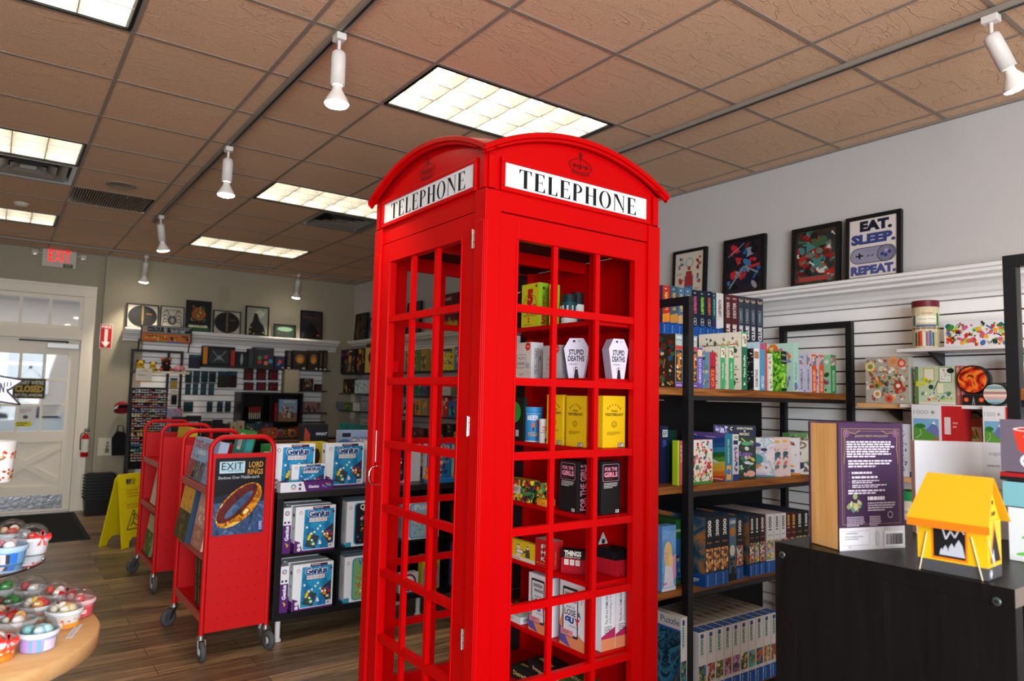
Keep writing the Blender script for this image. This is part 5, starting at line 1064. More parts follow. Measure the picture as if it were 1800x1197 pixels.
# sixth shelf
def guy(p, w, h):
    p.rect(0, 0, w, h, 'dfe0e6'); p.poly([(0, 0), (w, 0), (w, h*.16), (w*.55, h*.3), (w*.18, h*.58), (0, h*.34)], 'd8875c'); p.poly([(0, h*.05), (w*.45, 0), (w*.1, h*.26), (0, h*.3)], '5a529a')
    p.rrect(w*.12, h*.16, w*.74, h*.92, w*.05, '2a2a30'); p.rrect(w*.16, h*.2, w*.70, h*.88, w*.03, 'dadde2'); p.rect(w*.22, h*.78, w*.64, h*.84, '8a8e96'); p.rect(w*.26, h*.7, w*.68, h*.75, '8a8e96'); p.text('HOW TO', w*.28, h*.60, w*.60, h*.635, '33353c', fit=True, bold=.02)
    p.text('LOSE A', w*.2, h*.49, w*.85, h*.585, '2a2c34', fit=True, bold=.02); p.text('GU', w*.22, h*.37, w*.58, h*.475, '26449a', fit=True, bold=.08); p.text('Y', w*.60, h*.37, w*.82, h*.475, 'b82a3a', fit=True, bold=.08); p.text('IN ONE GIN', w*.4, h*.32, w*.75, h*.35, '33353c', fit=True); p.rect(w*.06, h*.17, w*.55, h*.26, 'd88a92'); p.para(w*.1, h*.19, w*.5, h*.245, 2, '8a4a52')
    p.para(w*.84, h*.7, w*.95, h*.94, 6, '9a9ca6')
def guyspine(p, w, h): p.rect(0, 0, w, h, 'dcdde2'); p.poly([(0, 0), (w, 0), (w, h*.34), (0, h*.22)], 'b0265a'); p.rect(0, 0, w, h*.18, 'd8875c'); p.text('The All too FAMILIAR Game', w*.28, h*.4, w*.46, h*.97, '33353c', rot=90, fit=True, bold=.01); p.text('of Responding to his DMs', w*.56, h*.4, w*.74, h*.97, '4a4c56', rot=90, fit=True); p.frame(w*.25, h*.27, w*.7, h*.36, w*.03, '33353c'); p.text('CG', w*.33, h*.29, w*.62, h*.34, '33353c', bold=.03)
GG = 'white phone-themed party game boxes on the sixth shelf'
shelf_item(930, 968, 984, 1018, S6, 'white phone-cover party game box farther back on the sixth shelf', 'dcdde2', guy, None, group=GG)
shelf_item(985, 1034, 1044, 1018, S6, 'white phone-cover party game box in the middle of the sixth shelf', 'dcdde2', guy, None, group=GG)
for k, (a, b) in enumerate(((1058, 1082), (1083, 1106))): front_item(a, b, 1020, S6, ['white game box with fine vertical lettering, left of the two spines, sixth shelf', 'white game box with fine vertical lettering, right of the two spines, sixth shelf'][k], 'dcdde2', guyspine, group=GG, d=.18)
shelf_item(886, 915, 940, 1086, S6, 'flat white and mint box lying at the left of the sixth shelf', 'cfd6d8', lambda p, w, h: p.para(w*.1, h*.3, w*.9, h*.7, 1, '9aa0a4'), lambda p, w, h: p.text('CARDS', w*.1, h*.3, w*.9, h*.7, '4a6a6a', bold=.03), top=art(['cfe0dc', '8ac0b4', 'e0e4e2'], 50, 'paint', 3))
q = onx(904, 1060, 2.05)
mb = MB(); R = random.Random(2)
for k in range(7):
    a = k*.9; L_ = .03+R.random()*.02; z = .035+.012*k; mb.tube([(0, 0, z-.02), (cos(a)*L_*.5, sin(a)*L_*.5, z)], .0012, '2a6a2a', 5); c = Vector((cos(a)*L_, sin(a)*L_, z+.004)); n_ = Vector((-sin(a), cos(a), 0))*.009; t_ = Vector((cos(a), sin(a), .3))*.014
    mb.add([c-t_, c+n_, c+t_, c-n_], [(0, 1, 2, 3)], M('2f8a34', .4))
mb.tube([(0, 0, .03), (0, 0, .12)], .0018, '2a6a2a', 5); mb.lathe([(0, 0), (.022, 0), (.027, .035), (.024, .036), (0, .03)], 'b8a890', n=14)
put('potted_plant', mb, q.x-.02, q.y+.02, S6+.016, 'tiny green sprig in a pot at the back of the sixth shelf', 'plant')
# on the floor of the box
def dist(p, w, h): p.rect(0, 0, w, h, '16201e'); p.text('Distractions', w*.1, h*.4, w*.9, h*.75, 'c8b46a', bold=.04)
B0 = .16
mb = MB(); mb.box(SX, BX+BS-.036, BY+.05, BY+BS-.06, B0-.02, B0, RED); mb.build('shelf', booth)
for k, (xx, yy, zz, rz, c, c2, s_) in enumerate(((2.07, 2.62, 0, .05, '15201e', 'c8b46a', 'Distractions'), (2.07, 2.50, .058, -.12, '16181c', 'c8b88a', 'Strategies'), (2.08, 2.29, .0, .1, '17374a', 'b8c8cc', 'D&S'), (2.06, 2.31, .058, -.05, '3a5a2a', 'd8cf9a', 'PANDAS'))):
    w, d, h = .12, .16, .055
    def dr(f): f['T'].rect(0, 0, w, d, c); f['T'].text(s_, w*.15, d*.15, w*.6, d*.85, c2, rot=-90, bold=.03); f['L'].text(s_, d*.1, h*.3, d*.9, h*.7, c2, bold=.02)
    put('card_game_box', box_mesh(w, d, h, c, None, dr), xx, yy, B0+zz, ['dark box with gold script lying at the very bottom of the phone box', 'black box with gold script resting on another at the bottom of the phone box', 'dark blue box lying at the front of the phone box bottom', 'green box on top of the dark blue one at the bottom of the phone box'][k], 'card game', None, rz)
mb = None
# red multi-game box on the ledge far behind, seen through the door, is placed with the right wall
# ================================================================== black metal shelf unit with wooden boards
UX0, UX1, UY0, UY1 = 2.64, 4.10, 2.20, 2.64; UZ = [HC+.061, HC-.395, HC-.862, HC-1.375]; UT = HC+.495; MET = M('17181b', .42)
def metal_unit(x0, x1, y0, y1, boards, top, label, thick=.036, over=.02):
    t = thing('metal_shelf_unit', ((x0+x1)/2, (y0+y1)/2, 0), label, 'shelf unit'); e = .0185
    for x in (x0, x1):
        mb = MB()
        for y in (y0, y1): mb.box(x-e, x+e, y-e, y+e, 0, top-2*e, MET)
        mb.box(x-e, x+e, y0-e, y1+e, top-2*e, top, MET); mb.build('end_frame', t, bevel=.0015)
    for z in boards:
        mb = MB(); mb.box(x0-over, x1+.02, y0+e+.0005, y1-e-.0005, z-thick, z, WOODB); mb.build('board', t, bevel=.002)
        mb = MB(); mb.box(x0+e, x1-e, y0+.02, y0+.045, z-thick-.022, z-thick-.0005, MET); mb.box(x0+e, x1-e, y1-.045, y1-.02, z-thick-.022, z-thick-.0005, MET); mb.build('support_bar', t)
    return t
metal_unit(UX0, UX1, UY0, UY1, UZ, UT, 'black metal shelf unit with brown wooden boards full of puzzles, right of the phone box', over=.27)
LB = 'deep blue'
def spine(x0, x1, pt, z, base, label, f=None, l=None, Y=UY0+.012, d=.27, name='puzzle_box', cat='puzzle', group=None, top=None, h=None, lz=None):
    """box with its spine facing -Y at pixels x0..x1, cover on the -X side"""
    a = ony(x0, pt, Y); b = ony(x1, pt, Y); w = b.x-a.x; hh = h or (ony((x0+x1)/2, pt, Y).z-z-.0012)
    def dr(F):
        if f: f(F['F'], w, hh)
        if l: l(F['L'], d, hh)
    return put(name, box_mesh(w, d, hh, base, dict(T=top) if top else None, dr), (a.x+b.x)/2, Y+d/2, z, label, cat, group)
def vt(txt, base, col, lo=.06, hi=.9, u=(.25, .75), rot=90, pic=None, band=None, extra=None, bold=.02):
    def f(p, w, h):
        p.rect(0, 0, w, h, base)
        if band: p.rect(0, 0, w, h*band[0], band[1]); 
        if pic: p.rect(w*.08, h*pic[0], w*.92, h*pic[1], pic[2])
        p.text(txt, w*u[0], h*lo, w*u[1], h*hi, col, rot=rot, fit=True, bold=bold)
        if extra: extra(p, w, h)
    return f
def cover(base, pal, n=60, seed=0, r=(.03, .09), extra=None):
    def f(p, w, h):
        p.rect(0, 0, w, h, base); p.blobs(0, 0, w, h, pal, n, seed, r)
        if extra: extra(p, w, h)
    return f
def CX(v): return 1150+v/4.865
def CYY(v): return 490+v/4.865
Z1 = UZ[0]
cab = cover('3a2a1a', ['5a3c20', '1f4a46', 'a86a2a', 'd8c8a0', '7a2a1e', '2a5a8a', '14110e', 'c8842a', '4a6a3a'], 90, 1)
def cabsp(p, w, h):
    p.rect(0, 0, w, h, '8a9696'); p.text('1000', w*.12, h*.9, w*.88, h*.97, 'dfe3df', fit=True, bold=.02); p.text('PUZZLE', w*.15, h*.8, w*.85, h*.87, 'dfe3df', fit=True, bold=.01); p.rect(0, h*.71, w, h*.775, 'b83a34'); p.rect(w*.06, h*.1, w*.94, h*.70, '3a3228'); p.blobs(w*.08, h*.1, w*.92, h*.68, ['c8742a', '5a4030', 'e0d4b8', '4a6a70', 'd88a3a'], 30, 3, (.1, .25))
    p.poly([(w*.3, h*.38), (w*.7, h*.36), (w*.6, h*.6), (w*.4, h*.62)], 'c8742a'); p.rect(0, 0, w, h*.09, '6a3a8a'); p.text('curious', w*.12, h*.02, w*.88, h*.07, 'd8cfe4', bold=.02)
U1 = 'puzzles on the upper board of the shelf unit'
def S(a, b, t, base, label, f, l=None, **k): return spine(CX(a), CX(b), CYY(t), Z1, base, label, f, l, group=None, **k)
S(180, 243, 472, '3a2a1a', 'tall grey-topped 1000 piece puzzle with an orange cat, leftmost on the upper board', cabsp, cab)
S(312, 368, 487, '3a2a1a', 'grey-topped cat puzzle just right of the black post on the upper board', cabsp, cab)
S(369, 413, 590, '6a5aa8', 'purple cats puzzle spine left of the small red spine on the upper board', vt('CURIOUS CATS', '5f4a9c', 'dcd4ec', .12, .72, pic=(.78, .95, 'd8b88a')), cover('b8cfe0', VIV, 30, 4), d=.24)
def plantcov(p, w, h):
    p.rect(0, 0, w, h, 'e4dccc'); 
    for k in range(4): y = h*(.12+.22*k); p.rect(w*.08, y, w*.94, y+h*.012, '8a5a34')
    p.blobs(w*.06, h*.06, w*.96, h*.95, ['3a7a4a', 'a84a3a', 'd88a8a', '2a4a3a', 'c8b060', '6a90b0', '2f6a3a'], 70, 9, (.02, .06)); p.disc(w*.78, h*.12, w*.09, '16181a')
def plantsp(p, w, h): p.rect(0, 0, w, h, '3f9a60'); p.rect(w*.12, h*.74, w*.9, h*.97, 'd8d4c4'); p.blobs(w*.15, h*.76, w*.87, h*.95, ['3a7a4a', '8a5a34', 'a84a3a'], 8, 1, (.15, .3)); p.text('Plant Shelfie', w*.3, h*.25, w*.7, h*.62, 'cfe4d0', rot=90, bold=.02)
def plantsp2(p, w, h): plantsp(p, w, h); p.rect(0, 0, w, h*.74, '1f6a48'); p.text('Plant Shelfie', w*.3, h*.22, w*.7, h*.6, 'cfe4d0', rot=90, bold=.02); p.poly([(w*.3, h*.08), (w*.7, h*.08), (w*.5, h*.15)], 'cfe4d0')
S(475, 525, 627, 'a81e34', 'short dark red cats puzzle spine among the green plant puzzles', vt('CATS', 'a81e34', 'd8902a', .06, .52, pic=(.55, .62, '6a2018')), cover('7aa0b8', ['3a6a8a', 'a85a3a', '6a8a4a', 'd8d0b0', '3a5a3a'], 40, 5), d=.2)
S(565, 606, 580, 'e4dccc', 'green plant puzzle spine left of its twin on the upper board', plantsp, plantcov, d=.24)
S(635, 682, 582, 'e4dccc', 'green plant puzzle spine between its twin and the big dark green one', plantsp, plantcov, d=.2)
S(745, 793, 455, 'e4dccc', 'biggest plant puzzle with a tall dark green spine on the upper board', plantsp2, plantcov, d=.27)
S(850, 897, 597, 'dcdcda', 'white-spined puzzle with a black speckled cover on the upper board', vt('DALMATIANS', 'dcdcda', '3a3a3c', .08, .5, pic=(.76, .93, 'a87a5a')), cover('17181a', ['e8e8e6'], 120, 6, (.008, .02)), d=.24)
S(903, 946, 540, '3f7fa8', 'tall sky blue puzzle spine on the upper board', vt('FAMILY PUZZLE', '4a90b8', 'dce8f0', .05, .3, pic=(.84, .97, 'b84a6a')), cover('b8ccd8', ['d86a8a', 'e8a0b0', '3a7a5a', 'b83a4a', 'a8c8e0'], 40, 7), d=.26)
S(948, 963, 548, 'c8402a', 'thin red-orange puzzle edge right of the sky blue one', None, None, d=.25)
S(975, 1010, 640, 'd8dccc', 'low white and green puzzle spine left of the pepper puzzle', cover('d8dccc', ['6a9a4a', 'c84a3a', '8a8a80'], 12, 3, (.1, .3)), cover('dfe0d4', ['6a9a4a', 'c84a3a', '3a5a3a', 'c8b04a'], 30, 3), d=.2)
S(1084, 1130, 620, '5aa82a', 'bright green pepper puzzle with a black label on its spine', lambda p, w, h: (p.rect(0, 0, w, h, art(['4a9a1e', '7ac83a', '3a7a1a', 'a8d84a'], 70, 'cells', 5)), p.rect(0, h*.68, w, h, '14201a'), p.text('VEGAN', w*.12, h*.86, w*.88, h*.95, 'd8e0d0', bold=.02), p.text('PUZZLE', w*.12, h*.72, w*.88, h*.79, 'c8d0c0', bold=.02), p.rect(0, 0, w, h*.08, '14301a')), lambda p, w, h: p.rect(0, 0, w, h, art(['4a9a1e', '7ac83a', '3a7a1a', 'a8d84a'], 70, 'cells', 5)), d=.22)
S(1188, 1230, 550, 'a8cfc0', 'large pastel puzzle with a mint spine and animal cover', lambda p, w, h: (p.rect(0, 0, w, h, 'a8cfc0'), p.text('PUZZLE', w*.3, h*.25, w*.7, h*.6, '3a7a6a', rot=90), p.blobs(0, 0, w, h*.2, ['b84a6a', '5a7ab8', 'd8a04a'], 8, 2, (.2, .4))), cover('b8dccc', ['e8742a', '4a6ab0', 'c86a8a', '2a4a3a', 'e0d8a0', '8a8ab0', 'd8dce0'], 60, 11, (.05, .14)), d=.29)
for k, (a, b, c, tx, tc, l) in enumerate(((1238, 1276, 'b8b4cc', 'ANIMALS', '5a5678', 'lavender puzzle spine, left of the pair right of the mint spine'), (1298, 1331, 'b8b4cc', 'ANIMALS', '5a5678', 'lavender puzzle spine, right of the pair right of the mint spine'), (1346, 1385, 'd8541e', 'BOOK GALLERY', 'ecdcc8', 'orange puzzle spine, left one of the pair on the upper board'), (1408, 1448, 'd8541e', 'BOOK GALLERY', 'ecdcc8', 'orange puzzle spine, right one of the pair on the upper board'), (1508, 1552, '2a8a44', 'THE PACK IN YOUR CORNER', 'c8e0c8', 'green puzzle spine at the right end of the row on the upper board'))):
    S(a, b, 640+k*4 if k < 4 else 652, c, l, vt(tx, c, tc, .05, .6, pic=(.72, .95, art(['d8d0c0', 'a86a5a', '6a7aa8'], 60, 'cells', k))), cover('c8d0e4' if k < 2 else ('dcd8e0' if k < 4 else '9ad0a8'), ['c84a5a', '5a6ab0', 'e8e4e0', '3a4a6a', 'd8a06a'] if k < 4 else ['4a9a5a', 'e0ece0', 'c85a9a', '2a5a3a'], 40, 20+k), d=.17 if k < 4 else .24)
# tall back row, standing on a second unit behind
YB2 = UY1+.105; ZB2 = ony(1225, 593, YB2).z
t = thing('black_cabinet', (3.3, UY1+.3, 0), 'black backed cabinet standing behind the shelf unit, carrying the tall blue boxed games', 'cabinet')
mb = MB(); mb.box(2.35, UX1-.12, UY1+.08, UY1+.10, .02, HC-.002, '0d0e10'); mb.build('back_board', t)
mb = MB(); mb.box(2.35, 3.46, UY1+.101, UY1+.42, ZB2-.037, ZB2, MET); mb.build('top_board', t)
for x in (2.35, 3.44): mb = MB(); mb.box(x, x+.02, UY1+.101, UY1+.42, .0, ZB2-.0375, MET); mb.build('side_board', t)
pass
def RB_(txt, c, tc, c2=None):
    def f(p, w, h):
        p.rect(0, 0, w, h, c); p.rect(0, 0, w, h*.23, '1456a8'); p.poly([(0, h*.23), (w, h*.23), (w, h*.27), (0, h*.20)], '1456a8'); p.text('Ravensburger', w*.15, h*.03, w*.4, h*.2, 'c8d8ec', rot=90)
        if c2: p.poly([(0, h*.24), (w, h*.26), (w, h*.45), (0, h*.4)], c2)
        p.text(txt, w*.3, h*.5, w*.72, h*.86, tc, rot=90, fit=True, bold=.04); p.para(w*.3, h*.91, w*.7, h*.96, 1, 'c8c8c8')
        if c2 is None: p.ring(w*.5, h*.36, w*.2, w*.06, 'b8c0c8', 14); p.ring(w*.5, h*.30, w*.2, w*.06, 'b8c0c8', 14)
    return f
bl = lambda p, w, h: (p.rect(0, 0, w, h, '24384e'), p.rect(0, 0, w, h*.23, '1456a8'))
NB = 'boxed games in the tall back row'
def clue(c, nm, top):
    def f(p, w, h):
        p.rect(0, 0, w, h, c); p.text('CLUE', w*.22, h*.05, w*.82, h*.36, 'e6e2e0', rot=90, fit=True, bold=.07)
        if nm: p.text(nm, w*.28, h*.5, w*.74, h*.84, 'e0d8d4', rot=90, fit=True, bold=.02)
        else: p.frame(w*.28, h*.42, w*.68, h*.72, w*.05, '9aa4b0'); p.rect(w*.4, h*.46, w*.56, h*.68, '9aa4b0'); p.disc(w*.5, h*.92, w*.36, 'b89a88', h*.05); p.disc(w*.5, h*.95, w*.25, '4a3a34', h*.03)
        if nm: p.rect(w*.2, h*.9, w*.8, h*.94, 'a88a84')
    return f
rows = [(72, 134, 58, RB_('LABYRINTH', 'b82a24', 'e8c84a', 'e88a2a'), 'red and orange maze game, leftmost of the tall back row'), (138, 202, 64, RB_('3D LABYRINTH', '3a5668', 'e8a83a', 'c88a3a'), 'blue-grey maze game second from the left in the tall back row'),
        (204, 258, 76, RB_('LABYRINTH', '4a6a88', 'e8b04a', 'c8a06a'), 'pale blue maze game with gold letters, third from the left in the back row'), (262, 318, 82, RB_('LABYRINTH', '4a6a88', 'e8b04a', 'c8a06a'), 'pale blue maze game partly behind the black post in the back row'),
        (322, 378, 96, RB_('LABYRINTH', '16202e', 'e05a8a'), 'black anniversary maze game, first right of the black post'), (381, 440, 104, RB_('LABYRINTH', '16202e', '9ad84a'), 'black anniversary maze game, second right of the black post'),
        (444, 495, 108, RB_('LABYRINTH', '16202e', 'e86a4a'), 'black anniversary maze game, third right of the black post'), (498, 526, 120, RB_('GAME MUSEUM', '2a4a5a', '6ac8a8', '3a2a5a'), 'slim teal and violet game in the tall back row'),
        (530, 590, 124, RB_('LABYRINTH', 'dcdad6', '8a3a1e', 'e4e2de'), 'white maze game in the tall back row'), (605, 656, 136, clue('5a1f22', 'DEXTER', 0), 'maroon mystery game, left one of the pair in the back row'),
        (658, 713, 142, clue('5a1f22', 'DEXTER', 0), 'maroon mystery game, right one of the pair in the back row'), (716, 766, 150, clue('343c48', None, 0), 'slate grey mystery game beside the maroon pair'), (769, 820, 156, clue('343c48', None, 0), 'slate grey mystery game, second of the four'),
        (822, 869, 164, clue('343c48', None, 0), 'slate grey mystery game, third of the four'), (875, 929, 172, clue('343c48', None, 0), 'slate grey mystery game at the right end of the back row')]
for k, (a, b, t, f, l) in enumerate(rows): spine(CX(a), CX(b), CYY(t), ZB2, '1c2a3c' if k < 9 else '2a2a30', l, f, bl if k < 9 else None, Y=YB2, d=.27, name='board_game_box', cat='board game', group=NB)
# ---- middle board
Z2 = UZ[1]
def MX(v): return 1150+v/5.987
def MY(v): return 700+v/5.987
def F2(a, b, t, base, label, draw, Y, d=.05, rz=0, l=None, z=Z2, name='puzzle_box', cat='puzzle', xf=MX, yf=MY):
    A = ony(xf(a), yf(t), Y); B = ony(xf(b), yf(t), Y); w = B.x-A.x; h = ony(xf((a+b)/2), yf(t), Y).z-z-.0012
    def dr(F):
        if draw: draw(F['F'], w, h)
        if l: l(F['L'], d, h)
    return put(name, box_mesh(w, d, h, base, None, dr), (A.x+B.x)/2, Y+d/2, z, label, cat, None, rz)
gnome = cover('e0d8cc', ['b8281e', 'e0a02a', '2a7a3a', 'd86a8a', '2a5a8a', 'e8e4dc', '8a3a1e', 'c83a2a', '3a9a4a'], 130, 31, (.03, .08), lambda p, w, h: (p.rect(0, 0, w, h*.06, '3a8a3a'), p.disc(w*.85, h*.86, w*.09, 'b8cfe0', h*.08)))
F2(390, 612, 437, 'c8402a', 'small square puzzle crowded with tiny red and green figures, middle board', gnome, UY0-.02+.03, .05)
def waves(p, w, h):
    bands = ['d8461e', 'e8822a', 'f0b83a', 'd8c84a', '5a9a3a', '2a6a3a', '3a8ab0', '2a5a98', '1f4a90', '6a4a98']
    for i, c in enumerate(bands): y0 = h*i/10; p.poly([(0, y0), (w*.3, y0+h*.03), (w*.7, y0-h*.02 if i else 0), (w, y0+h*.02), (w, h), (0, h)], c)
    p.disc(w*.7, h*.42, w*.17, 'dfe4dc', h*.035, 12, -.2); p.ring(w*.3, h*.88, w*.06, w*.014, 'c8c890', 10, .5, 4.5); p.para(w*.55, h*.9, w*.95, h*.93, 1, 'd8c8e0'); p.rect(w*.55, h*.03, w*.95, h*.05, 'f0e0d0')
def wavesp(p, w, h): p.rect(0, 0, w, h, '1f7a98'); p.text('DREAMING TREE', w*.3, h*.38, w*.65, h*.88, 'd0d890', rot=90, bold=.02); p.rect(w*.2, h*.03, w*.85, h*.33, 'e0a04a'); p.disc(w*.5, h*.2, w*.3, '3a7ab0', h*.06)
spine(MX(745), MX(820), MY(372), Z2, '1f7a98', 'teal-edged puzzle with a rainbow wave landscape on the middle board', wavesp, waves, Y=UY0+.02, d=.27)
spine(MX(826), MX(886), MY(380), Z2, 'd8d0b8', 'white-topped 500 piece puzzle spine with an octopus picture, middle board', lambda p, w, h: (p.rect(0, 0, w, h, 'dcdcda'), p.rect(0, 0, w, h*.14, '1c3a78'), p.text('500', w*.2, h*.9, w*.85, h*.97, '3a3c48', bold=.02), p.rect(w*.1, h*.78, w*.9, h*.87, '1f2c58'), p.rect(w*.1, h*.14, w*.9, h*.76, 'c8c4d8'), p.blobs(w*.12, h*.16, w*.88, h*.75, ['1f3a88', 'a8281e', 'd8782a', '7a5a9a', '2a2c48'], 20, 3, (.1, .3))), lambda p, w, h: p.rect(0, 0, w, h, 'd8d0b4'), Y=UY0+.02, d=.12)
def magic(p, w, h):
    p.rect(0, 0, w, h, '22382c'); p.rect(0, h*.78, w, h, '1d2440'); p.blobs(0, 0, w, h*.78, ['2f6a4a', '3a8a6a', '7a5aa0', 'e0a090', 'd8e0d0', 'c8c05a', '5a4a30', '4aa07a'], 90, 12, (.02, .07)); p.blobs(0, h*.78, w*.4, h, ['5a4a98', '8a7ac8', 'c8c8e8'], 16, 3, (.1, .25))
    p.ring(w*.44, h*.93, w*.035, w*.018, 'e8e4c8', 10, 1, 5); p.text('EVERYTHING', w*.56, h*.92, w*.92, h*.96, 'e4e0c8', fit=True, bold=.03); p.text('IS', w*.7, h*.87, w*.78, h*.91, 'e4e0c8', bold=.03); p.text('MAGIC', w*.62, h*.81, w*.85, h*.86, 'e4e0c8', fit=True, bold=.03)
    p.disc(w*.78, h*.66, w*.12, '5aa878', h*.04); p.disc(w*.8, h*.46, w*.13, '7a5aa0', h*.03); p.disc(w*.88, h*.10, w*.1, 'e0a898', h*.06); p.disc(w*.8, h*.3, w*.07, 'd8d8e8', h*.03)
def R2(xr, t, w, base, label, draw, d=.035, rz=-.75, Y=UY0+.02, l=None):
    P = ony(MX(xr), MY(t), Y); h = P.z-Z2-.0012; X = Vector((cos(rz), sin(rz))); N_ = Vector((-sin(rz), cos(rz))); c = Vector((P.x, P.y))-X*w/2+N_*d/2
    def dr(F): draw(F['F'], w, h)
    return put('puzzle_box', box_mesh(w, d, h, base, None, dr), c.x, c.y, Z2, label, 'puzzle', None, rz)
R2(1068, 288, .215, '3a2a1c', 'big dark floral puzzle with a night sky top and lettering, middle board', magic, .04)
def moon(p, w, h):
    p.rect(0, 0, w, h, art(['9a90b8', 'c8b8cc', 'e0d4d4', '8aa8c0', 'b8c8cc'], 12, 'paint', 8)); p.ring(w*.42, h*.48, w*.27, w*.10, 'c88a4a', 18, 1.2, 5.6, ry=h*.24); p.disc(w*.5, h*.45, w*.2, '3a8a8a', h*.14); p.disc(w*.45, h*.82, w*.2, '2a4a7a', h*.06); p.disc(w*.72, h*.7, w*.09, '2a3448', h*.04); p.blobs(w*.2, h*.2, w*.9, h*.7, ['3a6a8a', 'd8a04a', '6a9a8a', '3a3a58'], 14, 5, (.03, .07)); p.rect(0, 0, w, h*.05, '4a8a98')
R2(1266, 420, .195, '6a8aa0', 'square puzzle with a crescent moon and birds on a pastel sky, middle board', moon)
def flor(p, w, h): p.rect(0, 0, w, h, 'dcc8c4'); p.disc(w*.2, h*.82, w*.3, 'c83a2a', h*.07); p.disc(w*.7, h*.9, w*.2, 'e0a83a', h*.04); p.blobs(w*.1, h*.1, w*.95, h*.85, ['4a7a8a', '2a5a6a', 'd86a5a', 'c83a3a', '7a9a7a'], 24, 4, (.06, .2)); p.disc(w*.45, h*.2, w*.35, 'd8685a', h*.06)
R2(1354, 418, .15, 'd8c0cc', 'pink floral card puzzle, left one of the pair on the middle board', flor, .03)
R2(1432, 412, .15, 'd8c0cc', 'pink floral card puzzle, right one of the pair on the middle board', flor, .03)
R2(1532, 418, .15, 'b8401e', 'white puzzle with a brown pot picture and orange base, middle board', lambda p, w, h: (p.rect(0, 0, w, h, 'dcdadf'), p.rect(0, 0, w, h*.06, 'd87a1e'), p.poly([(0, h*.07), (w*.8, h*.07), (w*.8, h*.15), (0, h*.2)], '1f5aa8'), p.disc(w*.6, h*.24, w*.2, 'd8a02a', h*.04), p.blobs(w*.05, h*.3, w*.9, h*.95, ['8a2a1e', '2a3a5a', 'b84a3a', '6a6a70'], 14, 6, (.05, .15))), .035)
bot = cover('d8d8cc', ['5a8a6a', '8a6aa0', '3a2a5a', 'd8a8a0', 'c8c07a', '6a4a5a', '3a6a4a'], 30, 14, (.06, .16), lambda p, w, h: (p.ring(w*.5, h*.86, w*.35, w*.07, '8a6a58', 16, ry=h*.1), p.disc(w*.4, h*.25, w*.38, '2a2a58', h*.14)))
R2(1640, 447, .15, 'c8c8bc', 'narrow botanical puzzle with a dark blue disc, left of the pair, middle board', bot, .03)
R2(1730, 447, .15, 'c8c8bc', 'narrow botanical puzzle partly hidden by the book-shaped box, middle board', bot, .03)
F2(1425, 1700, 362, '6a9a5a', 'green leafy box standing behind the botanical puzzles on the middle board', cover('7aa868', ['3a7a3a', 'c8d8a0', '2a5a3a', 'd8e0c8', 'a85a5a'], 70, 15, (.04, .12)), UY0+.27, .05)
spine(MX(244), MX(264), MY(445), Z2, 'a8c81e', 'thin lime green puzzle edge left of the black post, middle board', None, None, Y=UY0+.02, d=.03)
spine(MX(270), MX(300), MY(447), Z2, 'c85a6a', 'thin rose puzzle edge beside the lime one, middle board', vt('CATS', 'c85a6a', 'e8c8cc', .5, .9), None, Y=UY0+.02, d=.03)
spine(MX(212), MX(240), MY(335), Z2, '1a2a28', 'dark 1000 piece puzzle spine with teal numerals at the back left, middle board', lambda p, w, h: (p.rect(0, 0, w, h, '1a2420'), p.text('1000', w*.1, h*.72, w*.9, h*.8, '2aa0a8', bold=.02), p.rect(0, 0, w, h*.25, '8a1e1e')), lambda p, w, h: p.rect(0, 0, w, h, '1f5a54'), Y=UY0+.15, d=.25)
F2(60, 150, 290, '101a3a', 'dark navy box showing a white barcode at the far left of the middle board', lambda p, w, h: (p.rect(w*.3, h*.8, w*.9, h*.93, 'b8bcc0'), p.para(w*.35, h*.82, w*.85, h*.91, 3, '3a3c40'), p.blobs(w*.2, h*.6, w*.9, h*.76, ['2a3a7a', '3a4a8a'], 8, 2, (.1, .3))), UY0+.12, .2)
# ---- lower board
Z3 = UZ[2]
def LX(v): return 1150+v/3.553
def LY(v): return 860+v/3.553
def doll(p, w, h):
    p.rect(0, 0, w, h, art(['4a8ac8', '6aa0d8', '8ab0e0'], 10, 'paint', 3)); p.rect(0, 0, w, h*.05, 'd8dce8'); p.poly([(w*.5, h*.5), (w, h*.55), (w, h*.2), (w*.5, h*.05)], 'd89ac0'); p.blobs(w*.1, h*.8, w*.9, h*.97, ['e8e8f0'], 10, 3, (.02, .04))
    p.disc(w*.42, h*.56, w*.30, 'e0c078', h*.20); p.disc(w*.62, h*.44, w*.16, 'e6cc8a', h*.12); p.disc(w*.30, h*.56, w*.15, 'e0b494', h*.12); p.disc(w*.24, h*.58, w*.02, '2a4a8a', h*.01); p.disc(w*.36, h*.58, w*.02, '2a4a8a', h*.01); p.disc(w*.3, h*.51, w*.03, 'b83a4a', h*.008); p.poly([(w*.1, h*.06), (w*.85, h*.06), (w*.72, h*.36), (w*.22, h*.4)], 'dcdcea'); p.blobs(w*.3, h*.08, w*.8, h*.3, ['c83a3a', 'b86a8a'], 14, 4, (.02, .04)); p.text('Jack', w*.05, h*.08, w*.35, h*.15, 'c82a7a', bold=.04)
F2(50, 136, 228, '5a9ad8', 'sky blue puzzle showing a blonde singer in a white outfit, lower board', doll, UY0+.015, .05, z=Z3, xf=LX, yf=LY)
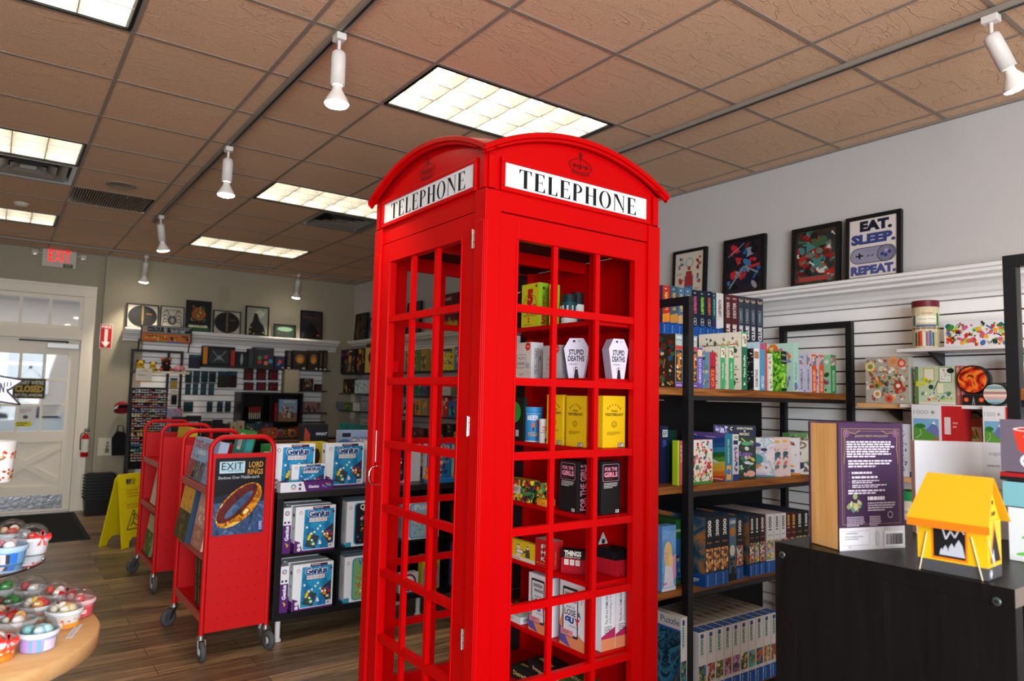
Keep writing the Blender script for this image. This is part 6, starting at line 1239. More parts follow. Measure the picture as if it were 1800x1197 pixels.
def rsp(num, c, nc, pic, low='1456a8', white=False, lowh=.2):
    def f(p, w, h):
        p.rect(0, 0, w, h, c); p.rect(0, 0, w, h*lowh, low); p.text('Ravensburger', w*.2, h*.02, w*.42, h*(lowh-.02), 'c8d8ec', rot=90); p.rect(w*.04, h*(lowh+.02), w*.96, h*.55, pic); p.text(num, w*.28, h*.72, w*.72, h*.96, nc, rot=90, fit=True, bold=.04); p.text('PUZZLE', w*.2, h*.6, w*.8, h*.67, 'b8843a' if not white else '8a8a90', bold=.02)
    return f
picA = art(['c8782a', '8a4a1e', 'e8c06a', '3a2a1a', 'd8a04a', '2a1a14'], 80, 'cells', 1); picB = art(['3a7ab0', 'e0a04a', '2a3a4a', 'c84a3a', 'e0dcc8', '8a5a3a'], 80, 'cells', 2); picC = art(['5a8a3a', 'e0c85a', '2a5a8a', 'd8584a', '8ac0d8'], 80, 'cells', 3)
gradc = lambda p, w, h: (p.rect(0, 0, w, h, art(['16384e', '2a5a78', '8a7a6a', 'c8803a', '1a4058'], 9, 'paint', 3)), p.poly([(0, 0), (w, 0), (w, h*.2), (0, h*.06)], '1456a8'), p.text('Ravensburger', w*.4, h*.05, w*.95, h*.13, 'dfe6f0', bold=.02))
PL = 'tall 1000 and 2000 piece puzzles on the lower board'
low = [(230, 245, 195, 615, '2f7a34', 'e0e4dc', '1000', picC, 'green 1000 piece puzzle spine right beside the black post, lower board'), (320, 370, 178, 615, '17202a', 'e4e4e2', '2000', picA, 'dark 2000 piece spine, left of the three gold-lettered ones, lower board'),
       (371, 415, 170, 600, '17202a', 'e4e4e2', '2000', picA, 'dark 2000 piece spine, middle of the three gold-lettered ones'), (416, 463, 165, 595, '17202a', 'e4e4e2', '2000', picA, 'dark 2000 piece spine, right of the three gold-lettered ones'),
       (512, 555, 178, 550, '1c2028', 'dcdcda', '1000', picB, 'dark 1000 piece spine next to the moonlit puzzle, lower board'), (594, 626, 168, 540, '1c2028', 'dcdcda', '1000', picB, 'dark 1000 piece spine right of the navy cover, lower board'), (627, 655, 165, 535, '1c2028', 'dcdcda', '1000', picC, 'slim dark 1000 piece spine before the maroon one, lower board'),
       (658, 692, 160, 525, '3a1c1e', 'dcdcda', '1000', picB, 'dark maroon 1000 piece spine left of the white ones, lower board'), (700, 745, 155, 515, 'd4d2d6', '5a5c64', '1000', picC, 'white 1000 piece spine, left of the three white ones'), (748, 783, 152, 505, 'd4d2d6', '5a5c64', '1000', picC, 'white 1000 piece spine, middle of the three white ones'),
       (786, 822, 148, 500, 'd4d2d6', '5a5c64', '1000', picB, 'white 1000 piece spine, right of the three white ones'), (823, 852, 145, 500, '4a1418', 'd8b04a', '1500', picA, 'maroon 1500 piece spine, left of the pair, lower board'), (853, 886, 142, 500, '4a1418', 'd8b04a', '1500', picA, 'maroon 1500 piece spine, right of the pair, lower board'),
       (888, 926, 138, 500, '16201c', 'c8ccc8', '1000', picC, 'black 1000 piece spine, left of the last pair, lower board'), (929, 965, 134, 500, '16201c', 'c8ccc8', '1000', picA, 'black 1000 piece spine, right of the last pair, lower board')]
for a, b, t, bt, c, nc, num, pic, l in low:
    w_ = (c == 'd4d2d6'); spine(LX(a), LX(b), LY(t), Z3, c, l, rsp(num, c, nc, pic, white=w_), gradc if a in (320, 594, 228) else (lambda p, w, h, c=c: (p.rect(0, 0, w, h, c), p.rect(0, 0, w, h*.2, '1456a8'))), Y=UY0+.024 if a < 300 else UY0-.045 if a < 470 else UY0-.025, d=.33, group=PL, top='2a3a50' if not w_ else 'c8c8cc')
spine(LX(468), LX(511), LY(180), Z3, '3a5a70', 'puzzle spine with a pale moon over trees between the dark ones, lower board', lambda p, w, h: (p.rect(0, 0, w, h, '4a7088'), p.rect(0, 0, w, h*.12, '15161a'), p.text('1000', w*.1, h*.9, w*.9, h*.97, 'dcdcda', bold=.03), p.disc(w*.45, h*.48, w*.36, 'e0dcc8', h*.09), p.disc(w*.5, h*.78, w*.4, 'b8782a', h*.08), p.blobs(0, h*.1, w, h*.4, ['2a2a20', '8a5a3a', '1c2428'], 14, 3, (.15, .3))), None, Y=UY0-.025, d=.3)
spine(LX(136), LX(166), LY(190), Z3, '2a5a2a', 'green 1000 piece puzzle behind the blonde singer puzzle, lower board', lambda p, w, h: (p.rect(0, 0, w, h, '1f6a2a'), p.text('1000', w*.05, h*.78, w*.95, h*.88, 'dfe6dc', bold=.03), p.rect(0, h*.1, w, h*.7, '2a6aa8'), p.blobs(0, 0, w, h*.5, ['15161a', 'c8a03a', '1f5a8a'], 12, 3, (.2, .3))), None, Y=UY0+.07, d=.2)
F2(966, 1010, 185, 'd8a01e', 'yellow box edge at the right end of the lower board', lambda p, w, h: p.text('DI', w*.1, h*.6, w*.9, h*.9, '5a2a14', bold=.05), UY0+.02, .2, z=Z3, xf=LX, yf=LY)
# ---- bottom board: white 2000 piece puzzles
Z4 = UZ[3]
pics = [art(p_, 70, 'cells', i) for i, p_ in enumerate((['2a5a7a', '5a7a3a', '1a3a4a', '3a8aa8', 'c8a04a'], ['a84a2a', 'd88a3a', '5a2a1e', 'c8c8c8', '8a5a6a'], ['b8a87a', '6a6a3a', 'e0d8b8', '3a4a2a'], ['8a6a9a', 'c8a0b8', 'a85a4a', '4a3a4a'], ['8a6a9a', 'c8a0b8', 'a85a4a', '4a3a4a'], ['b8a87a', '6a6a3a', 'e0d8b8', '3a4a2a'], ['3aa0a0', '5ac0b0', 'd8581e', '2a6a6a', '7a9a4a'], ['3a90a0', '1f6a7a', 'd8581e', '2a5a5a'], ['c89a5a', '8a5a3a', 'd8c89a', 'a84a3a', '5a6a3a'], ['c89a5a', '8a6a3a', 'd8c89a', 'a84a3a', '5a6a3a']))]
def wsp(pic):
    def f(p, w, h):
        p.rect(0, 0, w, h, 'dad6d6'); p.rect(0, 0, w, h*.22, '1456a8'); p.text('Ravensburger', w*.15, h*.03, w*.35, h*.2, 'd8e2f0', rot=90, bold=.02); p.rect(w*.03, h*.27, w*.92, h*.52, pic); p.para(w*.2, h*.235, w*.8, h*.255, 1, '8a8a90'); p.text('2000', w*.22, h*.66, w*.55, h*.9, '1a8a78', rot=90, fit=True, bold=.04); p.rect(w*.24, h*.91, w*.6, h*.97, '1f4a88'); p.line([(w*.96, 0), (w*.96, h)], w*.05, 'ecebee')
    return f
WG = 'white 2000 piece puzzles on the bottom board'
xs_ = [275, 331, 392, 447, 500, 541, 585, 635, 680, 727, 775]; q0 = ony(LX(xs_[0]), 1150, UY0-.03).x; q1 = ony(LX(745), 1150, UY0-.03).x; pitch = (q1-q0)/9.35
orn = ['first from the left', 'second from the left', 'third from the left', 'fourth from the left', 'fifth from the left', 'sixth from the left', 'seventh from the left', 'eighth from the left', 'ninth from the left', 'tenth from the left, half hidden', 'eleventh, hidden behind the black cabinet']
for k in range(10):
    w, d, h = pitch*.94, .38, .312
    def dr(F, k=k):
        wsp(pics[k])(F['F'], w, h); F['L'].rect(0, 0, d, h, 'd6d6da'); F['L'].rect(0, 0, d, h*.12, '1456a8'); F['T'].rect(0, 0, w, d, 'd6d3d0'); F['T'].rect(w*.06, 0, w*.94, d*.17, '1456a8'); F['T'].text('Ravensburger', w*.3, d*.01, w*.7, d*.16, 'c8d8ec', rot=90); F['T'].rect(w*.06, d*.22, w*.92, d*.97, 'a8a49c'); F['T'].rect(w*.2, d*.4, w*.8, d*.5, '8a7a5a')
    put('puzzle_box', box_mesh(w, d, h, 'dcdadb', None, dr), q0+pitch*(k+.5), UY0-.03+d/2, Z4, 'white 2000 piece puzzle, %s on the bottom board' % orn[k], 'puzzle', WG)
def fant(p, w, h):
    p.rect(0, 0, w, h, 'd4d2d0'); p.rect(0, 0, w, h*.84, art(['8a6a3a', '14384e', '2a6a88', '0e2430', '3a88a8', '1a3a4e', 'c89a5a'], 9, 'paint', 6)); p.rect(0, h*.84, w, h*.86, '2a5ac0'); p.text('Ravensburger Puzzle', w*.0, h*.88, w*.98, h*.97, '2a4a78', fit=True, bold=.0)
spine(LX(166), LX(205), 1085, Z4, 'd4d2d0', 'white-topped puzzle with a blue fantasy landscape cover, left end of the bottom board', wsp(pics[0]), fant, Y=UY0-.03, d=.38)
# ================================================================== dark counter cabinet at the lower right
NX0, NX1, NY0, NY1, NZ = 1.71, 2.42, .58, 1.131, HC-.37
t = thing('counter_cabinet', ((NX0+NX1)/2, (NY0+NY1)/2, 0), 'near-black wood-grain cabinet filling the lower right corner of the photo', 'cabinet')
mb = MB(); mb.box(NX0, NX0+.038, NY0, NY1, 0, NZ-.0385, DARKW); mb.build('side_panel', t, bevel=.001)
mb = MB(); mb.box(NX1-.038, NX1, NY0, NY1, 0, NZ-.0385, DARKW); mb.build('side_panel', t)
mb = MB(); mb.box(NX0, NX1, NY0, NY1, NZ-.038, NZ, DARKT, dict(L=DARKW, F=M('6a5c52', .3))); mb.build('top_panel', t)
mb = MB(); mb.box(NX0+.039, NX1-.039, NY0+.012, NY1-.012, .06, .098, DARKW); mb.box(NX0+.039, NX1-.039, NY0+.012, NY1-.012, .55, .566, DARKW); mb.build('shelf', t)
mb = MB(); mb.box(NX0+.039, NX1-.039, NY1-.012, NY1-.004, .1, NZ-.04, DARKW); mb.build('back_panel', t)
for px, py in ((1374.5, 975), (1751.5, 1057.5)):
    q = onx(px, py, NX0)
    for z in (q.z, q.z-.9):
        mb = MB(); mb.lathe([(0, -.0022), (.0035, -.0022), (.0038, -.0005)], '151515', (NX0, q.y, z), 6, False, 'x'); mb.lathe([(.0036, -.0012), (.0085, -.0020), (.0092, -.0002)], M('5a6a68', .35, .8), (NX0, q.y, z), 18, True, 'x'); mb.build('bolt', t)
# the book-shaped puzzle box
L_, Cn, R_ = onz(1432.6, 954, NZ), onz(1475.4, 968.6, NZ), onz(1590.4, 962, NZ)
ux = (R_-Cn).normalized(); wy = (R_-Cn).length; th = (L_-Cn).length; ang = atan2(ux.y, ux.x)
depthC = Cn.to_2d(); Hb = .322; T = None
def bookbox():
    t = thing('puzzle_box', (Cn.x, Cn.y, NZ), 'purple book-shaped puzzle box with bamboo-look page edge, standing on the dark cabinet', 'puzzle', None, rz=ang); w, d, h = wy, th, Hb
    P = M('3d2545', .5)
    # pages block and two covers, in the thing's own frame: x along the back cover, y away
    mb = MB(); mb.box(.004, w-.002, .004, d-.004, .003, h-.004, BAMB); mb.build('page_block', t)
    mb = MB(); mb.box(0, w, -.001, .0038, .0, h, P); p = Pen(mb, (0, -.001, 0), (1, 0, 0), (0, 0, 1)); F = 'b0986a'
    p.rect(0, 0, w, h*.175, 'd2d0d4'); a, b, c, e = w*.05, w*.94, h*.20, h*.955
    p.frame(a, c, b, e, .0016, '8a6a4a'); p.frame(a+.006, c, b-.006, e-.006, .0008, '8a6a4a')
    for q, s in ((a+.014, 1), (b-.014, -1)):
        p.disc(q, e-.012, .006, '7a4a7a', n=8); p.ring(q, e-.012, .009, .001, 'a8845a', 10); p.line([(q+s*.01, e-.01), (q+s*.03, e-.012), (q+s*.045, e-.004)], .0014, 'a8845a'); p.line([(q-s*.005, e-.02), (q-s*.003, e-.05), (q-s*.008, e-.09)], .0014, 'a8845a')
    p.text('JIGSAW MEETS WHODUNIT', w*.25, h*.885, w*.76, h*.905, 'a99a7a', fit=True)
    p.para(w*.12, h*.725, w*.86, h*.86, 7, 'd6cad8', .55); p.para(w*.14, h*.645, w*.84, h*.71, 3, 'd6cad8', .55)
    for k in range(4): p.disc(w*.15, h*(.605-.035*k), .0012, 'a8845a', n=6); p.para(w*.19, h*(.59-.035*k), w*(.84 if k % 2 else .7), h*(.62-.035*k), 2 if k > 1 else 1, 'd6cad8', .5)
    p.para(w*.13, h*.435, w*.82, h*.475, 2, 'd6cad8', .6)
    p.blobs(w*.12, h*.29, w*.34, h*.40, ['8a9a5a', 'c8c0a0', '5a7a6a', 'b0a878'], 26, 3, (.1, .25)); p.disc(w*.23, h*.42, w*.035, '8a9a6a'); p.disc(w*.13, h*.34, w*.03, '7a8a5a')
    p.para(w*.42, h*.385, w*.85, h*.42, 1, 'e0d6e2', .8); p.para(w*.42, h*.30, w*.86, h*.375, 4, 'c8bccb', .5); p.para(w*.10, h*.185, w*.40, h*.265, 6, 'b8aabb', .5); p.para(w*.44, h*.185, w*.64, h*.265, 6, 'b8aabb', .5); p.ring(w*.76, h*.27, .008, .002, 'b8aabb', 10)
    p.text('WARNING:', w*.08, h*.125, w*.26, h*.14, '8a8a90', fit=True); p.frame(w*.04, h*.04, w*.44, h*.15, .0007, '9a9aa0'); p.para(w*.07, h*.08, w*.4, h*.115, 2, '9a9aa0', .4); p.text('CE', w*.1, h*.02, w*.18, h*.035, '8a8a90'); p.disc(w*.56, h*.09, w*.03, 'bcbcc2', h*.06)
    p.rect(w*.66, h*.02, w*.95, h*.14, 'e8e8ea'); R = random.Random(1); x = w*.68
    while x < w*.93: q = w*R.choice((.005, .009, .013)); p.rect(x, h*.035, min(x+q, w*.935), h*.12, '5a5a60'); x += q+w*R.choice((.005, .009))
    p.text('1 2 3', w*.6, h*.15, w*.8, h*.17, '8a8a90', bold=.02)
    o = mb.build('back_cover', t); o['label'] = 'purple back cover with fine print and a barcode'
    mb = MB(); mb.box(-.003, w, d-.0038, d+.001, 0, h+.001, P); mb.build('front_cover', t)
    mb = MB(); mb.box(-.0, .0035, .0045, d-.0045, 0.002, h-.003, BAMB); mb.build('page_edge', t)
    mb = MB(); mb.box(w-.0015, w, .0045, d-.0045, 0, h, P); mb.build('spine', t)
    return t
bookbox()
# yellow cabin-tent card box
A, B, Cc = onz(1614, 999.7, NZ), onz(1737.8, 1023, NZ), onz(1782.6, 1009, NZ)
vx = (B-A).normalized(); wx = (B-A).length; an = atan2(vx.y, vx.x); dy = .085
tent = thing('tent_toy_box', (A.x, A.y, NZ+.001), 'yellow tent-shaped toy box with a folded roof on the dark cabinet', 'toy', None, rz=an)
GY_ = M('4a4a4c', .5); YT = M('e8b412', .45); YR = M('ecaa1c', .4); OR = M('e87a10', .45)
mb = MB(); mb.box(0, wx, 0, dy, 0, .026, GY_); p = Pen(mb, (wx, 0, 0), (0, 1, 0), (0, 0, 1)); p.disc(dy*.2, .013, .009, 'c8c8c8'); p.ring(dy*.2, .013, .0065, .0015, '5a5a5c', 12)
q = mb.build('base', tent); q['label'] = 'dark grey base band'
wh = .098; mb = MB(); mb.box(.0, wx, .0, dy, .0262, .026+wh, YT)
p = Pen(mb, (0, 0, .026), (1, 0, 0), (0, 0, 1)); a, b = wx*.24, wx*.70; p.rect(a-.004, .004, b+.004, wh*.86, OR); p.rect(a, .009, b, wh*.86, '121214')
p.line([(a+(b-a)*.25, wh*.85), (a+(b-a)*.4, wh*.50), (a+(b-a)*.55, wh*.70), (a+(b-a)*.68, wh*.56), (a+(b-a)*.85, wh*.80), (a+(b-a)*.97, wh*.66)], .0035, 'c8c8cc')
for cx_, cy_, r_ in ((.38, .32, .012), (.58, .25, .015), (.8, .2, .02), (.26, .5, .008)): x = a+(b-a)*cx_; p.poly([(x-r_*.6, wh*.14), (x+r_*.6, wh*.14), (x+r_*.35, wh*.14+r_*1.3), (x, wh*.14+r_*1.9), (x-r_*.35, wh*.14+r_*1.3)], 'b8bcc8')
p = Pen(mb, (wx, 0, .026), (0, 1, 0), (0, 0, 1)); p.poly([(dy*.12, .008), (dy*.92, .008), (dy*.5, wh*1.0)], OR); p.poly([(dy*.2, .010), (dy*.9, .010), (dy*.52, wh*.86)], '16161a'); p.poly([(dy*.25, .010), (dy*.5, .010), (dy*.4, wh*.4)], 'b8bcc8')
mb.prism([(0, .026+wh), (dy, .026+wh), (dy/2, .185)], 0.002, wx-.002, YT, 'x'); p = Pen(mb, (wx-.002, 0, .026+wh), (0, 1, 0), (0, 0, 1)); p.text('CAMP', dy*.30, .006, dy*.70, .022, '4a3a10', bold=.03); p.disc(dy*.5, .038, .005, '14140f')
mb.build('walls', tent)
mb = MB(); rt = .214; ev = .116
for s, yy, zz in ((0, -.026, ev), (1, dy+.026, ev)):
    o = [(-.012, yy, zz), (wx+.012, yy, zz), (wx+.002, dy/2, rt), (.008, dy/2, rt)]; nn = Vector((0, -.0015 if s == 0 else .0015, .0015))
    mb.add(o+[tuple(Vector(v)+nn) for v in o], [(0, 1, 2, 3) if s else (3, 2, 1, 0), (4, 5, 6, 7), (0, 1, 5, 4), (1, 2, 6, 5), (3, 0, 4, 7)], YR)
o = [(-.012, -.026, ev), (wx+.012, -.026, ev), (wx+.012, -.026, ev-.016), (-.012, -.026, ev-.016)]; mb.add(o+[(x, y+.0015, z) for x, y, z in o], [(0, 1, 2, 3), (7, 6, 5, 4), (2, 6, 7, 3)], OR)
q = mb.build('roof', tent); q['label'] = 'orange-yellow folded roof'
mb = MB(); LNc = M('d8c8a0', .5)
for pts in (((.02, -.0012, .085), (.004, -.003, .0)), ((wx*.78, -.0012, .088), (wx*.93, -.004, .0)), ((wx+.001, dy*.02, .085), (wx+.004, dy*.3, .03))): mb.tube(pts, .0016, LNc, 6)
mb.build('guy_lines', tent)
# items further back on the cabinet
def onc(name, px, py, w, d, h, base, label, cat, draw, rz=0, side=None, z=NZ, right=None):
    q = onz(px, py, z)
    def dr(F):
        if draw: draw(F['F'], w, h)
        if side: side(F['L'], d, h)
        if right: right(F['R'], d, h)
    X = Vector((cos(rz), sin(rz), 0)); Y = Vector((-sin(rz), cos(rz), 0)); c = q+X*w/2+Y*d/2
    return put(name, box_mesh(w, d, h, base, None, dr), c.x, c.y, z, label, cat, None, rz)
def wt(p, w, h): p.rect(0, 0, w, h, 'dcdee4'); p.rect(w*.70, 0, w, h, 'cfd1d8'); p.text('sugar', w*.76, h*.86, w*.92, h*.9, '8a8a90'); p.para(w*.75, h*.74, w*.97, h*.78, 1, '9a9aa0'); p.blobs(w*.76, h*.35, w*.92, h*.55, ['8aa88a', 'c8b07a', 'a8b8a0'], 12, 3, (.15, .3))
onc('shipping_box', 1611, 939, .245, .04, .268, 'dcdee4', 'plain white box standing on the dark cabinet behind the yellow tent toy', 'box', wt, rz=an+.62)
q = onz(1783, 1009, NZ)
def leaf(p, w, h): p.rect(0, 0, w, h, 'dfe2e2'); [p.disc(w*a, h*b, w*.09, '6ac04a', h*.035, 10, r_) for a, b, r_ in ((.2, .5, .4), (.35, .3, -.3), (.15, .15, .2), (.5, .7, .1))]
mbx = 2.03; 
qa = onx(1786, 1000, mbx)
def stack(y1, z0, z1, base, label, draw, name, cat, ex=0, dpt=.22):
    w_ = .22; h = z1-z0-.001
    def dr(F):
        if draw: draw(F['L'], w_, h)
    return put(name, box_mesh(dpt, w_, h, base, None, dr), mbx+dpt/2+ex, y1-w_/2, z0, label, cat)
ya = onx(1776, 950, mbx).y
zA, zB, zC, zD = NZ, onx(1790, 893, mbx).z, onx(1790, 848, mbx).z, onx(1790, 832, mbx).z
stack(onx(1774, 950, mbx).y, zA, zB, 'dfe2e2', 'white box printed with green leaves at the right edge, on the dark cabinet', leaf, 'game_box', 'box')
stack(onx(1763, 870, mbx).y, zB+.002, zC, '7ab4bc', 'pale teal box lying on the white leafy box at the right edge', None, 'game_box', 'box')
stack(onx(1758, 838, mbx).y, zC+.002, zD, 'a8181c', 'flat red and black box under the grey box with the mug picture', lambda p, w, h: p.rect(0, 0, w, h*.5, '18181a'), 'game_box', 'box')
def mug(p, w, h):
    p.rect(0, 0, w, h, '6a5f6e'); p.poly([(w*.16, h*.82), (w*.75, h*.82), (w*.68, h*.40), (w*.55, h*.36), (w*.30, h*.36), (w*.22, h*.42)], 'cf3a26'); p.disc(w*.455, h*.82, w*.295, 'e4dcd8', h*.05); p.disc(w*.455, h*.82, w*.25, 'c8382a', h*.035)
    p.poly([(w*.34, h*.52), (w*.5, h*.54), (w*.52, h*.7), (w*.46, h*.66), (w*.34, h*.66)], 'd8a07a'); p.line([(w*.35, h*.44), (w*.36, h*.56)], w*.02, 'd8a07a'); p.line([(w*.47, h*.44), (w*.48, h*.56)], w*.02, 'd8a07a'); p.line([(w*.33, h*.62), (w*.30, h*.70)], w*.03, 'd8a07a')
    p.ring(w*.38, h*.22, w*.12, w*.045, 'e8e4e6', 16, .7, 5.6, ry=h*.12); p.text('lue', w*.52, h*.1, w*.85, h*.34, 'e8e4e6', bold=.04)
zM = zD+.002; hM = onx(1770, 738, mbx).z-zM
def drm(F): F['L'].rect(.1, 0, .3, hM, '6a5f6e'); mug(F['L'], .17, hM)
put('game_box', box_mesh(.06, .3, hM, '6a5f6e', None, drm), mbx+.03, onx(1759, 790, mbx).y-.15, zM, 'mauve-grey box with a red deer mug picture at the right edge', 'box')

# ================================================================== ledges and goods on the right wall
WX = XR-.0225
def wall_shelf(name, y0, y1, x0, z, th, mat, label, group=None, brackets=()):
    t = thing(name, ((x0+WX)/2, (y0+y1)/2, z-th), label, 'shelf', group); mb = MB(); mb.box(x0, WX, y0, y1, z-th, z, mat); mb.build('board', t, bevel=.002)
    for y in brackets: mb = MB(); mb.prism([(WX, z-th-.0005), (x0+.06, z-th-.0005), (WX-.012, z-th-.07), (WX, z-th-.07)], y-.008, y+.008, M('2a2a2c', .4)); mb.build('bracket', t)
    return t
XS = 3.97; ZU = onx(1650, 611, XS).z; ZL = HC+.008; MEL = M('dcdad8', .4)
wall_shelf('wall_shelf', .95, 1.86, XS-.02, ZU, .018, MEL, 'white melamine shelf on the slatwall holding a tall round tin', None, (1.72, 1.15))
wall_shelf('wall_shelf', .95, 1.83, XS-.06, ZL, .018, MEL, 'lower white shelf on the slatwall holding planet tins', None, (1.5,))
wall_shelf('wall_shelf', 1.815, 2.08, XS-.03, ZL+.001, .026, PLY, 'short pale wooden ledge on the slatwall under the mushroom puzzle', None, (1.95,))
zW = onx(1590, 838, 3.9).z
wall_shelf('wall_shelf', 1.0, 2.1, 3.86, zW, .024, PLY, 'pale wooden shelf on the right wall behind the book-shaped box', None, (1.4,))
wall_shelf('wall_shelf', 1.0, 2.1, 3.86, zW-.30, .024, PLY, 'lowest pale wooden shelf on the right wall behind the dark cabinet', None, (1.4,))
VB = 205
def vint(mb, r, h):
    wrap(mb, r, VB-95, VB+95, 0, h*.93, 'd6c9a4'); wrap(mb, r, VB-70, VB+75, h*.46, h*.50, '8a6a4a', off=.0009)
    for i, (a, w_, c) in enumerate(((-50, 10, '2a5a4a'), (-36, 9, 'b0281e'), (-26, 8, 'd84a2a'), (-14, 9, 'dcd8c8'), (-2, 10, '8a5a7a'), (10, 12, '5a5a8a'), (24, 10, '1f6a6a'), (38, 14, 'c8b88a'))): wrap(mb, r, VB+a, VB+a+w_, h*.05, h*(.38+.02*(i % 3)), c, 4, off=.0012)
    wrap(mb, r, VB-45, VB+50, h*.62, h*.78, 'e8e2cc', off=.0012); wraptext(mb, 'Vintage Travel', r, VB+3, 70, h*.68, h*.72, '6a7a6a', off=.0018, bold=.0); wrap(mb, r, VB+48, VB+62, h*.54, h*.84, '2a7a3a', off=.0012); wrap(mb, r, VB-62, VB-50, h*.54, h*.8, '3a6a6a', off=.0012); wrap(mb, r, VB-45, VB+46, h*.51, h*.57, '5a6a8a', off=.0012); wraptext(mb, 'CAVALLINI', r, VB+2, 50, h*.83, h*.855, 'a84a3a', off=.0012)
yc = (onx(1604, 607, XS+.06).y+onx(1650, 607, XS+.06).y)/2
rr = abs(onx(1604, 607, XS+.06).y-onx(1650, 607, XS+.06).y)/2*.97
mb = MB(); hh = onx(1627, 530, XS+.06).z-ZU; mb.cyl((0, 0, 0), rr, hh*.865, 'd0c29a', 32); mb.cyl((0, 0, hh*.865), rr*1.03, hh*.135, M('6a1a22', .4), 32); vint(mb, rr, hh*.865); put('puzzle_tin', mb, XS+.07, yc, ZU, 'tall round puzzle tin with book pictures and a maroon lid on the white shelf', 'tin')
def lface(pxl, pxr, pt, X, z, base, label, draw, d=.05, name='puzzle_box', cat='puzzle', F=None, group=None):
    """box with its cover on the -X side, between pixels pxl..pxr on plane x = X"""
    ya, yb = onx(pxl, pt, X).y, onx(pxr, pt, X).y; w = ya-yb; h = onx((pxl+pxr)/2, pt, X).z-z-.0012
    def dr(f):
        if draw: draw(f['L'], w, h)
        if F: F(f['F'], d, h)
    return put(name, box_mesh(d, w, h, base, None, dr), X+d/2, (ya+yb)/2, z, label, cat, group)
lface(1659, 1790, 563, XS+.03, ZU, 'dcdce0', 'long panoramic puzzle box covered in small food and animal pictures on the white shelf', cover('dcdce0', ['c8281e', 'e8a81e', '3a8a3a', '8a5a2a', '3a6aa8', '2a2a2e', 'd86a3a', 'c85a7a', 'e0c85a', '1f6a4a', 'a8c84a'], 130, 41, (.04, .13)))
def mush(p, w, h):
    p.rect(0, 0, w, h, 'a8a89a'); p.blobs(0, 0, w, h, ['d8cfc0', '8a5a3a', 'd8742a', 'e8dccc', '5a6a4a', 'a83a2a', 'e0a85a', '7a8a7a', 'c89a7a', 'e8e4dc', '4a3a2a'], 160, 42, (.02, .07))
    for a, b, r, c, c2 in ((.12, .8, .12, 'd8d08a', '8a8a4a'), (.76, .38, .10, 'a83a22', 'e8dcc8'), (.55, .1, .09, 'd8583a', 'a83a2a'), (.27, .38, .08, '8a8a3a', '5a4a2a'), (.66, .95, .13, 'd89a6a', 'c88a5a'), (.85, .86, .1, 'd8583a', 'e8b8a8'), (.28, .2, .1, 'e0d8c8', 'c8842a')): p.disc(w*a, h*min(b, .9), w*r, c, h*r*.9); p.disc(w*a, h*min(b, .9), w*r*.5, c2, h*r*.45)
lface(1521, 1597, 628, XS, ZL+.001, 'c8c4b8', 'square puzzle covered in mushrooms and fruit, standing on the short wooden ledge', mush)
def plants(p, w, h):
    p.rect(0, 0, w, h, 'b8c8a8'); p.rect(0, 0, w*.1, h, '5a7a4a'); p.rect(w*.1, 0, w, h*.06, 'dcd8cc'); p.frame(w*.24, h*.62, w*.5, h*.95, w*.025, 'c8b04a'); p.rect(w*.26, h*.64, w*.48, h*.93, 'e0dcc8'); p.frame(w*.62, h*.58, w*.92, h*.97, w*.02, '8a9a6a'); p.rect(w*.64, h*.6, w*.9, h*.95, 'dfe0d4'); p.blobs(w*.66, h*.62, w*.88, h*.93, ['c85a4a', '3a5a8a', '5a8a4a'], 20, 2, (.05, .1)); p.disc(w*.9, h*.88, w*.09, '1a1c1a', h*.07)
    p.blobs(w*.02, h*.45, w*.45, h*.72, ['d8d02a', 'c8c81e', '8a9a2a'], 26, 4, (.1, .2)); p.blobs(w*.15, h*.08, w*.95, h*.35, ['5a9a3a', 'c84a3a', '3a6aa8', 'e8e4d8', 'd8a02a', '7ab04a'], 30, 5, (.08, .16)); p.disc(w*.42, h*.46, w*.06, '1f3a2a', h*.06); p.line([(w*.48, h*.36), (w*.6, h*.62)], w*.02, '2a2a1a'); p.rect(w*.57, h*.3, w*.72, h*.55, 'e0dcb8'); p.disc(w*.85, h*.28, w*.05, '3a7a6a', h*.06)
lface(1607, 1678, 644, XS, ZL, 'a8b890', 'square puzzle showing potted plants and framed pictures, beside two salmon boxes', plants, d=.045)
for k, (a, b) in enumerate(((1680, 1687), (1688, 1695))): lface(a, b, 643, XS+.002, ZL, 'b8605a', ['salmon puzzle box edge right against the potted plants puzzle', 'salmon puzzle box edge next to the red sun tin'][k], lambda p, w, h: (p.rect(0, 0, w, h, 'b8605a'), p.rect(w*.15, h*.8, w*.9, h*.95, 'd89a8a'), p.text('BOOKSTORE', w*.3, h*.2, w*.7, h*.6, 'e8c8c0', rot=90)), d=.2)
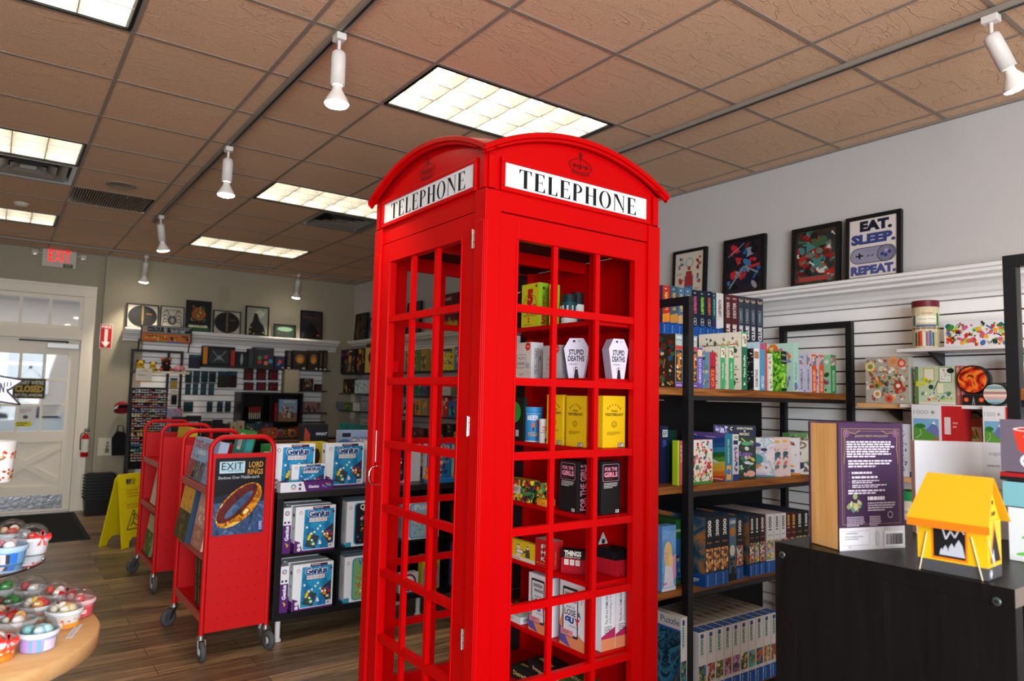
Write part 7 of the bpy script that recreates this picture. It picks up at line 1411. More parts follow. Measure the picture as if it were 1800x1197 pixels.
# planet tins
def ptin(yc, X, z, r, th, pal, label, kind='paint', rim='141416'):
    mb = MB(Matrix.Translation((0, 0, r))); mb.lathe([(0, -th/2), (r*.93, -th/2), (r, -th/2+.003), (r, th/2), (0, th/2)], M(rim, .35), (0, 0, 0), 36, True, 'x')
    vs = [(-th/2-.0008, r*.9*cos(2*pi*k/32), r*.9*sin(2*pi*k/32)) for k in range(32)]; mb.add(vs, [tuple(range(32))[::-1]], art(pal, 22 if kind == 'paint' else 30, kind, 3)) if kind != 'bands' else None
    if kind == 'bands':
        n = len(pal)
        for i in range(n):
            z0, z1 = -.9*r+1.8*r*i/n, -.9*r+1.8*r*(i+1)/n; pts = []
            for z_ in (z0, (z0+z1)/2, z1): w_ = sqrt(max(0, (.9*r)**2-z_*z_)); pts.append((w_, z_))
            P_ = [(-th/2-.0008, a, b) for a, b in pts]+[(-th/2-.0008, -a, b) for a, b in pts[::-1]]; mb.add(P_, [tuple(range(6))], pal[i])
    return put('round_puzzle_tin', mb, X+th/2, yc, z, label, 'tin')
X0 = XS-.02; q = onx(1709, 674, X0); lift = .055
t = thing('tin_stand', (X0+.04, onx(1710, 700, X0).y, ZL+.001), 'small black box with two red dots holding up the sun tin', 'box'); ya, yb = onx(1692, 700, X0).y, onx(1731, 700, X0).y; zS = ZL+.0012
mb = MB(); mb.box(X0, X0+.07, yb, ya, zS, zS+lift-.002, '161618'); p = Pen(mb, (X0, ya, zS), (0, -1, 0), (0, 0, 1)); W_ = ya-yb; [p.disc(W_*a, lift*.5, .012, 'b83a1e') for a in (.17, .85)]; [p.disc(W_*a, lift*.5, .008, 'e86a2a') for a in (.17, .85)]; p.line([(W_*.45, 0), (W_*.5, lift*.8), (W_*.55, 0)], .004, '8a8a8c'); mb.build('stand_body', t)
ptin(q.y, X0, zS+lift, .072, .05, ['5a0a04', 'a81e08', 'e8501a', 'f0902a', '8a1204'], 'round tin showing a glowing red sun, raised above the planet tin')
ptin(onx(1749, 693, X0).y, X0+.0, ZL, .056, .04, ['6a8a9a', '8ab0b8', 'c8a09a', 'e0c8b8', 'a87a7a', 'c8c8b8', '7a9aa8', 'a8b8b8'], 'round tin showing a banded pastel planet on the lower white shelf', 'bands')
q = onx(1772, 700, XS); hh = onx(1772, 625, XS+.03).z-ZL; mb = MB(); mb.cyl((0, 0, 0), .047, hh*.86, 'd8d0b0', 28); mb.cyl((0, 0, hh*.86), .049, hh*.14, '5aa85a', 28); wrap(mb, .047, VB-20, VB+90, hh*.3, hh*.5, 'e0dcc8'); wrap(mb, .047, VB-40, VB-10, hh*.6, hh*.75, 'b83a3a'); put('puzzle_tin', mb, XS+.05, q.y-.03, ZL, 'cream puzzle tin with a green lid at the right end of the lower shelf', 'tin')
# second row: 1000 piece boxes on the wooden shelf
def mt1000(p, w, h):
    p.rect(0, 0, w, h, 'dfe0e6'); p.text('1000', w*.08, h*.87, w*.6, h*.925, '989ca2', fit=True); p.text('+', w*.68, h*.87, w*.85, h*.925, '8a8e92', bold=.05); a, b = h*.45, h*.81
    p.rect(w*.06, a, w*.97, b, '7ab0d8'); p.poly([(w*.06, a), (w*.97, a), (w*.97, a+(b-a)*.3), (w*.5, a+(b-a)*.62), (w*.06, a+(b-a)*.7)], '5a9a3a'); p.poly([(w*.5, a+(b-a)*.55), (w*.8, a+(b-a)*.92), (w*.97, a+(b-a)*.6), (w*.97, a+(b-a)*.3)], '6a78b0'); p.poly([(w*.72, a+(b-a)*.82), (w*.8, a+(b-a)*.92), (w*.88, a+(b-a)*.78)], 'e8ecf0'); p.rect(w*.06, a, w*.97, a+(b-a)*.14, 'd8b04a'); p.poly([(w*.5, a+(b-a)*.1), (w*.97, a+(b-a)*.1), (w*.97, a+(b-a)*.35)], 'a8684a'); p.line([(w*.15, a+(b-a)*.25), (w*.35, a+(b-a)*.42), (w*.3, a+(b-a)*.6)], w*.02, 'd0d8c0'); p.disc(w*.3, a+(b-a)*.72, w*.2, '2f7a34', (b-a)*.09)
def redb(p, w, h): p.rect(0, 0, w, h, 'b81c20'); p.rect(w*.2, h*.62, w*.5, h*.85, 'd8c8c8'); p.rect(w*.3, h*.2, w*.97, h*.34, '5a9ab8'); p.para(w*.6, h*.7, w*.9, h*.8, 2, 'd88a8a')
XP = 3.88
lface(1602, 1651, 711, XP, zW, 'dfe0e6', 'white-topped 1000 piece landscape puzzle, left of the two, above the white box', mt1000, d=.055)
lface(1652, 1689, 714, XP+.02, zW, 'b81c20', 'red puzzle box with a small photo, right of the left landscape puzzle', redb, d=.12)
lface(1690, 1725, 735, XP+.145, zW, '9a4a2a', 'brown-topped vintage flower puzzle box between the two landscape puzzles', lambda p, w, h: (p.rect(0, 0, w, h, 'd8c8a0'), p.rect(0, h*.86, w, h, '9a4a2a'), p.blobs(w*.05, h*.6, w*.95, h*.84, ['c85a2a', '5a8a3a', '8ab04a'], 14, 2, (.1, .25)), p.frame(w*.1, h*.42, w*.95, h*.6, w*.02, '8a7a5a'), p.text('Vintage Flowers', w*.14, h*.47, w*.9, h*.55, '6a5a4a')), d=.1)
lface(1727, 1764, 714, XP, zW, 'dfe0e6', 'white-topped 1000 piece landscape puzzle, right of the two, behind the mug box', mt1000, d=.055)
lface(1767, 1812, 716, XP+.02, zW, 'b81c20', 'red puzzle box partly hidden by the mug box at the right edge', redb, d=.12)
def pais(p, w, h): p.rect(0, 0, w, h, 'd8dae4'); p.blobs(0, h*.1, w*.8, h*.92, ['1f4a8a', '2a7aa8', '6a3a7a', 'a83a5a', '14304a', '3a8a9a', '1a2a5a'], 110, 5, (.03, .08)); p.rect(w*.9, 0, w, h*.1, '1f4a8a')
lface(1567, 1601, 745, 3.9, zW, 'c8ccd8', 'blue and purple paisley puzzle standing on the pale wooden shelf behind the book-shaped box', pais, d=.05)
q = onx(1598, 905, 3.92); mb = MB(); hh = onx(1598, 863, 3.92).z-(zW-.30); mb.cyl((0, 0, 0), .058, hh*.78, 'd8d0ba', 28); mb.cyl((0, 0, hh*.78), .06, hh*.22, '1f8a4a', 28); wrap(mb, .058, VB-70, VB+70, hh*.42, hh*.62, 'e4dfce'); wraptext(mb, 'HOUSE PLANT', .058, VB, 90, hh*.5, hh*.56, '5a5a4a', off=.0014, bold=.0); wrap(mb, .058, VB-60, VB+60, hh*.05, hh*.25, '4a8a4a'); put('puzzle_tin', mb, 3.94, q.y, zW-.30, 'cream tin with a green lid on the lowest wooden shelf, behind the book-shaped box', 'tin')
# second metal unit, right of the frame
t0 = onx(1778, 452, 2.60)
px_ = .036
U2x = 2.56; qy = onx(1777, 452, U2x).y
metal_unit(U2x, 3.75, qy-.46, qy, [HC+.06, HC-.40, HC-.862], onx(1777, 450, U2x).z, 'black metal and wood shelf unit cut off by the right edge of the photo')
# framed posters standing on the ledge of the right wall
ZLG = HC+.712+.02
def framed(pxl, pxr, ptl, ptr, X, label, draw, base='14161a', lean=.05, tb=.004, fw=.024, z=ZLG):
    """frame leaning on the right wall; its lower edge stands on the ledge at x = X"""
    ya, yb = onx(pxl, (ptl+500)/2, X).y, onx(pxr, (ptr+490)/2, X).y; w = ya-yb; h = ((onx(pxl, ptl, X).z+onx(pxr, ptr, X).z)/2-z-.001)
    t = thing('framed_poster', (X, (ya+yb)/2, z+.001), label, 'picture'); t.rotation_euler = (0, 0, -pi/2); t['_o'] = (0, 0, 0)
    rot = Matrix.Rotation(-lean, 4, 'X')
    mb = MB(rot); d = .03; y0 = 0
    for a in ((-w/2, w/2, 0, fw), (-w/2, w/2, h-fw, h), (-w/2, -w/2+fw, fw, h-fw), (w/2-fw, w/2, fw, h-fw)): mb.box(a[0], a[1], y0, y0+d, a[2], a[3], M('101214', .4))
    mb.build('frame', t, bevel=.0015)
    mb = MB(rot); mb.box(-w/2+fw, w/2-fw, y0+.008, y0+.014, fw, h-fw, base); p = Pen(mb, (-w/2+fw, y0+.008, fw), (1, 0, 0), (0, 0, 1)); draw(p, w-2*fw, h-2*fw); mb.build('print', t)
    return t
def sheet(p, w, h):
    p.rect(0, 0, w, h, 'c8c0ae')
    p.ring(w*.5, h*.78, w*.13, w*.03, '7a9aa0', 18); p.blobs(w*.08, h*.62, w*.32, h*.92, ['7a3a34', '3a5a7a'], 9, 2, (.1, .25)); p.blobs(w*.7, h*.6, w*.95, h*.92, ['a8322a', '8a2a24'], 8, 3, (.15, .3)); p.blobs(w*.1, h*.32, w*.32, h*.5, ['a8322a'], 5, 3, (.2, .4)); p.blobs(w*.75, h*.3, w*.95, h*.6, ['a8322a', '4a7a9a'], 6, 8, (.2, .35))
    p.poly([(w*.36, 0), (w*.64, 0), (w*.66, h*.5), (w*.34, h*.5)], '3a7a9a'); p.poly([(w*.34, h*.28), (w*.66, h*.28), (w*.6, h*.6), (w*.4, h*.6)], '9a2f2a'); p.disc(w*.5, h*.66, w*.06, '9a2f2a'); p.para(w*.06, h*.52, w*.3, h*.58, 2, '8a8678'); p.para(w*.7, h*.18, w*.92, h*.24, 2, '8a8678')
def abst(bg, pal, n, seed):
    def f(p, w, h): p.rect(0, 0, w, h, art(bg, 9, 'paint', seed)); p.blobs(0, 0, w, h, pal, n, seed, (.04, .16))
    return f
XG = XR-.075
framed(1180, 1238, 442, 432, XG, 'framed cream sheet of small red and blue figures on the ledge beside the phone box', sheet, 'c8c0ae')
framed(1269, 1342, 420, 411, XG, 'framed dark print with red and blue swirls, second from the phone box', lambda p, w, h: (abst(['07080f', '10142a', '1a1426', '0a0a12'], ['a81c18', '1c5a90', '0a0c14', '3a6a9a', 'b8242a', '8a8a96', '141830'], 46, 3)(p, w, h), p.line([(w*.05, h*.72), (w*.5, h*.95)], w*.015, '9aa0aa'), p.line([(w*.1, h*.1), (w*.5, h*.5), (w*.9, h*.35)], w*.04, '7a828e')), '0a0c14')
framed(1389, 1474, 402, 388, XG, 'framed crowded print of red and dark shapes lettered DEADPOOL along the bottom', lambda p, w, h: (abst(['1a1614', '2a1c1a', '3a3430', '121214'], ['8a1a16', 'a8241c', '2a2c2a', '5a1412', '6a6a5a', '3a7a7a', 'c8c0b4', '1a1a1a', '3a5a3a'], 110, 6)(p, w, h), p.rect(w*.1, h*.05, w*.9, h*.14, '5a5a50'), p.text('DEADPOOL', w*.14, h*.05, w*.84, h*.12, 'c8241c', fit=True, bold=.06)), '14100f')
def eat(p, w, h):
    p.rect(0, 0, w, h, 'd8cec8'); N1, N2 = '101830', '34437e'
    p.text('EAT.', w*.22, h*.785, w*.90, h*.97, N1, fit=True, bold=.07); p.text('SLEEP.', w*.03, h*.565, w*.97, h*.745, N2, fit=True, bold=.07); p.text('REPEAT.', w*.03, h*.04, w*.98, h*.20, '48508c', fit=True, bold=.07)
    def pad(e, c):
        r = h*.135+e; p.rrect(w*.03-e, h*.245-e, w*.97+e, h*.50+e, r*.92, c)
    pad(.004, '1c1e2e'); p.rrect(w*.03, h*.245, w*.97, h*.50, h*.12, '8f8ca4'); p.disc(w*.77, h*.372, w*.185, '4a4a5e'); p.disc(w*.77, h*.372, w*.165, '77758c')
    for a, b, c in ((.70, .36, '2c3a7a'), (.78, .415, 'a49ad0'), (.77, .335, '2c3a7a'), (.85, .385, '2c3a7a')): p.disc(w*a, h*b, w*.038, c)
    p.rect(w*.14, h*.358, w*.30, h*.385, '1c2026'); p.rect(w*.202, h*.322, w*.242, h*.422, '1c2026'); p.line([(w*.38, h*.35), (w*.43, h*.375)], w*.022, '3a3c48'); p.line([(w*.47, h*.35), (w*.52, h*.375)], w*.022, '3a3c48'); p.text('SUPER PAD', w*.36, h*.44, w*.56, h*.455, '6a6878', fit=True)
framed(1484, 1582, 382, 366, XG, 'framed poster reading EAT. SLEEP. REPEAT. with a grey game controller', eat, 'd8cec8')
# goods far along the right wall, seen past and through the phone box
FX = 3.93
def far_shelf(y0, y1, z, label): return wall_shelf('wall_shelf', y0, y1, FX, z, .012, M('161618', .4), label, 'black shelves along the far right wall')
ZF = [HC+.272, HC+.0, HC-.235, HC-.42, HC-.55]
far_shelf(6.1, 9.45, ZF[0]-.004, 'topmost long black shelf on the far right wall')
far_shelf(6.1, 9.5, ZF[1]-.004, 'second long black shelf down on the far right wall')
far_shelf(6.1, 9.5, ZF[2]-.004, 'third long black shelf down on the far right wall')
far_shelf(6.1, 9.5, ZF[3]-.14, 'lowest long black shelf on the far right wall')
def game(px0, px1, pt, z, base, label, draw, d=.06): return lface(px0, px1, pt, FX+.01, z, base, label, draw, d, 'board_game_box', 'board game')
FP = [['1a3a2a', '6a8a3a', 'c8a03a', '3a1a3a', 'a83a5a'], ['4a1a14', 'a85a2a', '2a1410', 'd8a04a'], ['c8b04a', '2a2a2e', 'b88a3a', 'e0d08a'], ['14100e', '5a3a1a', 'a87a3a', '2a1a12'], ['8ab0c8', '3a3a3a', 'dce4e8', '6a6a5a'], ['d8c8a8', 'a85a3a', 'c8a878', '6a7a8a'], ['3a5a7a', '6a8ab0', 'c8584a', '2a3a5a'], ['3a6a2a', 'c8a83a', '7a3a2a', '2a4a3a'], ['d8d8d8', 'b8843a', '9aa0a8', '5a4a3a'], ['6a7a8a', '3a4a5a', '9aa8b0']]
game(600, 625, 614, ZF[0], '241a24', 'dark boxed game with a green and purple cover beside the far corner, top shelf', cover('1c1a20', FP[0], 50, 1, (.05, .16), lambda p, w, h: p.text('Spooky', w*.4, h*.86, w*.95, h*.96, 'c8d8c0', bold=.04)))
game(628, 641, 612, ZF[0], '2a1410', 'dark maroon boxed game, second right of the far corner, top shelf', cover('2a1410', FP[1], 26, 2, (.05, .2)))
game(643, 665, 602, ZF[0], 'c8b060', 'tall pale yellow boxed game with a dark figure, top shelf left of the phone box', lambda p, w, h: (p.rect(0, 0, w, h, 'c8b460'), p.rect(w*.05, h*.84, w*.6, h*.97, '2a2a1e'), p.disc(w*.6, h*.5, w*.34, '2a241c', h*.24), p.disc(w*.65, h*.62, w*.13, 'b88a5a')))
game(604, 622, 666, ZF[1], '14100e', 'dark brown boxed game at the left of the second far shelf', cover('16110e', FP[3], 24, 3, (.05, .2)))
game(624, 645, 668, ZF[1], 'b8ccd8', 'pale boxed game with a grey machine picture on the second far shelf', cover('c4d4dc', FP[4], 34, 4, (.05, .16)))
game(647, 668, 667, ZF[1], 'd0c0a0', 'cream boxed game against the phone box edge on the second far shelf', cover('d0c0a0', FP[5], 16, 5, (.05, .2)))
for k, (a, b, t_) in enumerate(((592, 603, 706), (605, 619, 707), (621, 633, 708), (635, 648, 708))): game(a, b, t_, ZF[2], '6a7a8a', ['blue-grey boxed game at the left of the third far shelf', 'green boxed game on the third far shelf', 'white boxed game with a gold picture on the third far shelf', 'grey boxed game beside the phone box on the third far shelf'][k], cover(['4a5a70', '3a5a2a', 'd0d0d0', '8a949c'][k], FP[6+k], 26, 10+k, (.05, .16)))
game(597, 645, 746, ZF[3]-.136, '2a8a8a', 'teal boxed game on the lowest far shelf behind the word game box', cover('2a8a8a', ['3ab0a8', '1a5a6a', '8ad0c8'], 12, 15, (.08, .2)), .08)
for k, (a, b, t_, c, pal, lb) in enumerate(((690, 698, 622, 'b82a2a', ['e0e0e0', '8a1a1a'], 'red box edge at the left of the top row seen through the phone box door'), (701, 712, 617, 'b0b8c0', ['5a6a7a', 'e0e4e8'], 'pale boxed game beside the red edge in the top row seen through the door'), (714, 738, 615, '6a8a4a', ['2a4a2a', 'd8d0a0', '8a3a5a', 'c8c03a', '3a5a8a', '6a4a2a'], 'green battle-scene game in the top row seen through the door'), (740, 750, 613, 'a88a4a', ['c8a85a', '6a5a3a'], 'gold boxed game right of the battle-scene one through the door'), (767, 798, 612, 'd8c82a', ['3a5a8a', '8a3a2a', 'e0dcc0', '2a2a3a', '6a8a5a'], 'yellow-edged battle game in the top row seen through the door'), (800, 815, 608, '4a7ab0', ['3a6aa0', 'c8d0e0'], 'blue boxed game at the door edge in the top row'))):
    game(a, b, t_, ZF[0], c, lb, cover(c, pal, 60 if b-a > 20 else 16, 20+k, (.03, .1) if b-a > 20 else (.1, .3), (lambda p, w, h: (p.rect(0, 0, w, h*.08, 'e0d02a'), p.rect(w*.1, h*.85, w*.9, h*.96, '2a2a6a'))) if k == 4 else None))
for k, (a, b, t_, c, lb) in enumerate(((688, 706, 677, '3a4a5a', 'slate box on the second shelf through the phone box door'), (714, 740, 675, '1f6a4a', 'dark green box on the second shelf through the phone box door'), (742, 752, 674, '4a4a6a', 'small violet box on the second shelf through the door'), (768, 792, 678, 'c8c4c0', 'white box with dark ovals on the second shelf through the door'), (793, 806, 676, '5a6a4a', 'olive box on the second shelf at the door edge'))):
    game(a, b, t_, ZF[1], c, lb, cover(c, [['2a3a4a', '8a4a3a'], ['3a8a6a', 'c8d8c8', '14402a'], ['8a8ab0', '2a2a4a'], ['2a2a2c', '8a8a88'], ['8a9a6a', '3a4a2a']][k], 12, 30+k, (.06, .15)))
for k, (a, b, t_, c, lb) in enumerate(((690, 702, 707, '8a4a3a', 'rust box in the third row through the phone box door'), (704, 716, 706, '5a7a8a', 'steel blue box in the third row through the door'), (718, 728, 708, '4a6a4a', 'mossy box in the third row through the door'), (730, 740, 702, 'b8923a', 'dark game with gold figures in the third row through the door'), (742, 752, 700, '9a7a5a', 'tan box in the third row through the door'), (768, 778, 706, 'd8a06a', 'peach box in the third row through the door'), (779, 787, 697, 'c8281e', 'tall red box in the third row through the door'), (788, 803, 704, '3a5a8a', 'colourful blue box in the third row through the door'))):
    game(a, b, t_, ZF[2], c, lb, cover(c, [VIV[(k+i) % 8] for i in (0, 3, 5)]+['1a1a1c'], 12, 40+k, (.1, .25)))
for k, (a, b, t_, c, lb) in enumerate(((690, 712, 738, '4a3a2a', 'brown boxed figures below the third row through the phone box door'), (716, 745, 752, '5a2a2a', 'low dark red boxes below the third row through the door'), (768, 782, 745, '121214', 'black box in the fourth row through the door'), (784, 797, 745, '1a1a1c', 'black box with gold writing in the fourth row through the door'), (798, 815, 760, 'c8a82a', 'yellow box in the fourth row at the door edge'))):
    game(a, b, t_, ZF[3]-.136, c, lb, cover(c, ['6a4a3a', '8a3a3a', 'a88a4a', '2a2a2a'], 10, 50+k, (.06, .15)))
# big maroon word-game box up on the ledge, plus two small dark frames near the corner
def names(p, w, h): p.rect(0, 0, w, h, '5a1820'); p.text('NAMES', w*.1, h*.80, w*.7, h*.9, 'd8a8a0', bold=.04); p.rect(0, 0, w, h*.2, 'c8b02a'); p.blobs(w*.1, h*.1, w*.9, h*.7, ['a83a2a', '2a1a1e', 'c88a3a'], 16, 3, (.06, .14))
lface(776, 806, 516, 3.99, ZLG, '5a1820', 'maroon word game box on the ledge, seen through the phone box door', names, .08, 'board_game_box', 'board game')
def small_frame(pxl, pxr, ptl, label, draw, zb=ZLG): return framed(pxl, pxr, ptl, ptl, XG, label, draw)
framed(624, 645, 553, 547, XG, 'small black framed print leaning on the ledge just right of the far corner', abst(['1a1210', '3a241a'], ['8a5a3a', '2a1a14'], 10, 2))
framed(649, 668, 563, 552, XG, 'small framed pale print half hidden behind the phone box, near the far corner', abst(['8a8a8a', 'b8b8b4'], ['5a5a5c', '3a3a3c'], 12, 4))
framed(714, 738, 532, 528, XG, 'black framed print on the ledge seen through the phone box door', abst(['0c0d10', '1a1c22'], ['2a2c34', '14161a'], 10, 5))
# ================================================================== back wall: ledge, prints, racks and hanging packs
ZLB = HC+.712+.02; YP = WB-.07
t_ = MB(); R = random.Random(8); q = ony(395, 518, WB-.001)
def stain(cx, cz, rx, rz, seed):
    R = random.Random(seed); return [(cx+rx*cos(2*pi*k/22)*R.uniform(.7, 1.15), cz+rz*sin(2*pi*k/22)*R.uniform(.75, 1.1)) for k in range(22)]
for a in ((q.x, q.z, .085, .13, 4), (q.x-.03, q.z-.16, .04, .12, 6)): pts = stain(*a); t_.add([(x, WB-.0006-a[4]*1e-5, z) for x, z in pts], [tuple(range(22))], M('a09680', .9))
st = t_.build('damp_stain', bpy.data.objects['wall_back']); st['label'] = 'greyish damp stain'
def bframe(px0, px1, pt, label, draw, base='14161a', fw=.02, round_=False):
    a, b = ony(px0, (pt+585)/2, YP), ony(px1, (pt+585)/2, YP); w = b.x-a.x; h = ony((px0+px1)/2, pt, YP).z-ZLB-.001
    t = thing('framed_poster', ((a.x+b.x)/2, YP, ZLB+.001), label, 'picture'); t['_o'] = (0, 0, 0); rot = Matrix.Rotation(-.06, 4, 'X'); mb = MB(rot)
    for q in ((-w/2, w/2, 0, fw), (-w/2, w/2, h-fw, h), (-w/2, -w/2+fw, fw, h-fw), (w/2-fw, w/2, fw, h-fw)): mb.box(q[0], q[1], 0, .022, q[2], q[3], M('101214', .4))
    mb.build('frame', t); mb = MB(rot); mb.box(-w/2+fw, w/2-fw, .008, .014, fw, h-fw, base); draw(Pen(mb, (-w/2+fw, .008, fw), (1, 0, 0), (0, 0, 1)), w-2*fw, h-2*fw); mb.build('print', t); return t
def clockd(p, w, h): p.rect(0, 0, w, h, 'a8a294'); p.disc(w*.5, h*.5, w*.49, '121214', h*.49, 30); p.ring(w*.5, h*.5, w*.3, w*.006, '2c2c2e', 24, ry=h*.3); p.ring(w*.5, h*.5, w*.4, w*.006, '2c2c2e', 24, ry=h*.4); p.rect(w*.47, h*.3, w*.53, h*.98, '6a5a30'); p.rect(w*.62, h*.6, w*.82, h*.64, '7a4a1e'); p.poly([(w*.48, h*.1), (w*.52, h*.1), (w*.5, h*.5)], '8a7a4a')
bframe(222, 279, 534, 'black framed disc print, leftmost on the back wall ledge', clockd, 'a8a294', .014)
def bug(p, w, h):
    p.rect(0, 0, w, h, 'a8a296'); p.disc(w*.5, h*.42, w*.2, '3a3a38', h*.2); 
    for s in (-1, 1):
        for k in range(4): p.line([(w*.5, h*.4), (w*(.5+s*(.25+.06*k)), h*(.85-.18*k)), (w*(.5+s*.42), h*(.75-.2*k))], w*.035, '2c2c2a')
    p.disc(w*.5, h*.42, w*.1, '8a8a86', h*.12); p.text('WINDOWLURKER', w*.15, h*.82, w*.85, h*.9, '2c2c2a', fit=True)
bframe(282, 324, 538, 'grey framed emblem print, second from the left on the back ledge', bug, 'a8a296', .01)
def behold(p, w, h): p.rect(0, 0, w, h, '0e110e'); p.rect(0, 0, w, h*.16, '1c4a2a'); p.disc(w*.5, h*.58, w*.3, '8a4a1a', h*.22); p.blobs(w*.15, h*.3, w*.85, h*.88, ['c8a02a', '8a2a1e', '3a6a3a', 'd8b83a', 'a85a1e', '2a5a4a', '5a1a3a'], 60, 3, (.03, .09)); p.text('BEHOLDER', w*.1, h*.13, w*.92, h*.21, 'd8d0a8', fit=True, bold=.06)
bframe(327, 372, 528, 'tall black print with a gold and red burst lettered BEHOLDER', behold, '0e110e', .012)
bframe(375, 424, 546, 'black framed disc print between the BEHOLDER print and a silhouette print', clockd, 'a8a294', .014)
def figure(p, w, h): p.rect(0, 0, w, h, '8a9080'); p.disc(w*.62, h*.78, w*.24, 'b0b49c', h*.14); p.blobs(w*.1, h*.55, w*.9, h*.95, ['5a6250', '9aa08a'], 14, 3, (.04, .12)); p.poly([(w*.1, 0), (w*.95, 0), (w*.8, h*.35), (w*.62, h*.5), (w*.5, h*.78), (w*.36, h*.8), (w*.28, h*.5), (w*.12, h*.3)], '0e0f0e'); [p.disc(w*a, h*b, w*.035, 'c8b84a', h*.02) for a, b in ((.12, .3), (.2, .26), (.16, .1), (.8, .1), (.9, .06), (.35, .05))]
bframe(432, 474, 538, 'tall black framed silhouette print in the middle of the back ledge', figure, '8a9080')
bframe(482, 521, 570, 'small landscape black framed print on the back ledge', lambda p, w, h: (p.rect(0, 0, w, h, '1f3028'), p.disc(w*.5, h*.7, w*.4, '6a8a72', h*.2), p.blobs(w*.1, h*.1, w*.9, h*.55, ['3a1c1a', '6a2a22', '241814'], 16, 4, (.08, .2))), '1f3028')
bframe(529, 568, 546, 'dark framed print with a brown glow, rightmost on the back ledge', lambda p, w, h: (p.rect(0, 0, w, h, art(['14141a', '2a2a34', '3a2418'], 5, 'paint', 5)), p.rect(w*.15, h*.78, w*.85, h*.82, '5a2a18'), p.poly([(w*.1, 0), (w*.9, 0), (w*.85, h*.3), (w*.5, h*.62), (w*.25, h*.4)], '0c0d10'), p.rect(w*.78, h*.1, w*.9, h*.16, 'a85a1e')), '14141a')
# ---- paint rack with its tiers of pots
r0, r1 = ony(222, 700, 9.30), ony(292, 700, 9.30); RX0, RX1 = ony(233, 700, 9.30).x-.02, ony(318, 700, 9.30).x; RBK = M('141416', .45)
t = thing('paint_rack', ((RX0+RX1)/2, 9.4, 0), 'black tiered rack of miniature paint pots against the back wall', 'rack')
zt1 = ony(280, 615, 9.3).z; zt2 = ony(280, 655, 9.3).z; z_hd0, z_hd1 = ony(285, 602, 9.3).z, ony(285, 573, 9.3).z
for x in (RX0, RX1):
    mb = MB(); mb.box(x-.014, x+.014, 9.36, 9.39, .0, zt1, RBK); mb.prism([(9.12, .0), (9.36, .0), (9.36, 1.5), (9.33, 1.5)], x-.006, x+.006, RBK, 'x'); mb.build('side_panel', t)
PX1 = ony(292, 700, 9.3).x
mb = MB(); mb.box(RX0, RX1, 9.365, 9.385, zt1-.03, zt1, RBK); mb.box(PX1-.0, PX1+.03, 9.366, 9.384, 0, zt1, RBK); mb.build('back_post', t)
mb = MB(); mb.box(RX0+.015, ony(292, 700, 9.3).x, 9.352, 9.358, .5, ony(262, 682, 9.3).z, '0f0f11'); mb.build('rack_back', t)
PX1 = ony(292, 700, 9.3).x
yt, zts = [], []
NT = 15; ztop, zbot = ony(262, 690, 9.3).z, .62
mb = MB()
for k in range(NT):
    z = ztop-(ztop-zbot)*k/(NT-1); y = 9.335-.012*k; yt.append(y); zts.append(z); mb.box(RX0+.012, PX1, y-.05, y+.03, z-.004, z, RBK); mb.box(RX0+.012, PX1, y-.053, y-.049, z-.004, z+.008, M('8a8a86', .4))
mb.build('tiers', t)
STR = ['c8c8c0', 'b8442a', 'd8a83a', 'b85a4a', '5a4a8a', 'c8b070', 'a84a3a', 'b8b8b0', 'c86a2a', 'c8b02a', 'a8283a', '2a4a8a', '2a7a6a', 'c8a88a', 'b8684a']
mb = MB()
for k in range(NT):
    p = Pen(mb, (RX0+.012, yt[k]-.053, zts[k]-.004), (1, 0, 0), (0, 0, 1)); p.d = 1e-6; R = random.Random(k); x = 0; W_ = PX1-RX0-.012
    while x < W_-.01: w_ = R.uniform(.02, .06); p.rect(x, .001, min(x+w_, W_), .011, R.choice([STR[k], STR[(k+1) % 15], 'c8c8c0', STR[k]])); x += w_
mb.build('price_strips', t)
pot = {}
def potmesh(c):
    if c not in pot:
        mb = MB(); mb.cyl((0, 0, 0), .0135, .022, M(c, .3), 10); mb.cyl((0, 0, .022), .0125, .012, M('cfd0cc' if hash_(c) else '2a2a2c', .35), 10); pot[c] = mb
    return pot[c]
def hash_(c): return int(c, 16) % 3 != 0
first = {}
RR = random.Random(12)
for k in range(NT):
    n = 12
    for i in range(n):
        if RR.random() < .08: continue
        c = RR.choice([STR[k], STR[k], '2a2c30', '3a3a3e', STR[(k+3) % 15], '8a8a84', '1c2a3a'])
        loc = (RX0+.03+i*(PX1-RX0-.045)/(n-1), yt[k]-.012, zts[k]+.0008)
        if c not in first: first[c] = put('paint_pot', potmesh(c), *loc, 'small pot of miniature paint standing in the tiered black rack', 'paint pot', 'paint pots in the tiered rack')
        else: o = first[c].copy(); C.objects.link(o); o.location = loc
mb = MB(); a = z_hd0; mb.box(RX0+.06, RX1+.08, 9.28, 9.30, z_hd0, z_hd1, '16161a'); p = Pen(mb, (RX0+.06, 9.28, z_hd0), (1, 0, 0), (0, 0, 1)); w, h = RX1-RX0+.02, z_hd1-z_hd0
p.rect(w*.02, h*.55, w*.97, h*.97, '8a8c8e'); p.text('COLOUR', w*.12, h*.6, w*.45, h*.93, '1c1c20', fit=True, bold=.08); p.ring(w*.08, h*.75, w*.04, w*.02, 'd8842a', 10, .6, 5.6); p.rect(w*.5, h*.6, w*.97, h*.92, '1a1a1e'); p.text('UNLOCK THE BEAST', w*.55, h*.78, w*.93, h*.88, 'c8c8c8', fit=True); p.text('IN NO TIME', w*.58, h*.64, w*.85, h*.76, 'c8c8c8', fit=True, bold=.03)
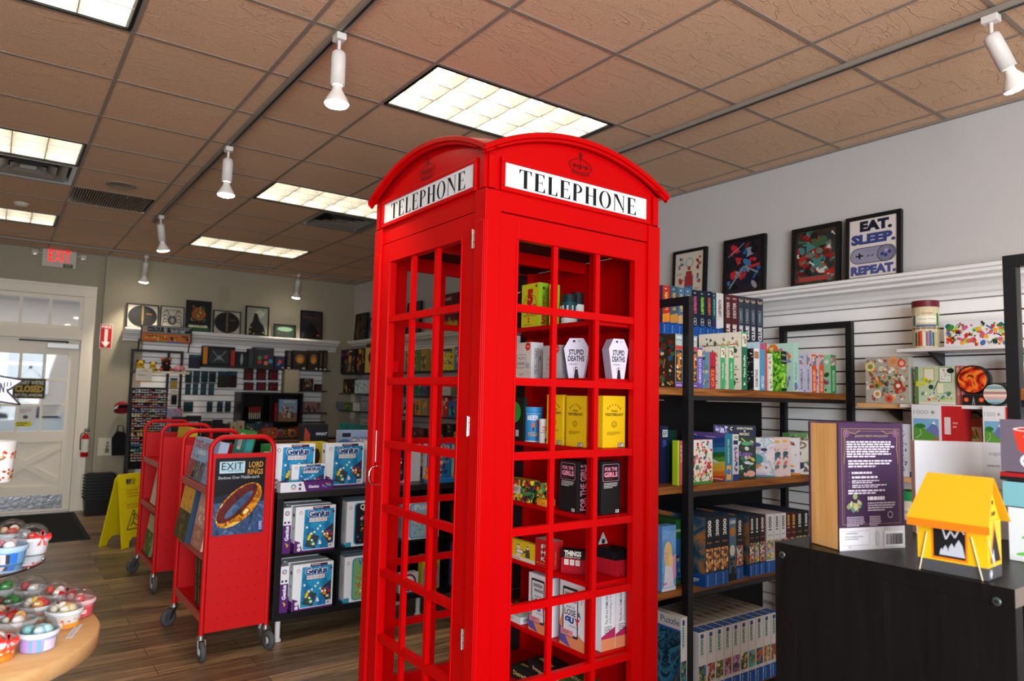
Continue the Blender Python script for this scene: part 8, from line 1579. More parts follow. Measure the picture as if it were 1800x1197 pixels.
p.rect(w*.02, h*.06, w*.97, h*.52, 'b8641e'); p.blobs(w*.03, h*.1, w*.97, h*.5, ['1c2038', '2a2a4a', 'd8a83a', '15161c'], 40, 3, (.1, .22)); p.rect(w*.02, h*.0, w*.97, h*.07, '8a2a2a'); p.rect(w*.3, h*.0, w*.5, h*.07, '2a8a4a'); p.rect(w*.5, h*.0, w*.8, h*.07, '2a4aa8')
hd = mb.build('header_sign', t); hd['label'] = 'printed header board reading COLOUR'
mb = MB()
for x in (RX0+.05, RX1+.06): mb.tube([(x, 9.34, zt1-.02), (x, 9.30, z_hd0+.03)], .008, RBK)
mb.build('header_arm', t)
zs = ony(280, 653, 9.2).z; mb = MB(); mb.box(RX0-.02, RX1+.05, 9.16, 9.36, zs-.02, zs, RBK); mb.box(RX0+.10, RX1+.05, 9.155, 9.16, zs-.022, zs+.004, 'c8bfa0'); p = Pen(mb, (RX0+.10, 9.155, zs-.02), (1, 0, 0), (0, 0, 1)); p.rect(.05, .002, .12, .02, 'c8a02a'); p.rect(.2, .002, .3, .02, 'e0dcd0'); mb.build('top_tray', t)
# plush toys on the rack tray
def plush(px, label, c1, c2, s=1., pig=False):
    q = ony(px, 640, 9.24); mb = MB(); M1, M2 = M(c1, .9), M(c2, .9); z = 0
    if pig:
        mb.ball((0, 0, .04), .045, M1, 12, 8, .8)
        for k in range(4): mb.ball((-.03+.02*k*1.3, -.02 if k % 2 else .02, .012), .012, M1, 8, 5)
        mb.ball((.05, -.01, .045), .03, M1, 10, 7); mb.cyl((.075, -.01, .045), .010, .008, M2, 10, 'x')
        for s_ in (-1, 1): mb.ball((.045, -.01+s_*.018, .072), .010, M2, 8, 5)
    else:
        mb.ball((0, 0, .035*s), .05*s, M1, 14, 8, .7); mb.ball((0, -.01, .085*s), .042*s, M1, 12, 8)
        for s_ in (-1, 1): mb.ball((s_*.032*s, -.01, .118*s), .016*s, M2, 8, 6); mb.ball((s_*.045*s, -.035*s, .02*s), .018*s, M2, 8, 6); mb.ball((s_*.015*s, -.047*s, .092*s), .006*s, M('141414', .3), 6, 4)
        mb.ball((0, -.05*s, .075*s), .010*s, M2, 8, 5)
    return put('plush_toy', mb, q.x, 9.25, zs, label, 'toy')
plush(247, 'small yellow and black plush toy at the left of the paint rack tray', 'c8a01e', '1c1a14', .95)
plush(269, 'small pale yellow plush toy, second on the paint rack tray', 'c8a83a', '6a4a1e', .85)
plush(292, 'round black and orange plush toy in the middle of the paint rack tray', '1e1612', 'b8501e', 1.25)
plush(313, 'small pink pig plush at the right of the paint rack tray', 'd88a90', 'c8707a', 1, True)
a, b = ony(238, 671, 9.15), ony(268, 648, 9.15); mb = MB(); mb.box(0, b.x-a.x, -.002, 0, 0, b.z-a.z, 'd0cbbb'); p = Pen(mb, (0, -.002, 0), (1, 0, 0), (0, 0, 1)); w, h = b.x-a.x, b.z-a.z; p.rect(0, 0, w, h*.08, 'b8741e'); p.text('CITADEL', w*.3, h*.75, w*.75, h*.9, 'b8741e', bold=.03); p.para(w*.1, h*.45, w*.9, h*.55, 1, '5a5a54')
tag(mb.build('price_card', org=(0, 0, 0), loc=(a.x, 9.153, a.z)), 'white price card with an orange edge hung from the paint rack tray', 'sign')
# ---- hanging blister packs on the back slatwall
HK = 'packs hanging on the back slatwall'
def blister(px0, px1, pt, pb, back, blob, label, Y=9.60, card=None):
    a, b = ony(px0, pb, Y), ony(px1, pt, Y); w, h = b.x-a.x, b.z-a.z; t = thing('hanging_pack', ((a.x+b.x)/2, Y, a.z), label, 'blister pack', HK)
    mb = MB(); mb.box(a.x, b.x, Y, Y+.003, a.z, b.z, back); p = Pen(mb, (a.x, Y, a.z), (1, 0, 0), (0, 0, 1)); p.rect(w*.08, h*.78, w*.92, h*.94, card or '1a4a5a'); p.blobs(w*.1, h*.1, w*.9, h*.75, [blob, back, '2a2c30'], 12, int(px0) % 7, (.12, .3)); mb.build('backing_card', t)
    mb = MB(); mb.box(a.x+w*.15, b.x-w*.15, Y-.03, Y-.0005, a.z+h*.08, a.z+h*.7, M(blob, .2)); mb.build('blister', t, bevel=.006)
    mb = MB(); x = (a.x+b.x)/2; mb.tube([(x, WB-.024, b.z-.015), (x, Y-.03, b.z-.015), (x, Y-.035, b.z-.005)], .0025, STEEL, 6); mb.build('hook', t)
    return t
xs1 = [325, 339, 353, 367, 382, 399]; c1 = ['163238', '1a3a40', '163238', '16222a', '2a2c1c', '301818']
for k, x in enumerate(xs1): blister(x, x+(13 if k < 4 else 18), 653, 672 if k < 4 else 681, '15191c', c1[k], 'dark hanging pack, %s in the top slatwall row' % ['first from the left', 'second from the left', 'third from the left', 'fourth from the left', 'olive one fifth from the left', 'maroon one sixth from the left'][k])
for k, x in enumerate((325, 338, 352, 366)): blister(x, x+11, 674, 694, '15191c', '1f4a52', 'small teal-black hanging pack, %s in the second row' % ['first', 'second', 'third', 'fourth'][k])
for k, x in enumerate((322, 363, 381, 395)): blister(x, x+(18 if k == 0 else 11), 706, 724, '15191c', '20343a', 'small dark hanging pack, %s in the third row' % ['leftmost', 'second', 'third', 'rightmost'][k])
for r_ in range(2):
    for k, x in enumerate((428, 450, 471)): blister(x, x+18, 649+23*r_, 668+18*r_, '1a1214', '6a1c22', 'red and black hanging pack, %s of the %s row above the black bookcase' % (['left', 'middle', 'right'][k], ['upper', 'lower'][r_]), card='4a1a1e')
blister(298, 313, 664, 684, '9aa0a0', 'b8902a', 'grey hanging pack with a yellow figure in the paint rack frame', 9.33)
blister(298, 313, 686, 713, 'c8c4b4', '1c1c1c', 'cream card of black oval bases hanging right of the paint pots', 9.33, 'c8c4b4')
blister(331, 353, 624, 647, '14161e', '2a2a44', 'dark blue hanging pack with an orange spot near the top of the slatwall')
# ---- small black slat shelves and boxed goods above
YS = 9.50
def bshelf(px0, px1, py, label, Y=YS):
    a, b = ony(px0, py, Y), ony(px1, py, Y); t = thing('wall_shelf', ((a.x+b.x)/2, Y+.1, a.z), label, 'shelf', 'small black shelves on the back slatwall'); mb = MB(); mb.box(a.x, b.x, Y-.02, WB-.024, a.z-.012, a.z, M('161618', .4)); mb.build('board', t); mb = MB(); mb.box(a.x, b.x, Y-.024, Y-.0205, a.z-.012, a.z+.01, M('2a2a2c', .3)); mb.build('lip', t); return a.z
def bbox(px0, px1, pt, z, base, label, draw, Y=YS+.02, d=.08, name='board_game_box', cat='board game', group=None):
    a, b = ony(px0, pt, Y), ony(px1, pt, Y); w = b.x-a.x; h = ony((px0+px1)/2, pt, Y).z-z-.0012
    def dr(f):
        if draw: draw(f['F'], w, h)
    return put(name, box_mesh(w, d, h, base, None, dr), (a.x+b.x)/2, Y+d/2, z, label, cat, group)
z = bshelf(357, 502, 643, 'long black shelf high on the back slatwall')
bbox(358, 414, 609, z, '161416', 'window-front figure box with orange and red ends on the high back shelf', lambda p, w, h: (p.rect(0, h*.1, w*.13, h*.95, 'c8781e'), p.rect(w*.87, h*.05, w, h*.85, 'a82a1e'), p.rect(w*.2, h*.15, w*.8, h*.85, '2a2e34'), p.poly([(w*.3, h*.2), (w*.5, h*.6), (w*.7, h*.2), (w*.55, h*.35), (w*.5, h*.3), (w*.45, h*.35)], '6a727a'), p.line([(w*.3, h*.75), (w*.5, h*.4), (w*.7, h*.78)], w*.02, '8a9298')), d=.12)
bbox(415, 436, 618, z, '15171a', 'black figure box with a silver emblem on the high back shelf', lambda p, w, h: (p.poly([(w*.5, h*.1), (w*.62, h*.4), (w*.56, h*.85), (w*.44, h*.85), (w*.38, h*.4)], '8a9298'),), d=.1)
bbox(447, 482, 611, z, '1c1e26', 'big dark game box with coloured planets on the high back shelf', lambda p, w, h: (p.para(w*.1, h*.9, w*.9, h*.95, 1, '6a6c74'), [p.disc(w*a, h*b, w*.11, c) for a, b, c in ((.3, .5, '3a6a3a'), (.6, .55, '7a2a4a'), (.3, .3, '8a2a1e'), (.62, .25, 'a85a3a'), (.85, .35, '3a6a8a'))]), d=.12)
bbox(438, 446, 613, z, '2a3238', 'slim grey box edge left of the planets game on the high back shelf', None, d=.12)
bbox(484, 501, 626, z, '1a2040', 'small blue game box right of the planets game on the high back shelf', lambda p, w, h: (p.disc(w*.5, h*.55, w*.2, 'a83a2a'), p.disc(w*.35, h*.35, w*.15, '3a6aa8'), p.rect(w*.75, h*.05, w*.9, h*.15, 'c8c8c8')), d=.1)
z = bshelf(503, 580, 649, 'black shelf near the far corner of the back wall')
for k, (a, b) in enumerate(((505, 513), (516, 540), (543, 561), (562, 568), (569, 576))):
    bbox(a, b, 616, z, '1a1614', 'dark gold-printed book box, %s on the shelf by the far corner' % ['first', 'second', 'third', 'fourth', 'fifth'][k], (lambda p, w, h: (p.rect(0, 0, w, h, '1c1814'), p.disc(w*.5, h*.55, w*.34, '6a4a20', h*.25), p.disc(w*.5, h*.5, w*.2, '9a6a2a', h*.15), p.rect(w*.7, h*.03, w*.9, h*.12, 'b8b090'))) if b-a > 12 else (lambda p, w, h: (p.rect(w*.3, h*.2, w*.7, h*.9, '4a4030'), p.rect(w*.2, h*.03, w*.8, h*.1, 'b8b090'))), d=.1, group='dark book boxes by the far corner')
z = bshelf(530, 574, 687, 'black shelf third down beside the far corner')
bbox(531, 551, 665, z, '2a1c18', 'small brown and red figure box beside the far corner', cover('2a1c18', ['6a2a1e', '8a7a5a', '1f3a2a'], 14, 2, (.1, .25)))
bbox(556, 566, 675, z, '3a1818', 'tiny dark red box right of the figure box beside the far corner', None)
z = bshelf(532, 574, 726, 'black shelf fourth down beside the far corner')
bbox(533, 564, 706, z, '5a3a3a', 'landscape boxed game with a pink and grey crowd beside the far corner', cover('8a6a64', ['a84a3a', 'c8b0a8', '3a3a3c', '5a2a2a'], 24, 3, (.08, .2)))
bshelf(535, 570, 742, 'empty black shelf lowest beside the far corner')
# ---- black bookcase against the back wall
a, b = ony(424, 700, 9.34), ony(533, 700, 9.34); KT = ony(480, 690, 9.34).z; x0, x1 = a.x, b.x
t = thing('black_bookcase', ((x0+x1)/2, 9.5, 0), 'tall black bookcase standing against the back wall', 'bookcase'); 
mb = MB(); mb.box(x0, x0+.03, 9.34, 9.66, 0, KT, BK); mb.box(x1-.03, x1, 9.34, 9.66, 0, KT, BK); mb.box(x0+.03, x1-.03, 9.34, 9.66, KT-.03, KT, BK); mb.box(x0+.03, x1-.03, 9.65, 9.66, 0, KT-.03, '0c0c0e'); mb.build('carcass', t)
zk1 = ony(480, 741, 9.34).z; xm = (x0+x1)/2-.02
mb = MB(); mb.box(x0+.03, x1-.03, 9.35, 9.65, zk1-.02, zk1, BK); mb.build('shelf', t); mb = MB(); mb.box(x0+.03, x1-.03, 9.35, 9.65, zk1-.30, zk1-.28, BK); mb.build('shelf', t); mb = MB(); mb.box(xm-.01, xm+.01, 9.36, 9.65, zk1, KT-.03, BK); mb.build('divider', t)
for k in range(6):
    q = ony(437+k*3.6, 715, 9.42); zz = zk1; mb = MB(); mb.box(-.006, .006, -.1, .1, 0, .19, '1c1a1a'); p = Pen(mb, (-.006, -.1, 0), (1, 0, 0), (0, 0, 1)); p.rect(0, .11, .012, .185, 'a82a1e'); p.rect(0, .035, .012, .11, 'b8b4a8'); put('thin_book', mb, q.x, 9.47, zz, 'thin red and white spined booklet, %s in the black bookcase' % ['first', 'second', 'third', 'fourth', 'fifth', 'sixth'][k], 'book', 'red and white spined booklets')
bbox(491, 523, 702, zk1+.0, '5a7a9a', 'adventure starter box with a blue dragon scene inside the black bookcase', lambda p, w, h: (p.rect(0, 0, w, h*.4, '8a6a4a'), p.rect(0, h*.4, w, h, '7a9ab8'), p.blobs(w*.1, h*.1, w*.9, h*.75, ['2a4a6a', '3a3a3c', 'b88a5a', 'a84a2a', 'c8c0a8'], 34, 3, (.05, .14)), p.text('STARTER SET', w*.2, h*.85, w*.9, h*.95, 'd8d8d0', fit=True, bold=.04)), Y=9.40, d=.06)
bbox(484, 488, 708, zk1, '8a1e1e', 'thin red book leaning left of the starter box in the black bookcase', None, Y=9.40, d=.2, name='thin_book', cat='book')
bbox(492, 515, 752, zk1-.28, '3a2a14', 'box with a green and orange landscape on the lower bookcase shelf', cover('4a3a1c', ['c8842a', '3a5a2a', 'd8b04a'], 14, 3, (.1, .2)), Y=9.40, d=.06)
bbox(516, 524, 750, zk1-.28, '8a3a1e', 'narrow orange book on the lower bookcase shelf', None, Y=9.40, d=.15, name='thin_book', cat='book')
bbox(501, 526, 650, KT, '9a8e78', 'stack of beige paper pads standing on top of the black bookcase', lambda p, w, h: [p.line([(w*(.1+.12*k), 0), (w*(.1+.12*k), h)], w*.01, 'b8ac94') for k in range(7)], Y=9.45, d=.12, name='paper_pad', cat='paper')
# ---- long low table in front of the back wall with boxed kits
a, b = ony(292, 775, 8.9), ony(600, 775, 8.9); zT = ony(400, 772, 8.9).z
t = thing('display_table', ((a.x+b.x)/2, 9.05, 0), 'dark display table before the back wall loaded with boxed kits', 'table'); mb = MB(); mb.box(a.x, b.x, 8.85, 9.12, zT-.03, zT, BK); mb.build('table_top', t)
for x in (a.x+.03, b.x-.03):
    for y in (8.88, 9.09): mb = MB(); mb.box(x-.02, x+.02, y-.02, y+.02, 0, zT-.0305, BK); mb.build('leg', t)
def kb(px0, px1, pt, base, label, draw, Y=8.92, name='kit_box', cat='box', d=.1, zb=None): return bbox(px0, px1, pt, zb if zb is not None else zT, base, label, draw, Y=Y, d=d, name=name, cat=cat)
kb(294, 321, 718, '5a4a6a', 'purple and pink box right of the paint pots on the low display table', lambda p, w, h: (p.rect(0, 0, w, h, art(['5a4a7a', 'a86a7a', '8a8aa0', '3a4a7a'], 8, 'paint', 2)),), Y=9.03, d=.06)
kb(305, 330, 733, '16181c', 'black kit box with a pale title, left of the pair on the low table', lambda p, w, h: (p.text('ORCTION', w*.2, h*.6, w*.9, h*.72, 'b8bcc0', bold=.03), p.disc(w*.55, h*.3, w*.2, '5a8a8a')))
kb(331, 354, 731, '16181c', 'black kit box with a teal figure, right of the pair on the low table', lambda p, w, h: (p.text('KITCHEN', w*.1, h*.68, w*.8, h*.78, 'b8bcc0', bold=.03), p.disc(w*.5, h*.3, w*.3, '2a8a8a')))
for k, (a_, b_, t2, c, l) in enumerate(((358, 373, 740, '1a1c1e', 'small black kit box third from the left on the low table'), (377, 392, 738, '18181a', 'small black kit box before the cream ones on the low table'), (393, 405, 745, '222426', 'low black kit box left of the cream boxes'), (405, 417, 742, 'a89a80', 'cream kit box, left one of the pair on the low table'), (418, 430, 740, 'a89a80', 'cream kit box, right one of the pair on the low table'))): kb(a_, b_, t2, c, l, (lambda p, w, h: (p.rect(w*.3, h*.4, w*.7, h*.75, '7a5a3a'),)) if k > 2 else (lambda p, w, h: p.disc(w*.5, h*.5, w*.25, '4a4a48')))
for k, (a_, b_, t2, c, l) in enumerate(((432, 448, 745, '2a4a4a', 'small teal box right of the cream kit boxes'), (449, 462, 741, '1c3a4a', 'small dark blue box right of the teal one'), (463, 480, 744, '2a2c44', 'small violet box behind the front cart hoop'), (432, 461, 756, '6a3a22', 'brown landscape box behind the nearer cart'), (461, 488, 752, 'a8441e', 'orange-red box behind the nearer cart'))): kb(a_, b_, t2, c, l, cover(c, ['8a6a4a', 'c8a06a', '2a2a2c'], 10, 60+k, (.08, .2)), Y=8.92 if k < 3 else 8.865, d=.05, zb=zT)
for k, (px, l) in enumerate(((492, 'round red and grey badge tin on the low table, left of two'), (513, 'round orange badge tin on the low table, right of two'))):
    q = ony(px, 772, 8.95); r = .055; mb = MB(Matrix.Translation((0, 0, r))); mb.lathe([(0, -.012), (r*.9, -.012), (r, -.008), (r, .012), (0, .012)], ['6a6c70', 'b8602a'][k], (0, 0, 0), 24, True, 'y'); mb.lathe([(0, -.014), (r*.55, -.0135)], ['a8281e', '2a4a5a'][k], (0, 0, 0), 16, False, 'y'); put('badge_tin', mb, q.x, 8.95, zT, l, 'tin')
# ---- caps, bag and a drawing on the wall right of the door
q = ony(218, 705, 9.55); mb = MB(); mb.lathe([(.085, 0), (.088, .02), (.075, .07), (.045, .10), (0, .112)], M('8a1a22', .8), n=18); mb.lathe([(.0855, 0), (.0885, .02), (.086, .03)], M('c8c4bc', .8), n=18); mb.prism([(-.06, -.08), (.06, -.08), (.04, -.15), (-.04, -.15)], -.004, .004, M('16181c', .8), 'z')
put('baseball_cap', mb, q.x-.01, 9.60, ony(218, 722, 9.6).z, 'red and white cap hanging beside the paint rack', 'cap', rx=-.5)
q = ony(211, 782, 9.6); mb = MB(); mb.prism([(-.07, 0), (.07, 0), (.085, .16), (.05, .27), (-.03, .29), (-.08, .2)], -.04, .04, M('141518', .85), 'y'); mb.tube([(-.03, 0, .28), (-.02, .02, .35), (.03, .02, .35), (.04, 0, .27)], .006, M('141518', .85)); tag(mb.build('black_bag', org=(0, 0, 0), loc=(q.x, 9.678, ony(211, 800, 9.678).z), bevel=.01), 'black cloth bag hanging low beside the paint rack', 'bag')
a, b = ony(171, 801, WB-.002), ony(203, 769, WB-.002); w, h = b.x-a.x, b.z-a.z; mb = MB(); mb.box(0, w, -.0015, 0, 0, h, 'cfc8b6'); p = Pen(mb, (0, -.0015, 0), (1, 0, 0), (0, 0, 1)); p.line([(0, h), (w, h*.98)], .003, 'a8a292'); c = '5a5a3a'; p.disc(w*.55, h*.3, w*.14, '6a7a5a', h*.14); p.disc(w*.55, h*.52, w*.12, '8a8a7a', h*.08); p.disc(w*.55, h*.7, w*.07, '5a5a58', h*.07); p.rect(w*.42, h*.15, w*.68, h*.2, c); p.disc(w*.5, h*.3, w*.04, 'a83a2a'); p.disc(w*.62, h*.3, w*.04, '2a6a2a')
tag(mb.build('drawing', org=(0, 0, 0), loc=(a.x, WB-.0006, a.z)), 'paper with a small green drawn figure taped to the wall above the baskets', 'drawing')
# ---- signs and papers on the door glass
YD = YB+.028
a, b = ony(21, 700, YD), ony(81, 666, YD); w, h = b.x-a.x, b.z-a.z; mb = MB(); mb.box(0, w, -.004, 0, 0, h, '1f1f18'); p = Pen(mb, (0, -.004, 0), (1, 0, 0), (0, 0, 1)); p.frame(w*.02, h*.04, w*.98, h*.96, .004, '8a7a3a'); p.text('SORRY WE\'RE', w*.08, h*.70, w*.94, h*.90, 'c8c8b0', fit=True, bold=.03); p.text('CLOSED', w*.06, h*.30, w*.94, h*.66, 'b8963a', fit=True, bold=.06); p.text('BUT STILL AWESOME', w*.08, h*.10, w*.92, h*.24, 'c8c8b0', fit=True, bold=.03)
sg = tag(mb.build('closed_sign', org=(0, 0, 0), loc=(a.x, YD, a.z)), 'black and gold sign reading CLOSED hung on the glass of the back door', 'sign')
mb = MB(); q = Vector((w*.5, -.002, h+.13)); mb.tube([(w*.1, -.002, h), q, (w*.9, -.002, h)], .0015, '4a4a4a', 6); mb.ball(tuple(q), .018, M('b8bcc0', .2), 10, 6); mb.build('hanger', sg)
for (x0, y0, x1, y1, c, l, dr) in ((25, 748, 64, 715, 'd8dadc', 'white notice with a small drawing in the lower door glass', lambda p, w, h: (p.para(w*.2, h*.65, w*.8, h*.9, 3, 'b88a8a'), p.disc(w*.5, h*.45, w*.13, '5a5a5c', h*.1))), (70, 731, 107, 711, 'd8dce0', 'white typed notice in the right lower door pane', lambda p, w, h: p.para(w*.1, h*.1, w*.9, h*.9, 7, 'a8a8ac'))):
    a, b = ony(x0, y0, YD+.004), ony(x1, y1, YD+.004); w, h = b.x-a.x, b.z-a.z; mb = MB(); mb.box(0, w, -.001, 0, 0, h, c); dr(Pen(mb, (0, -.001, 0), (1, 0, 0), (0, 0, 1)), w, h); tag(mb.build('paper_notice', org=(0, 0, 0), loc=(a.x, YD+.004, a.z)), l, 'notice')
a, b = ony(27, 750, YD), ony(55, 741, YD); mb = MB(); mb.box(0, b.x-a.x, -.001, 0, 0, b.z-a.z, 'd8cf1e'); Pen(mb, (0, -.001, 0), (1, 0, 0), (0, 0, 1)).para(.01, .005, b.x-a.x-.01, b.z-a.z-.005, 2, '5a5a1a'); tag(mb.build('paper_notice', org=(0, 0, 0), loc=(a.x, YD+.0015, a.z)), 'small yellow notice under the white one on the door glass', 'notice')
# ---- the street outside the door
mb = MB(); mb.box(-14, 14, YB+.2, YB+26, -.25, -.15, M('8a8c8e', .9)); struct(mb.build('ground'))['label'] = 'grey street outside the back door'
mb = MB(); BRK = bpy.data.materials.new('red_brick'); BRK.use_nodes = True; nt = BRK.node_tree; br = nt.nodes.new('ShaderNodeTexBrick'); br.inputs['Color1'].default_value = lin('b87a68'); br.inputs['Color2'].default_value = lin('a86a5a'); br.inputs['Mortar'].default_value = lin('c8b8b0'); br.inputs['Scale'].default_value = 3.; tc = nt.nodes.new('ShaderNodeTexCoord'); nt.links.new(tc.outputs['Object'], br.inputs['Vector']); nt.links.new(br.outputs[0], nt.nodes['Principled BSDF'].inputs['Base Color'])
t = thing('brick_building', (-.5, 27, -.2), 'red brick building across the street, seen through the door glass', 'building')
mb = MB(); mb.box(-8, 2.1, 27, 31, -.15, 4.2, BRK); mb.build('walls', t); mb = MB(); mb.box(2.1, 9, 27.2, 31, -.15, 4.0, M('dcdcdc', .7)); mb.build('white_wall', t); mb = MB(); mb.box(-8.4, 9.4, 26.5, 31.4, 4.2, 4.4, 'e0e0e0'); mb.prism([(26.4, 4.4), (31.5, 4.4), (29, 6.6)], -8.5, 9.5, M('b0b2b6', .7), 'x'); mb.build('roof', t)
for x in (-5.5, -2.6, .2): mb = MB(); mb.box(x, x+1.2, 26.9, 26.99, 1.2, 3.0, 'e6e6e6'); mb.box(x+.1, x+1.1, 26.88, 26.899, 1.3, 2.1, '4a5a66'); mb.box(x+.1, x+1.1, 26.88, 26.899, 2.2, 2.9, '4a5a66'); mb.build('window', t)
t = thing('parked_car', (-.2, 17.2, -.15), 'silver car parked in the street behind the door glass', 'car'); CB = M('c4c8ce', .25, .3)
bodyp = [(-2.2, .25), (-2.25, .6), (-2.1, .85), (-1.2, .98), (-.6, 1.38), (.7, 1.42), (1.45, 1.0), (2.1, .92), (2.2, .6), (2.2, .28)]
mb = MB(Matrix.Translation((-.2, 17.2, -.15))); mb.prism(bodyp, -.85, .85, CB, 'y'); mb.build('body', t, bevel=.06)
mb = MB(Matrix.Translation((-.2, 17.2, -.15))); mb.prism([(-1.1, .99), (-.55, 1.33), (-.05, 1.36), (-.05, .99)], -.875, -.862, M('2a3238', .1), 'y'); mb.prism([(.03, .99), (.03, 1.36), (.65, 1.36), (1.3, .99)], -.875, -.862, M('2a3238', .1), 'y'); mb.build('side_windows', t)
for x in (-1.35, 1.4):
    mb = MB(Matrix.Translation((-.2+x, 17.2-.88, .18))); mb.lathe([(0, 0), (.33, 0), (.33, .2), (0, .2)], M('1a1a1c', .8), (0, 0, 0), 24, False, 'y'); mb.lathe([(0, -.012), (.23, -.01)], M('d0d4d8', .3, .6), (0, 0, 0), 20, False, 'y')
    for k in range(7): a = 2*pi*k/7; mb.prism([(.08*cos(a)-.02*sin(a), .08*sin(a)+.02*cos(a)), (.2*cos(a+.14), .2*sin(a+.14)), (.2*cos(a-.14), .2*sin(a-.14))], -.016, -.013, '3a3c40', 'y')
    mb.build('wheel', t)
t = thing('bare_tree', (-1.1, 20.5, -.15), 'bare street tree behind the door glass', 'tree'); mb = MB(); R = random.Random(4)
def branch(p, d, L, r, n):
    e = p+d*L; mb.tube([p, p+d*L*.5+Vector((R.uniform(-.05, .05), 0, 0)), e], [r, r*.8, r*.6], M('6a6458', .9), 6, False)
    if n:
        for k in range(3): branch(e, (d+Vector((R.uniform(-.7, .7), R.uniform(-.5, .5), R.uniform(-.1, .4)))).normalized(), L*.72, r*.6, n-1)
branch(Vector((-1.1, 20.5, -.15)), Vector((0, 0, 1)), 1.9, .14, 4); mb.build('trunk_and_branches', t)
# ================================================================== tiered round table with slime cups, lower left
TXC, TYC, TZ = -.131, 2.22, HC-.62; MZ, MR = HC-.448, .235; PZ, PR = HC-.25, .20
t = thing('round_display_table', (TXC, TYC, 0), 'round pale wood table with glass tiers holding slime cups, lower left', 'table')
mb = MB(); mb.lathe([(0, -.045), (.385, -.045), (.398, -.040), (.40, -.006), (.396, 0), (0, 0)], PLY, (TXC, TYC, TZ), 72); mb.build('table_top', t)
mb = MB(); mb.lathe([(.20, 0), (.20, .015), (.04, .035), (.03, .06), (.03, TZ-.08), (.06, TZ-.0455)], M('3a2a20', .5), (TXC, TYC, 0), 24); mb.build('pedestal', t)
MIR = M('c8d0d4', .05, .9)
for z, r, (cx, cy) in ((MZ, MR, (-.095, 2.275)), (PZ, PR, (-.17, 2.2))):
    mb = MB(); mb.lathe([(0, -.006), (r-.002, -.006), (r, -.005), (r, -.001)], M('141618', .3), (cx, cy, z), 60); mb.lathe([(r, -.001), (r-.002, 0), (0, 0)], MIR, (cx, cy, z), 60); o = mb.build('glass_tier', t); o['label'] = 'round mirror-glass tier with a black rim'
mb = MB(); mb.tube([(-.12, 2.24, TZ+.001), (-.12, 2.24, PZ-.0065)], .009, CHROME, 12); mb.build('centre_rod', t)
def cup(px, py, z, body, label, print_=None, fill='e8dcd0', tops=(), bow=None, lidtint='d8dfe6', s=.83, dx=0, ang0=0):
    q = onz(px, py, z); x, y = q.x+dx, q.y
    t = thing('slime_cup', (x, y, z+.0008), label, 'slime cup', 'slime cups on the tiered table', rz=0); t['_o'] = (0, 0, 0)
    mb = MB(); mb.lathe([(0, 0), (.040*s, 0), (.042*s, .002), (.047*s, .038*s)], body, n=32); mb.lathe([(.0472*s, .038*s), (.0478*s, .046*s), (.0, .046*s)], M(fill, .5), n=32)
    if print_: print_(mb, s)
    mb.build('cup_body', t)
    mb = MB(); mb.lathe([(.0475*s, .040*s), (.052*s, .041*s), (.053*s, .046*s), (.0525*s, .052*s), (.049*s, .054*s)], M(lidtint, .15), n=36); mb.build('lid_ring', t)
    mb = MB(); mb.lathe([(.0490*s, .0545*s)]+[(.046*s*cos(a), .058*s+.038*s*sin(a)) for a in [pi/2*k/9 for k in range(10)]], CLEAR, n=36); mb.build('clear_dome', t)
    R = random.Random(int(px*7+py)); mb = MB()
    for k, c in enumerate(tops):
        a = 2.4*k+ang0; r = .008+.020*((k*37) % 10)/10; h_ = .012*s*R.uniform(.7, 1.15)
        if k % 3 == 2: mb.lathe([(0, 0), (.016*s, .002), (.017*s, .009), (.008*s, .018), (0, .018)], M(c, .4), (r*cos(a), r*sin(a), .0465*s), 10)
        else: mb.ball((r*cos(a), r*sin(a), .0465*s+h_), h_*1.1, M(c, .4), 8, 6)
    if tops: mb.build('slime_toppings', t)
    if bow:
        mb = MB(); rb = M(bow, .4); bx, by, bz = .052*s*cos(radians(-60)), .052*s*sin(radians(-60)), .056*s
        for sg in (-1, 1):
            mb.add([(bx, by-.002, bz+.002), (bx+sg*.018, by-.006, bz+.012), (bx+sg*.021, by-.002, bz), (bx+sg*.016, by-.004, bz-.008), (bx+sg*.012, by+.006, bz+.002)], [(0, 1, 2), (0, 2, 3), (0, 4, 1), (0, 3, 4), (1, 4, 2), (2, 4, 3)], rb)
            mb.add([(bx, by-.003, bz), (bx+sg*.012, by-.003, bz-.022), (bx+sg*.004, by-.003, bz-.020)], [(0, 1, 2)], rb); mb.add([(bx, by-.003, bz), (bx+sg*.004, by-.003, bz+.018), (bx-sg*.006, by-.003, bz+.014)], [(0, 1, 2)], rb)
        mb.ball((bx, by-.004, bz), .0045, rb, 8, 6); mb.build('ribbon_bow', t)
    return t
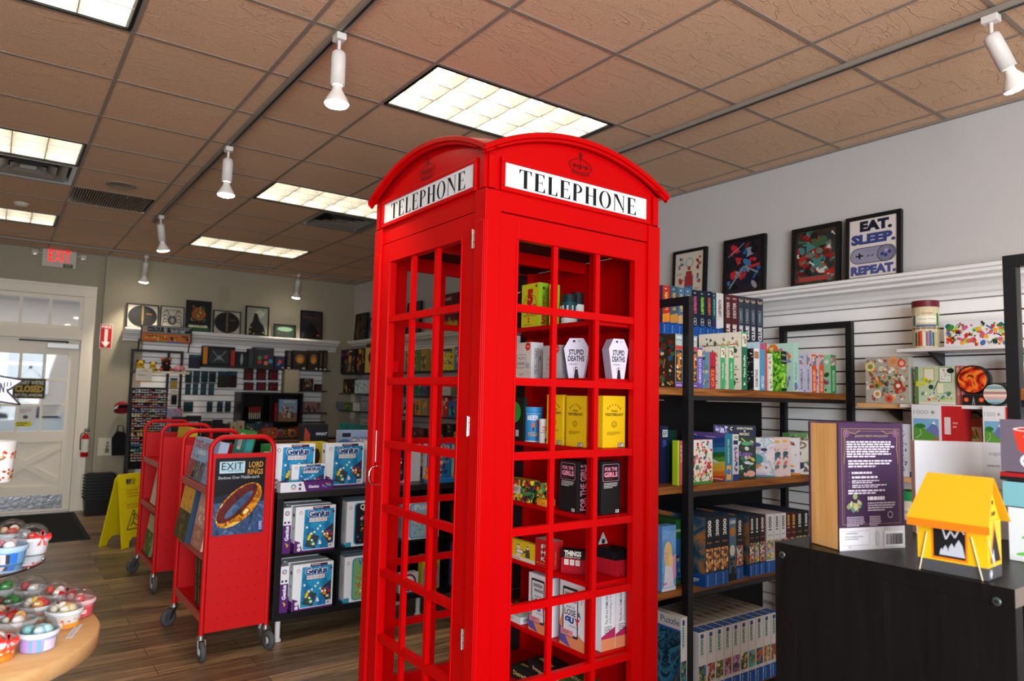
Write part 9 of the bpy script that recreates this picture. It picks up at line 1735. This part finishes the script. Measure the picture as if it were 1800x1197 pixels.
def P2(c1, c2, kind='two'):
    def f(mb, s):
        r = .0405*s
        def w(a0, a1, z0, z1, c, off=.0006):
            n = 10; vs = []
            for k in range(n+1):
                a = radians(a0+(a1-a0)*k/n)
                for z in (z0, z1): rr = .042*s+(.005*s)*(z/(.038))+off; vs.append((rr*cos(a), rr*sin(a), z*s))
            mb.add(vs, [(2*k, 2*k+2, 2*k+3, 2*k+1) for k in range(n)], c)
        if kind == 'two': w(150, 250, .002, .036, c1); w(240, 275, .002, .036, c2, .0009); w(285, 330, .004, .034, 'd0c8e0', .0012); w(250, 262, .002, .036, c1, .0012)
        if kind == 'spots':
            w(170, 350, .002, .016, c1)
            for k in range(7): w(190+22*k, 200+22*k, .018+.004*(k % 3), .026+.003*(k % 2), c2, .0010)
            w(230, 262, .006, .022, 'e8e4dc', .0014); w(205, 222, .004, .012, 'c83a2a', .0016)
        if kind == 'label': w(200, 262, .004, .033, 'e0c0c8'); w(215, 245, .008, .029, c1, .0009); w(262, 275, .004, .033, '2a2c34', .0011); w(275, 300, .004, .035, c2, .0007)
        if kind == 'band': w(180, 340, .006, .030, c1); w(220, 300, .012, .024, c2, .0009)
    return f
T1 = ['d84a3a', 'e8e0d0', 'e8a04a', 'd8b08a', 'e8e4e0', 'c83a3a', 'e8c86a']
Z = TZ
cup(66, 1141, Z, 'a8a0cc', 'lilac and teal slime cup at the front of the wood table', P2('b090cc', '6aa8bc'), '8ac0c4', ['8ac8cc', '9ad0d4', 'a8c8d8', 'd86a5a', '8ac0c4', 'b8e0e0'])
cup(-9, 1160, Z, 'd8702a', 'orange slime cup with a red bow at the front left of the wood table', P2('e8842a', 'e8e0d0', 'spots'), 'd8d4cc', ['e0dcd4', 'e8e4dc', 'd86a5a', 'e0dcd4'], 'd8281e')
cup(111, 1101, Z, 'd8d4d0', 'white slime cup with orange spots, near the wood table edge', P2('e8962a', 'd8742a', 'spots'), 'dcdce0', ['e8963a', 'e8e0d0', 'd8c8a0', 'e07a2a', 'e0d8c0', 'd8c8a0', 'f0e8e0'])
cup(135, 1082, Z, 'd86a72', 'pink slime cup farthest right on the wood table', P2('d8505a', 'e8c8c8', 'band'), 'e0a8a8', ['d86a6a', 'e0b0b0', 'd85a5a', 'e8c0c0'], None, 'e0b8bc')
cup(98, 1070, Z, 'd8c0bc', 'pale pink slime cup with a red bow, behind the white spotted one', P2('d85a5a', 'e8e0dc', 'band'), 'e0d0cc', ['e0e0e8', 'd85a4a', 'e8d8d0', 'd8d0d8'], 'c8241c')
cup(63, 1092, Z, 'c8a8a4', 'slime cup with cream and orange toppings in the middle of the table', P2('d8a04a', 'e0d8d0', 'band'), 'e0c8b8', T1)
cup(54, 1062, Z, 'b8c0b8', 'slime cup with pale toppings behind the middle ones', P2('b85a5a', 'd8d8d0', 'band'), 'd8d8d4', ['d8d4d0', 'c85a5a', 'e0e0dc'], None)
cup(28, 1121, Z, 'd8b8a0', 'slime cup with peach and red toppings behind the lilac one', P2('d8844a', 'e0d8d0', 'band'), 'e8d4c0', ['e8a85a', 'c8342a', 'e8e0d8', 'e8b87a', 'd8cfc0'])
cup(-8, 1108, Z, 'c8b8a8', 'slime cup with beige toppings at the left edge of the wood table', P2('c88a6a', 'e0d8d0', 'band'), 'd8ccc0', ['d8b48a', 'c8a070', 'e0d8cc'], 'c8241c')
cup(12, 1087, Z, 'a8b8a0', 'slime cup with green leaf toppings at the left of the wood table', P2('4a8a4a', 'd8d8d0', 'band'), 'c8d4c4', ['2f8a3a', '3a9a48', '2a7a34', '48a854', 'c8342a', '3a8a3a'])
cup(6, 1060, Z, 'b0c0b0', 'slime cup with green sprig toppings farthest back on the wood table', P2('3a8a4a', 'd8d8d0', 'band'), 'c8d4c4', ['2f8a3a', '3a9a48', '48a854', '2a7a34'])
cup(-56, 1068, Z, 'b85048', 'red-topped slime cup at the left edge behind the green ones', P2('a83a3a', 'd8d8d0', 'band'), 'c86a5a', ['a82a2a', 'b83a3a', '8a2020'])
cup(13, 990, MZ, '6a9ac0', 'blue labelled slime cup at the front of the glass tier', P2('d8808a', '2a6ac0', 'label'), 'c8d8e4', ['e0c0c8', 'd88a9a', 'e8e8ec', 'e0a84a', 'd8a0a8'], None, 'a8c4dc')
cup(54, 973, MZ, 'dcdce0', 'white slime cup at the right end of the glass tier', P2('dcdce4', 'a890c0', 'label') if False else None, 'e8e8ea', ['e0e0e2', 'd8d8dc', 'c8342a'], 'c8241c', 'e4e4e8')
cup(18, 964, MZ, 'd8ccc4', 'slime cup with tan toppings at the back of the glass tier', None, 'e0d8d0', ['d8a878', 'e0b890', 'c83a2a', 'e0d8d0'])
cup(-44, 976, MZ, 'c8c8d0', 'slime cup at the left edge of the glass tier', None, 'e0d8d8', ['d8c0c0', 'd88a8a'])
# tumbler on the top tier
def tumbler(mb):
    mb.lathe([(0, 0), (.030, 0), (.031, .002), (.0375, .105), (.0355, .105), (.03, .01), (0, .009)], M('dcdad8', .3), n=32)
    R = random.Random(6)
    for k in range(80):
        z = R.choice((R.uniform(.008, .034), R.uniform(.056, .082))); a = R.uniform(pi, 2.2*pi); r = .031+.0065*z/.105+.0005+k*1e-5; s = .0045
        mb.add([((r)*cos(a+da), (r)*sin(a+da), z+dz) for da, dz in ((-s/r, 0), (0, -s*.8), (s/r, 0), (0, s*.8))], [(0, 1, 2, 3)], R.choice(['b8441e', 'd8742a', '8a3a1e', 'c8a06a', 'd8a02a', '5a6a7a']))
q = onz(-6, 848, PZ); mb = MB(); tumbler(mb); put('patterned_tumbler', mb, q.x, q.y, PZ, 'white tumbler with an autumn pattern on the top glass tier', 'cup')
# paper label on the table
a, b = onz(127, 1122, TZ), onz(146, 1098, TZ); d = (b-a); L_ = d.length; mb = MB(); mb.box(0, L_, 0, .016, 0, .0006, 'dcdade'); Pen(mb, (0, 0, .0006), (1, 0, 0), (0, 1, 0)).text('PLEASE DO NOT OPEN', L_*.08, .005, L_*.92, .011, '8a8690', fit=True)
put('table_label', mb, a.x, a.y, TZ, 'narrow white paper label lying on the wood table edge', 'label', rz=atan2(d.y, d.x))
# burst sign on its stick
YSG = 2.12; pix = [(-150, 640), (0, 661), (42, 668.5), (12, 687), (35.5, 711.5), (0, 706), (-150, 690)]; W_ = [ony(x, y, YSG) for x, y in pix]
t = thing('banner_sign', (-.14, YSG, W_[5].z), 'white ribbon-shaped sign with black outline ending in N!!, at the left edge', 'sign')
mb = MB(); mb.prism([(v.x, v.z) for v in W_], YSG, YSG+.003, M('e4e2ea', .5), 'y'); p = Pen(mb, (0, YSG, 0), (1, 0, 0), (0, 0, 1)); cen = Vector((-.1, 0, W_[3].z))
pts = [(v.x, v.z) for v in W_]; p.line(pts+[pts[0]], .0045, '1c1c24')
def at(x, y): v = ony(x, y, YSG); return (v.x, v.z)
c = '3a3a4a'; p.line([at(0, 691), at(1.5, 673), at(6, 690), at(8, 672)], .0028, c); p.line([at(13.5, 671), at(12.5, 680)], .0026, c); p.line([at(19.5, 671), at(18.5, 679)], .0026, c); p.disc(*at(12, 684), .0017, c); p.disc(*at(18, 683), .0017, c)
x_, z_ = at(-60, 670); p.text('OPE', at(-60, 690)[0], at(0, 691)[1], at(-6, 690)[0], at(0, 671)[1], c)
mb.build('panel', t); mb = MB(); mb.tube([(-.15, YSG+.008, PZ+.001), (-.15, YSG+.008, W_[5].z+.03)], .003, 'c8c8c8', 8); mb.build('stick', t)
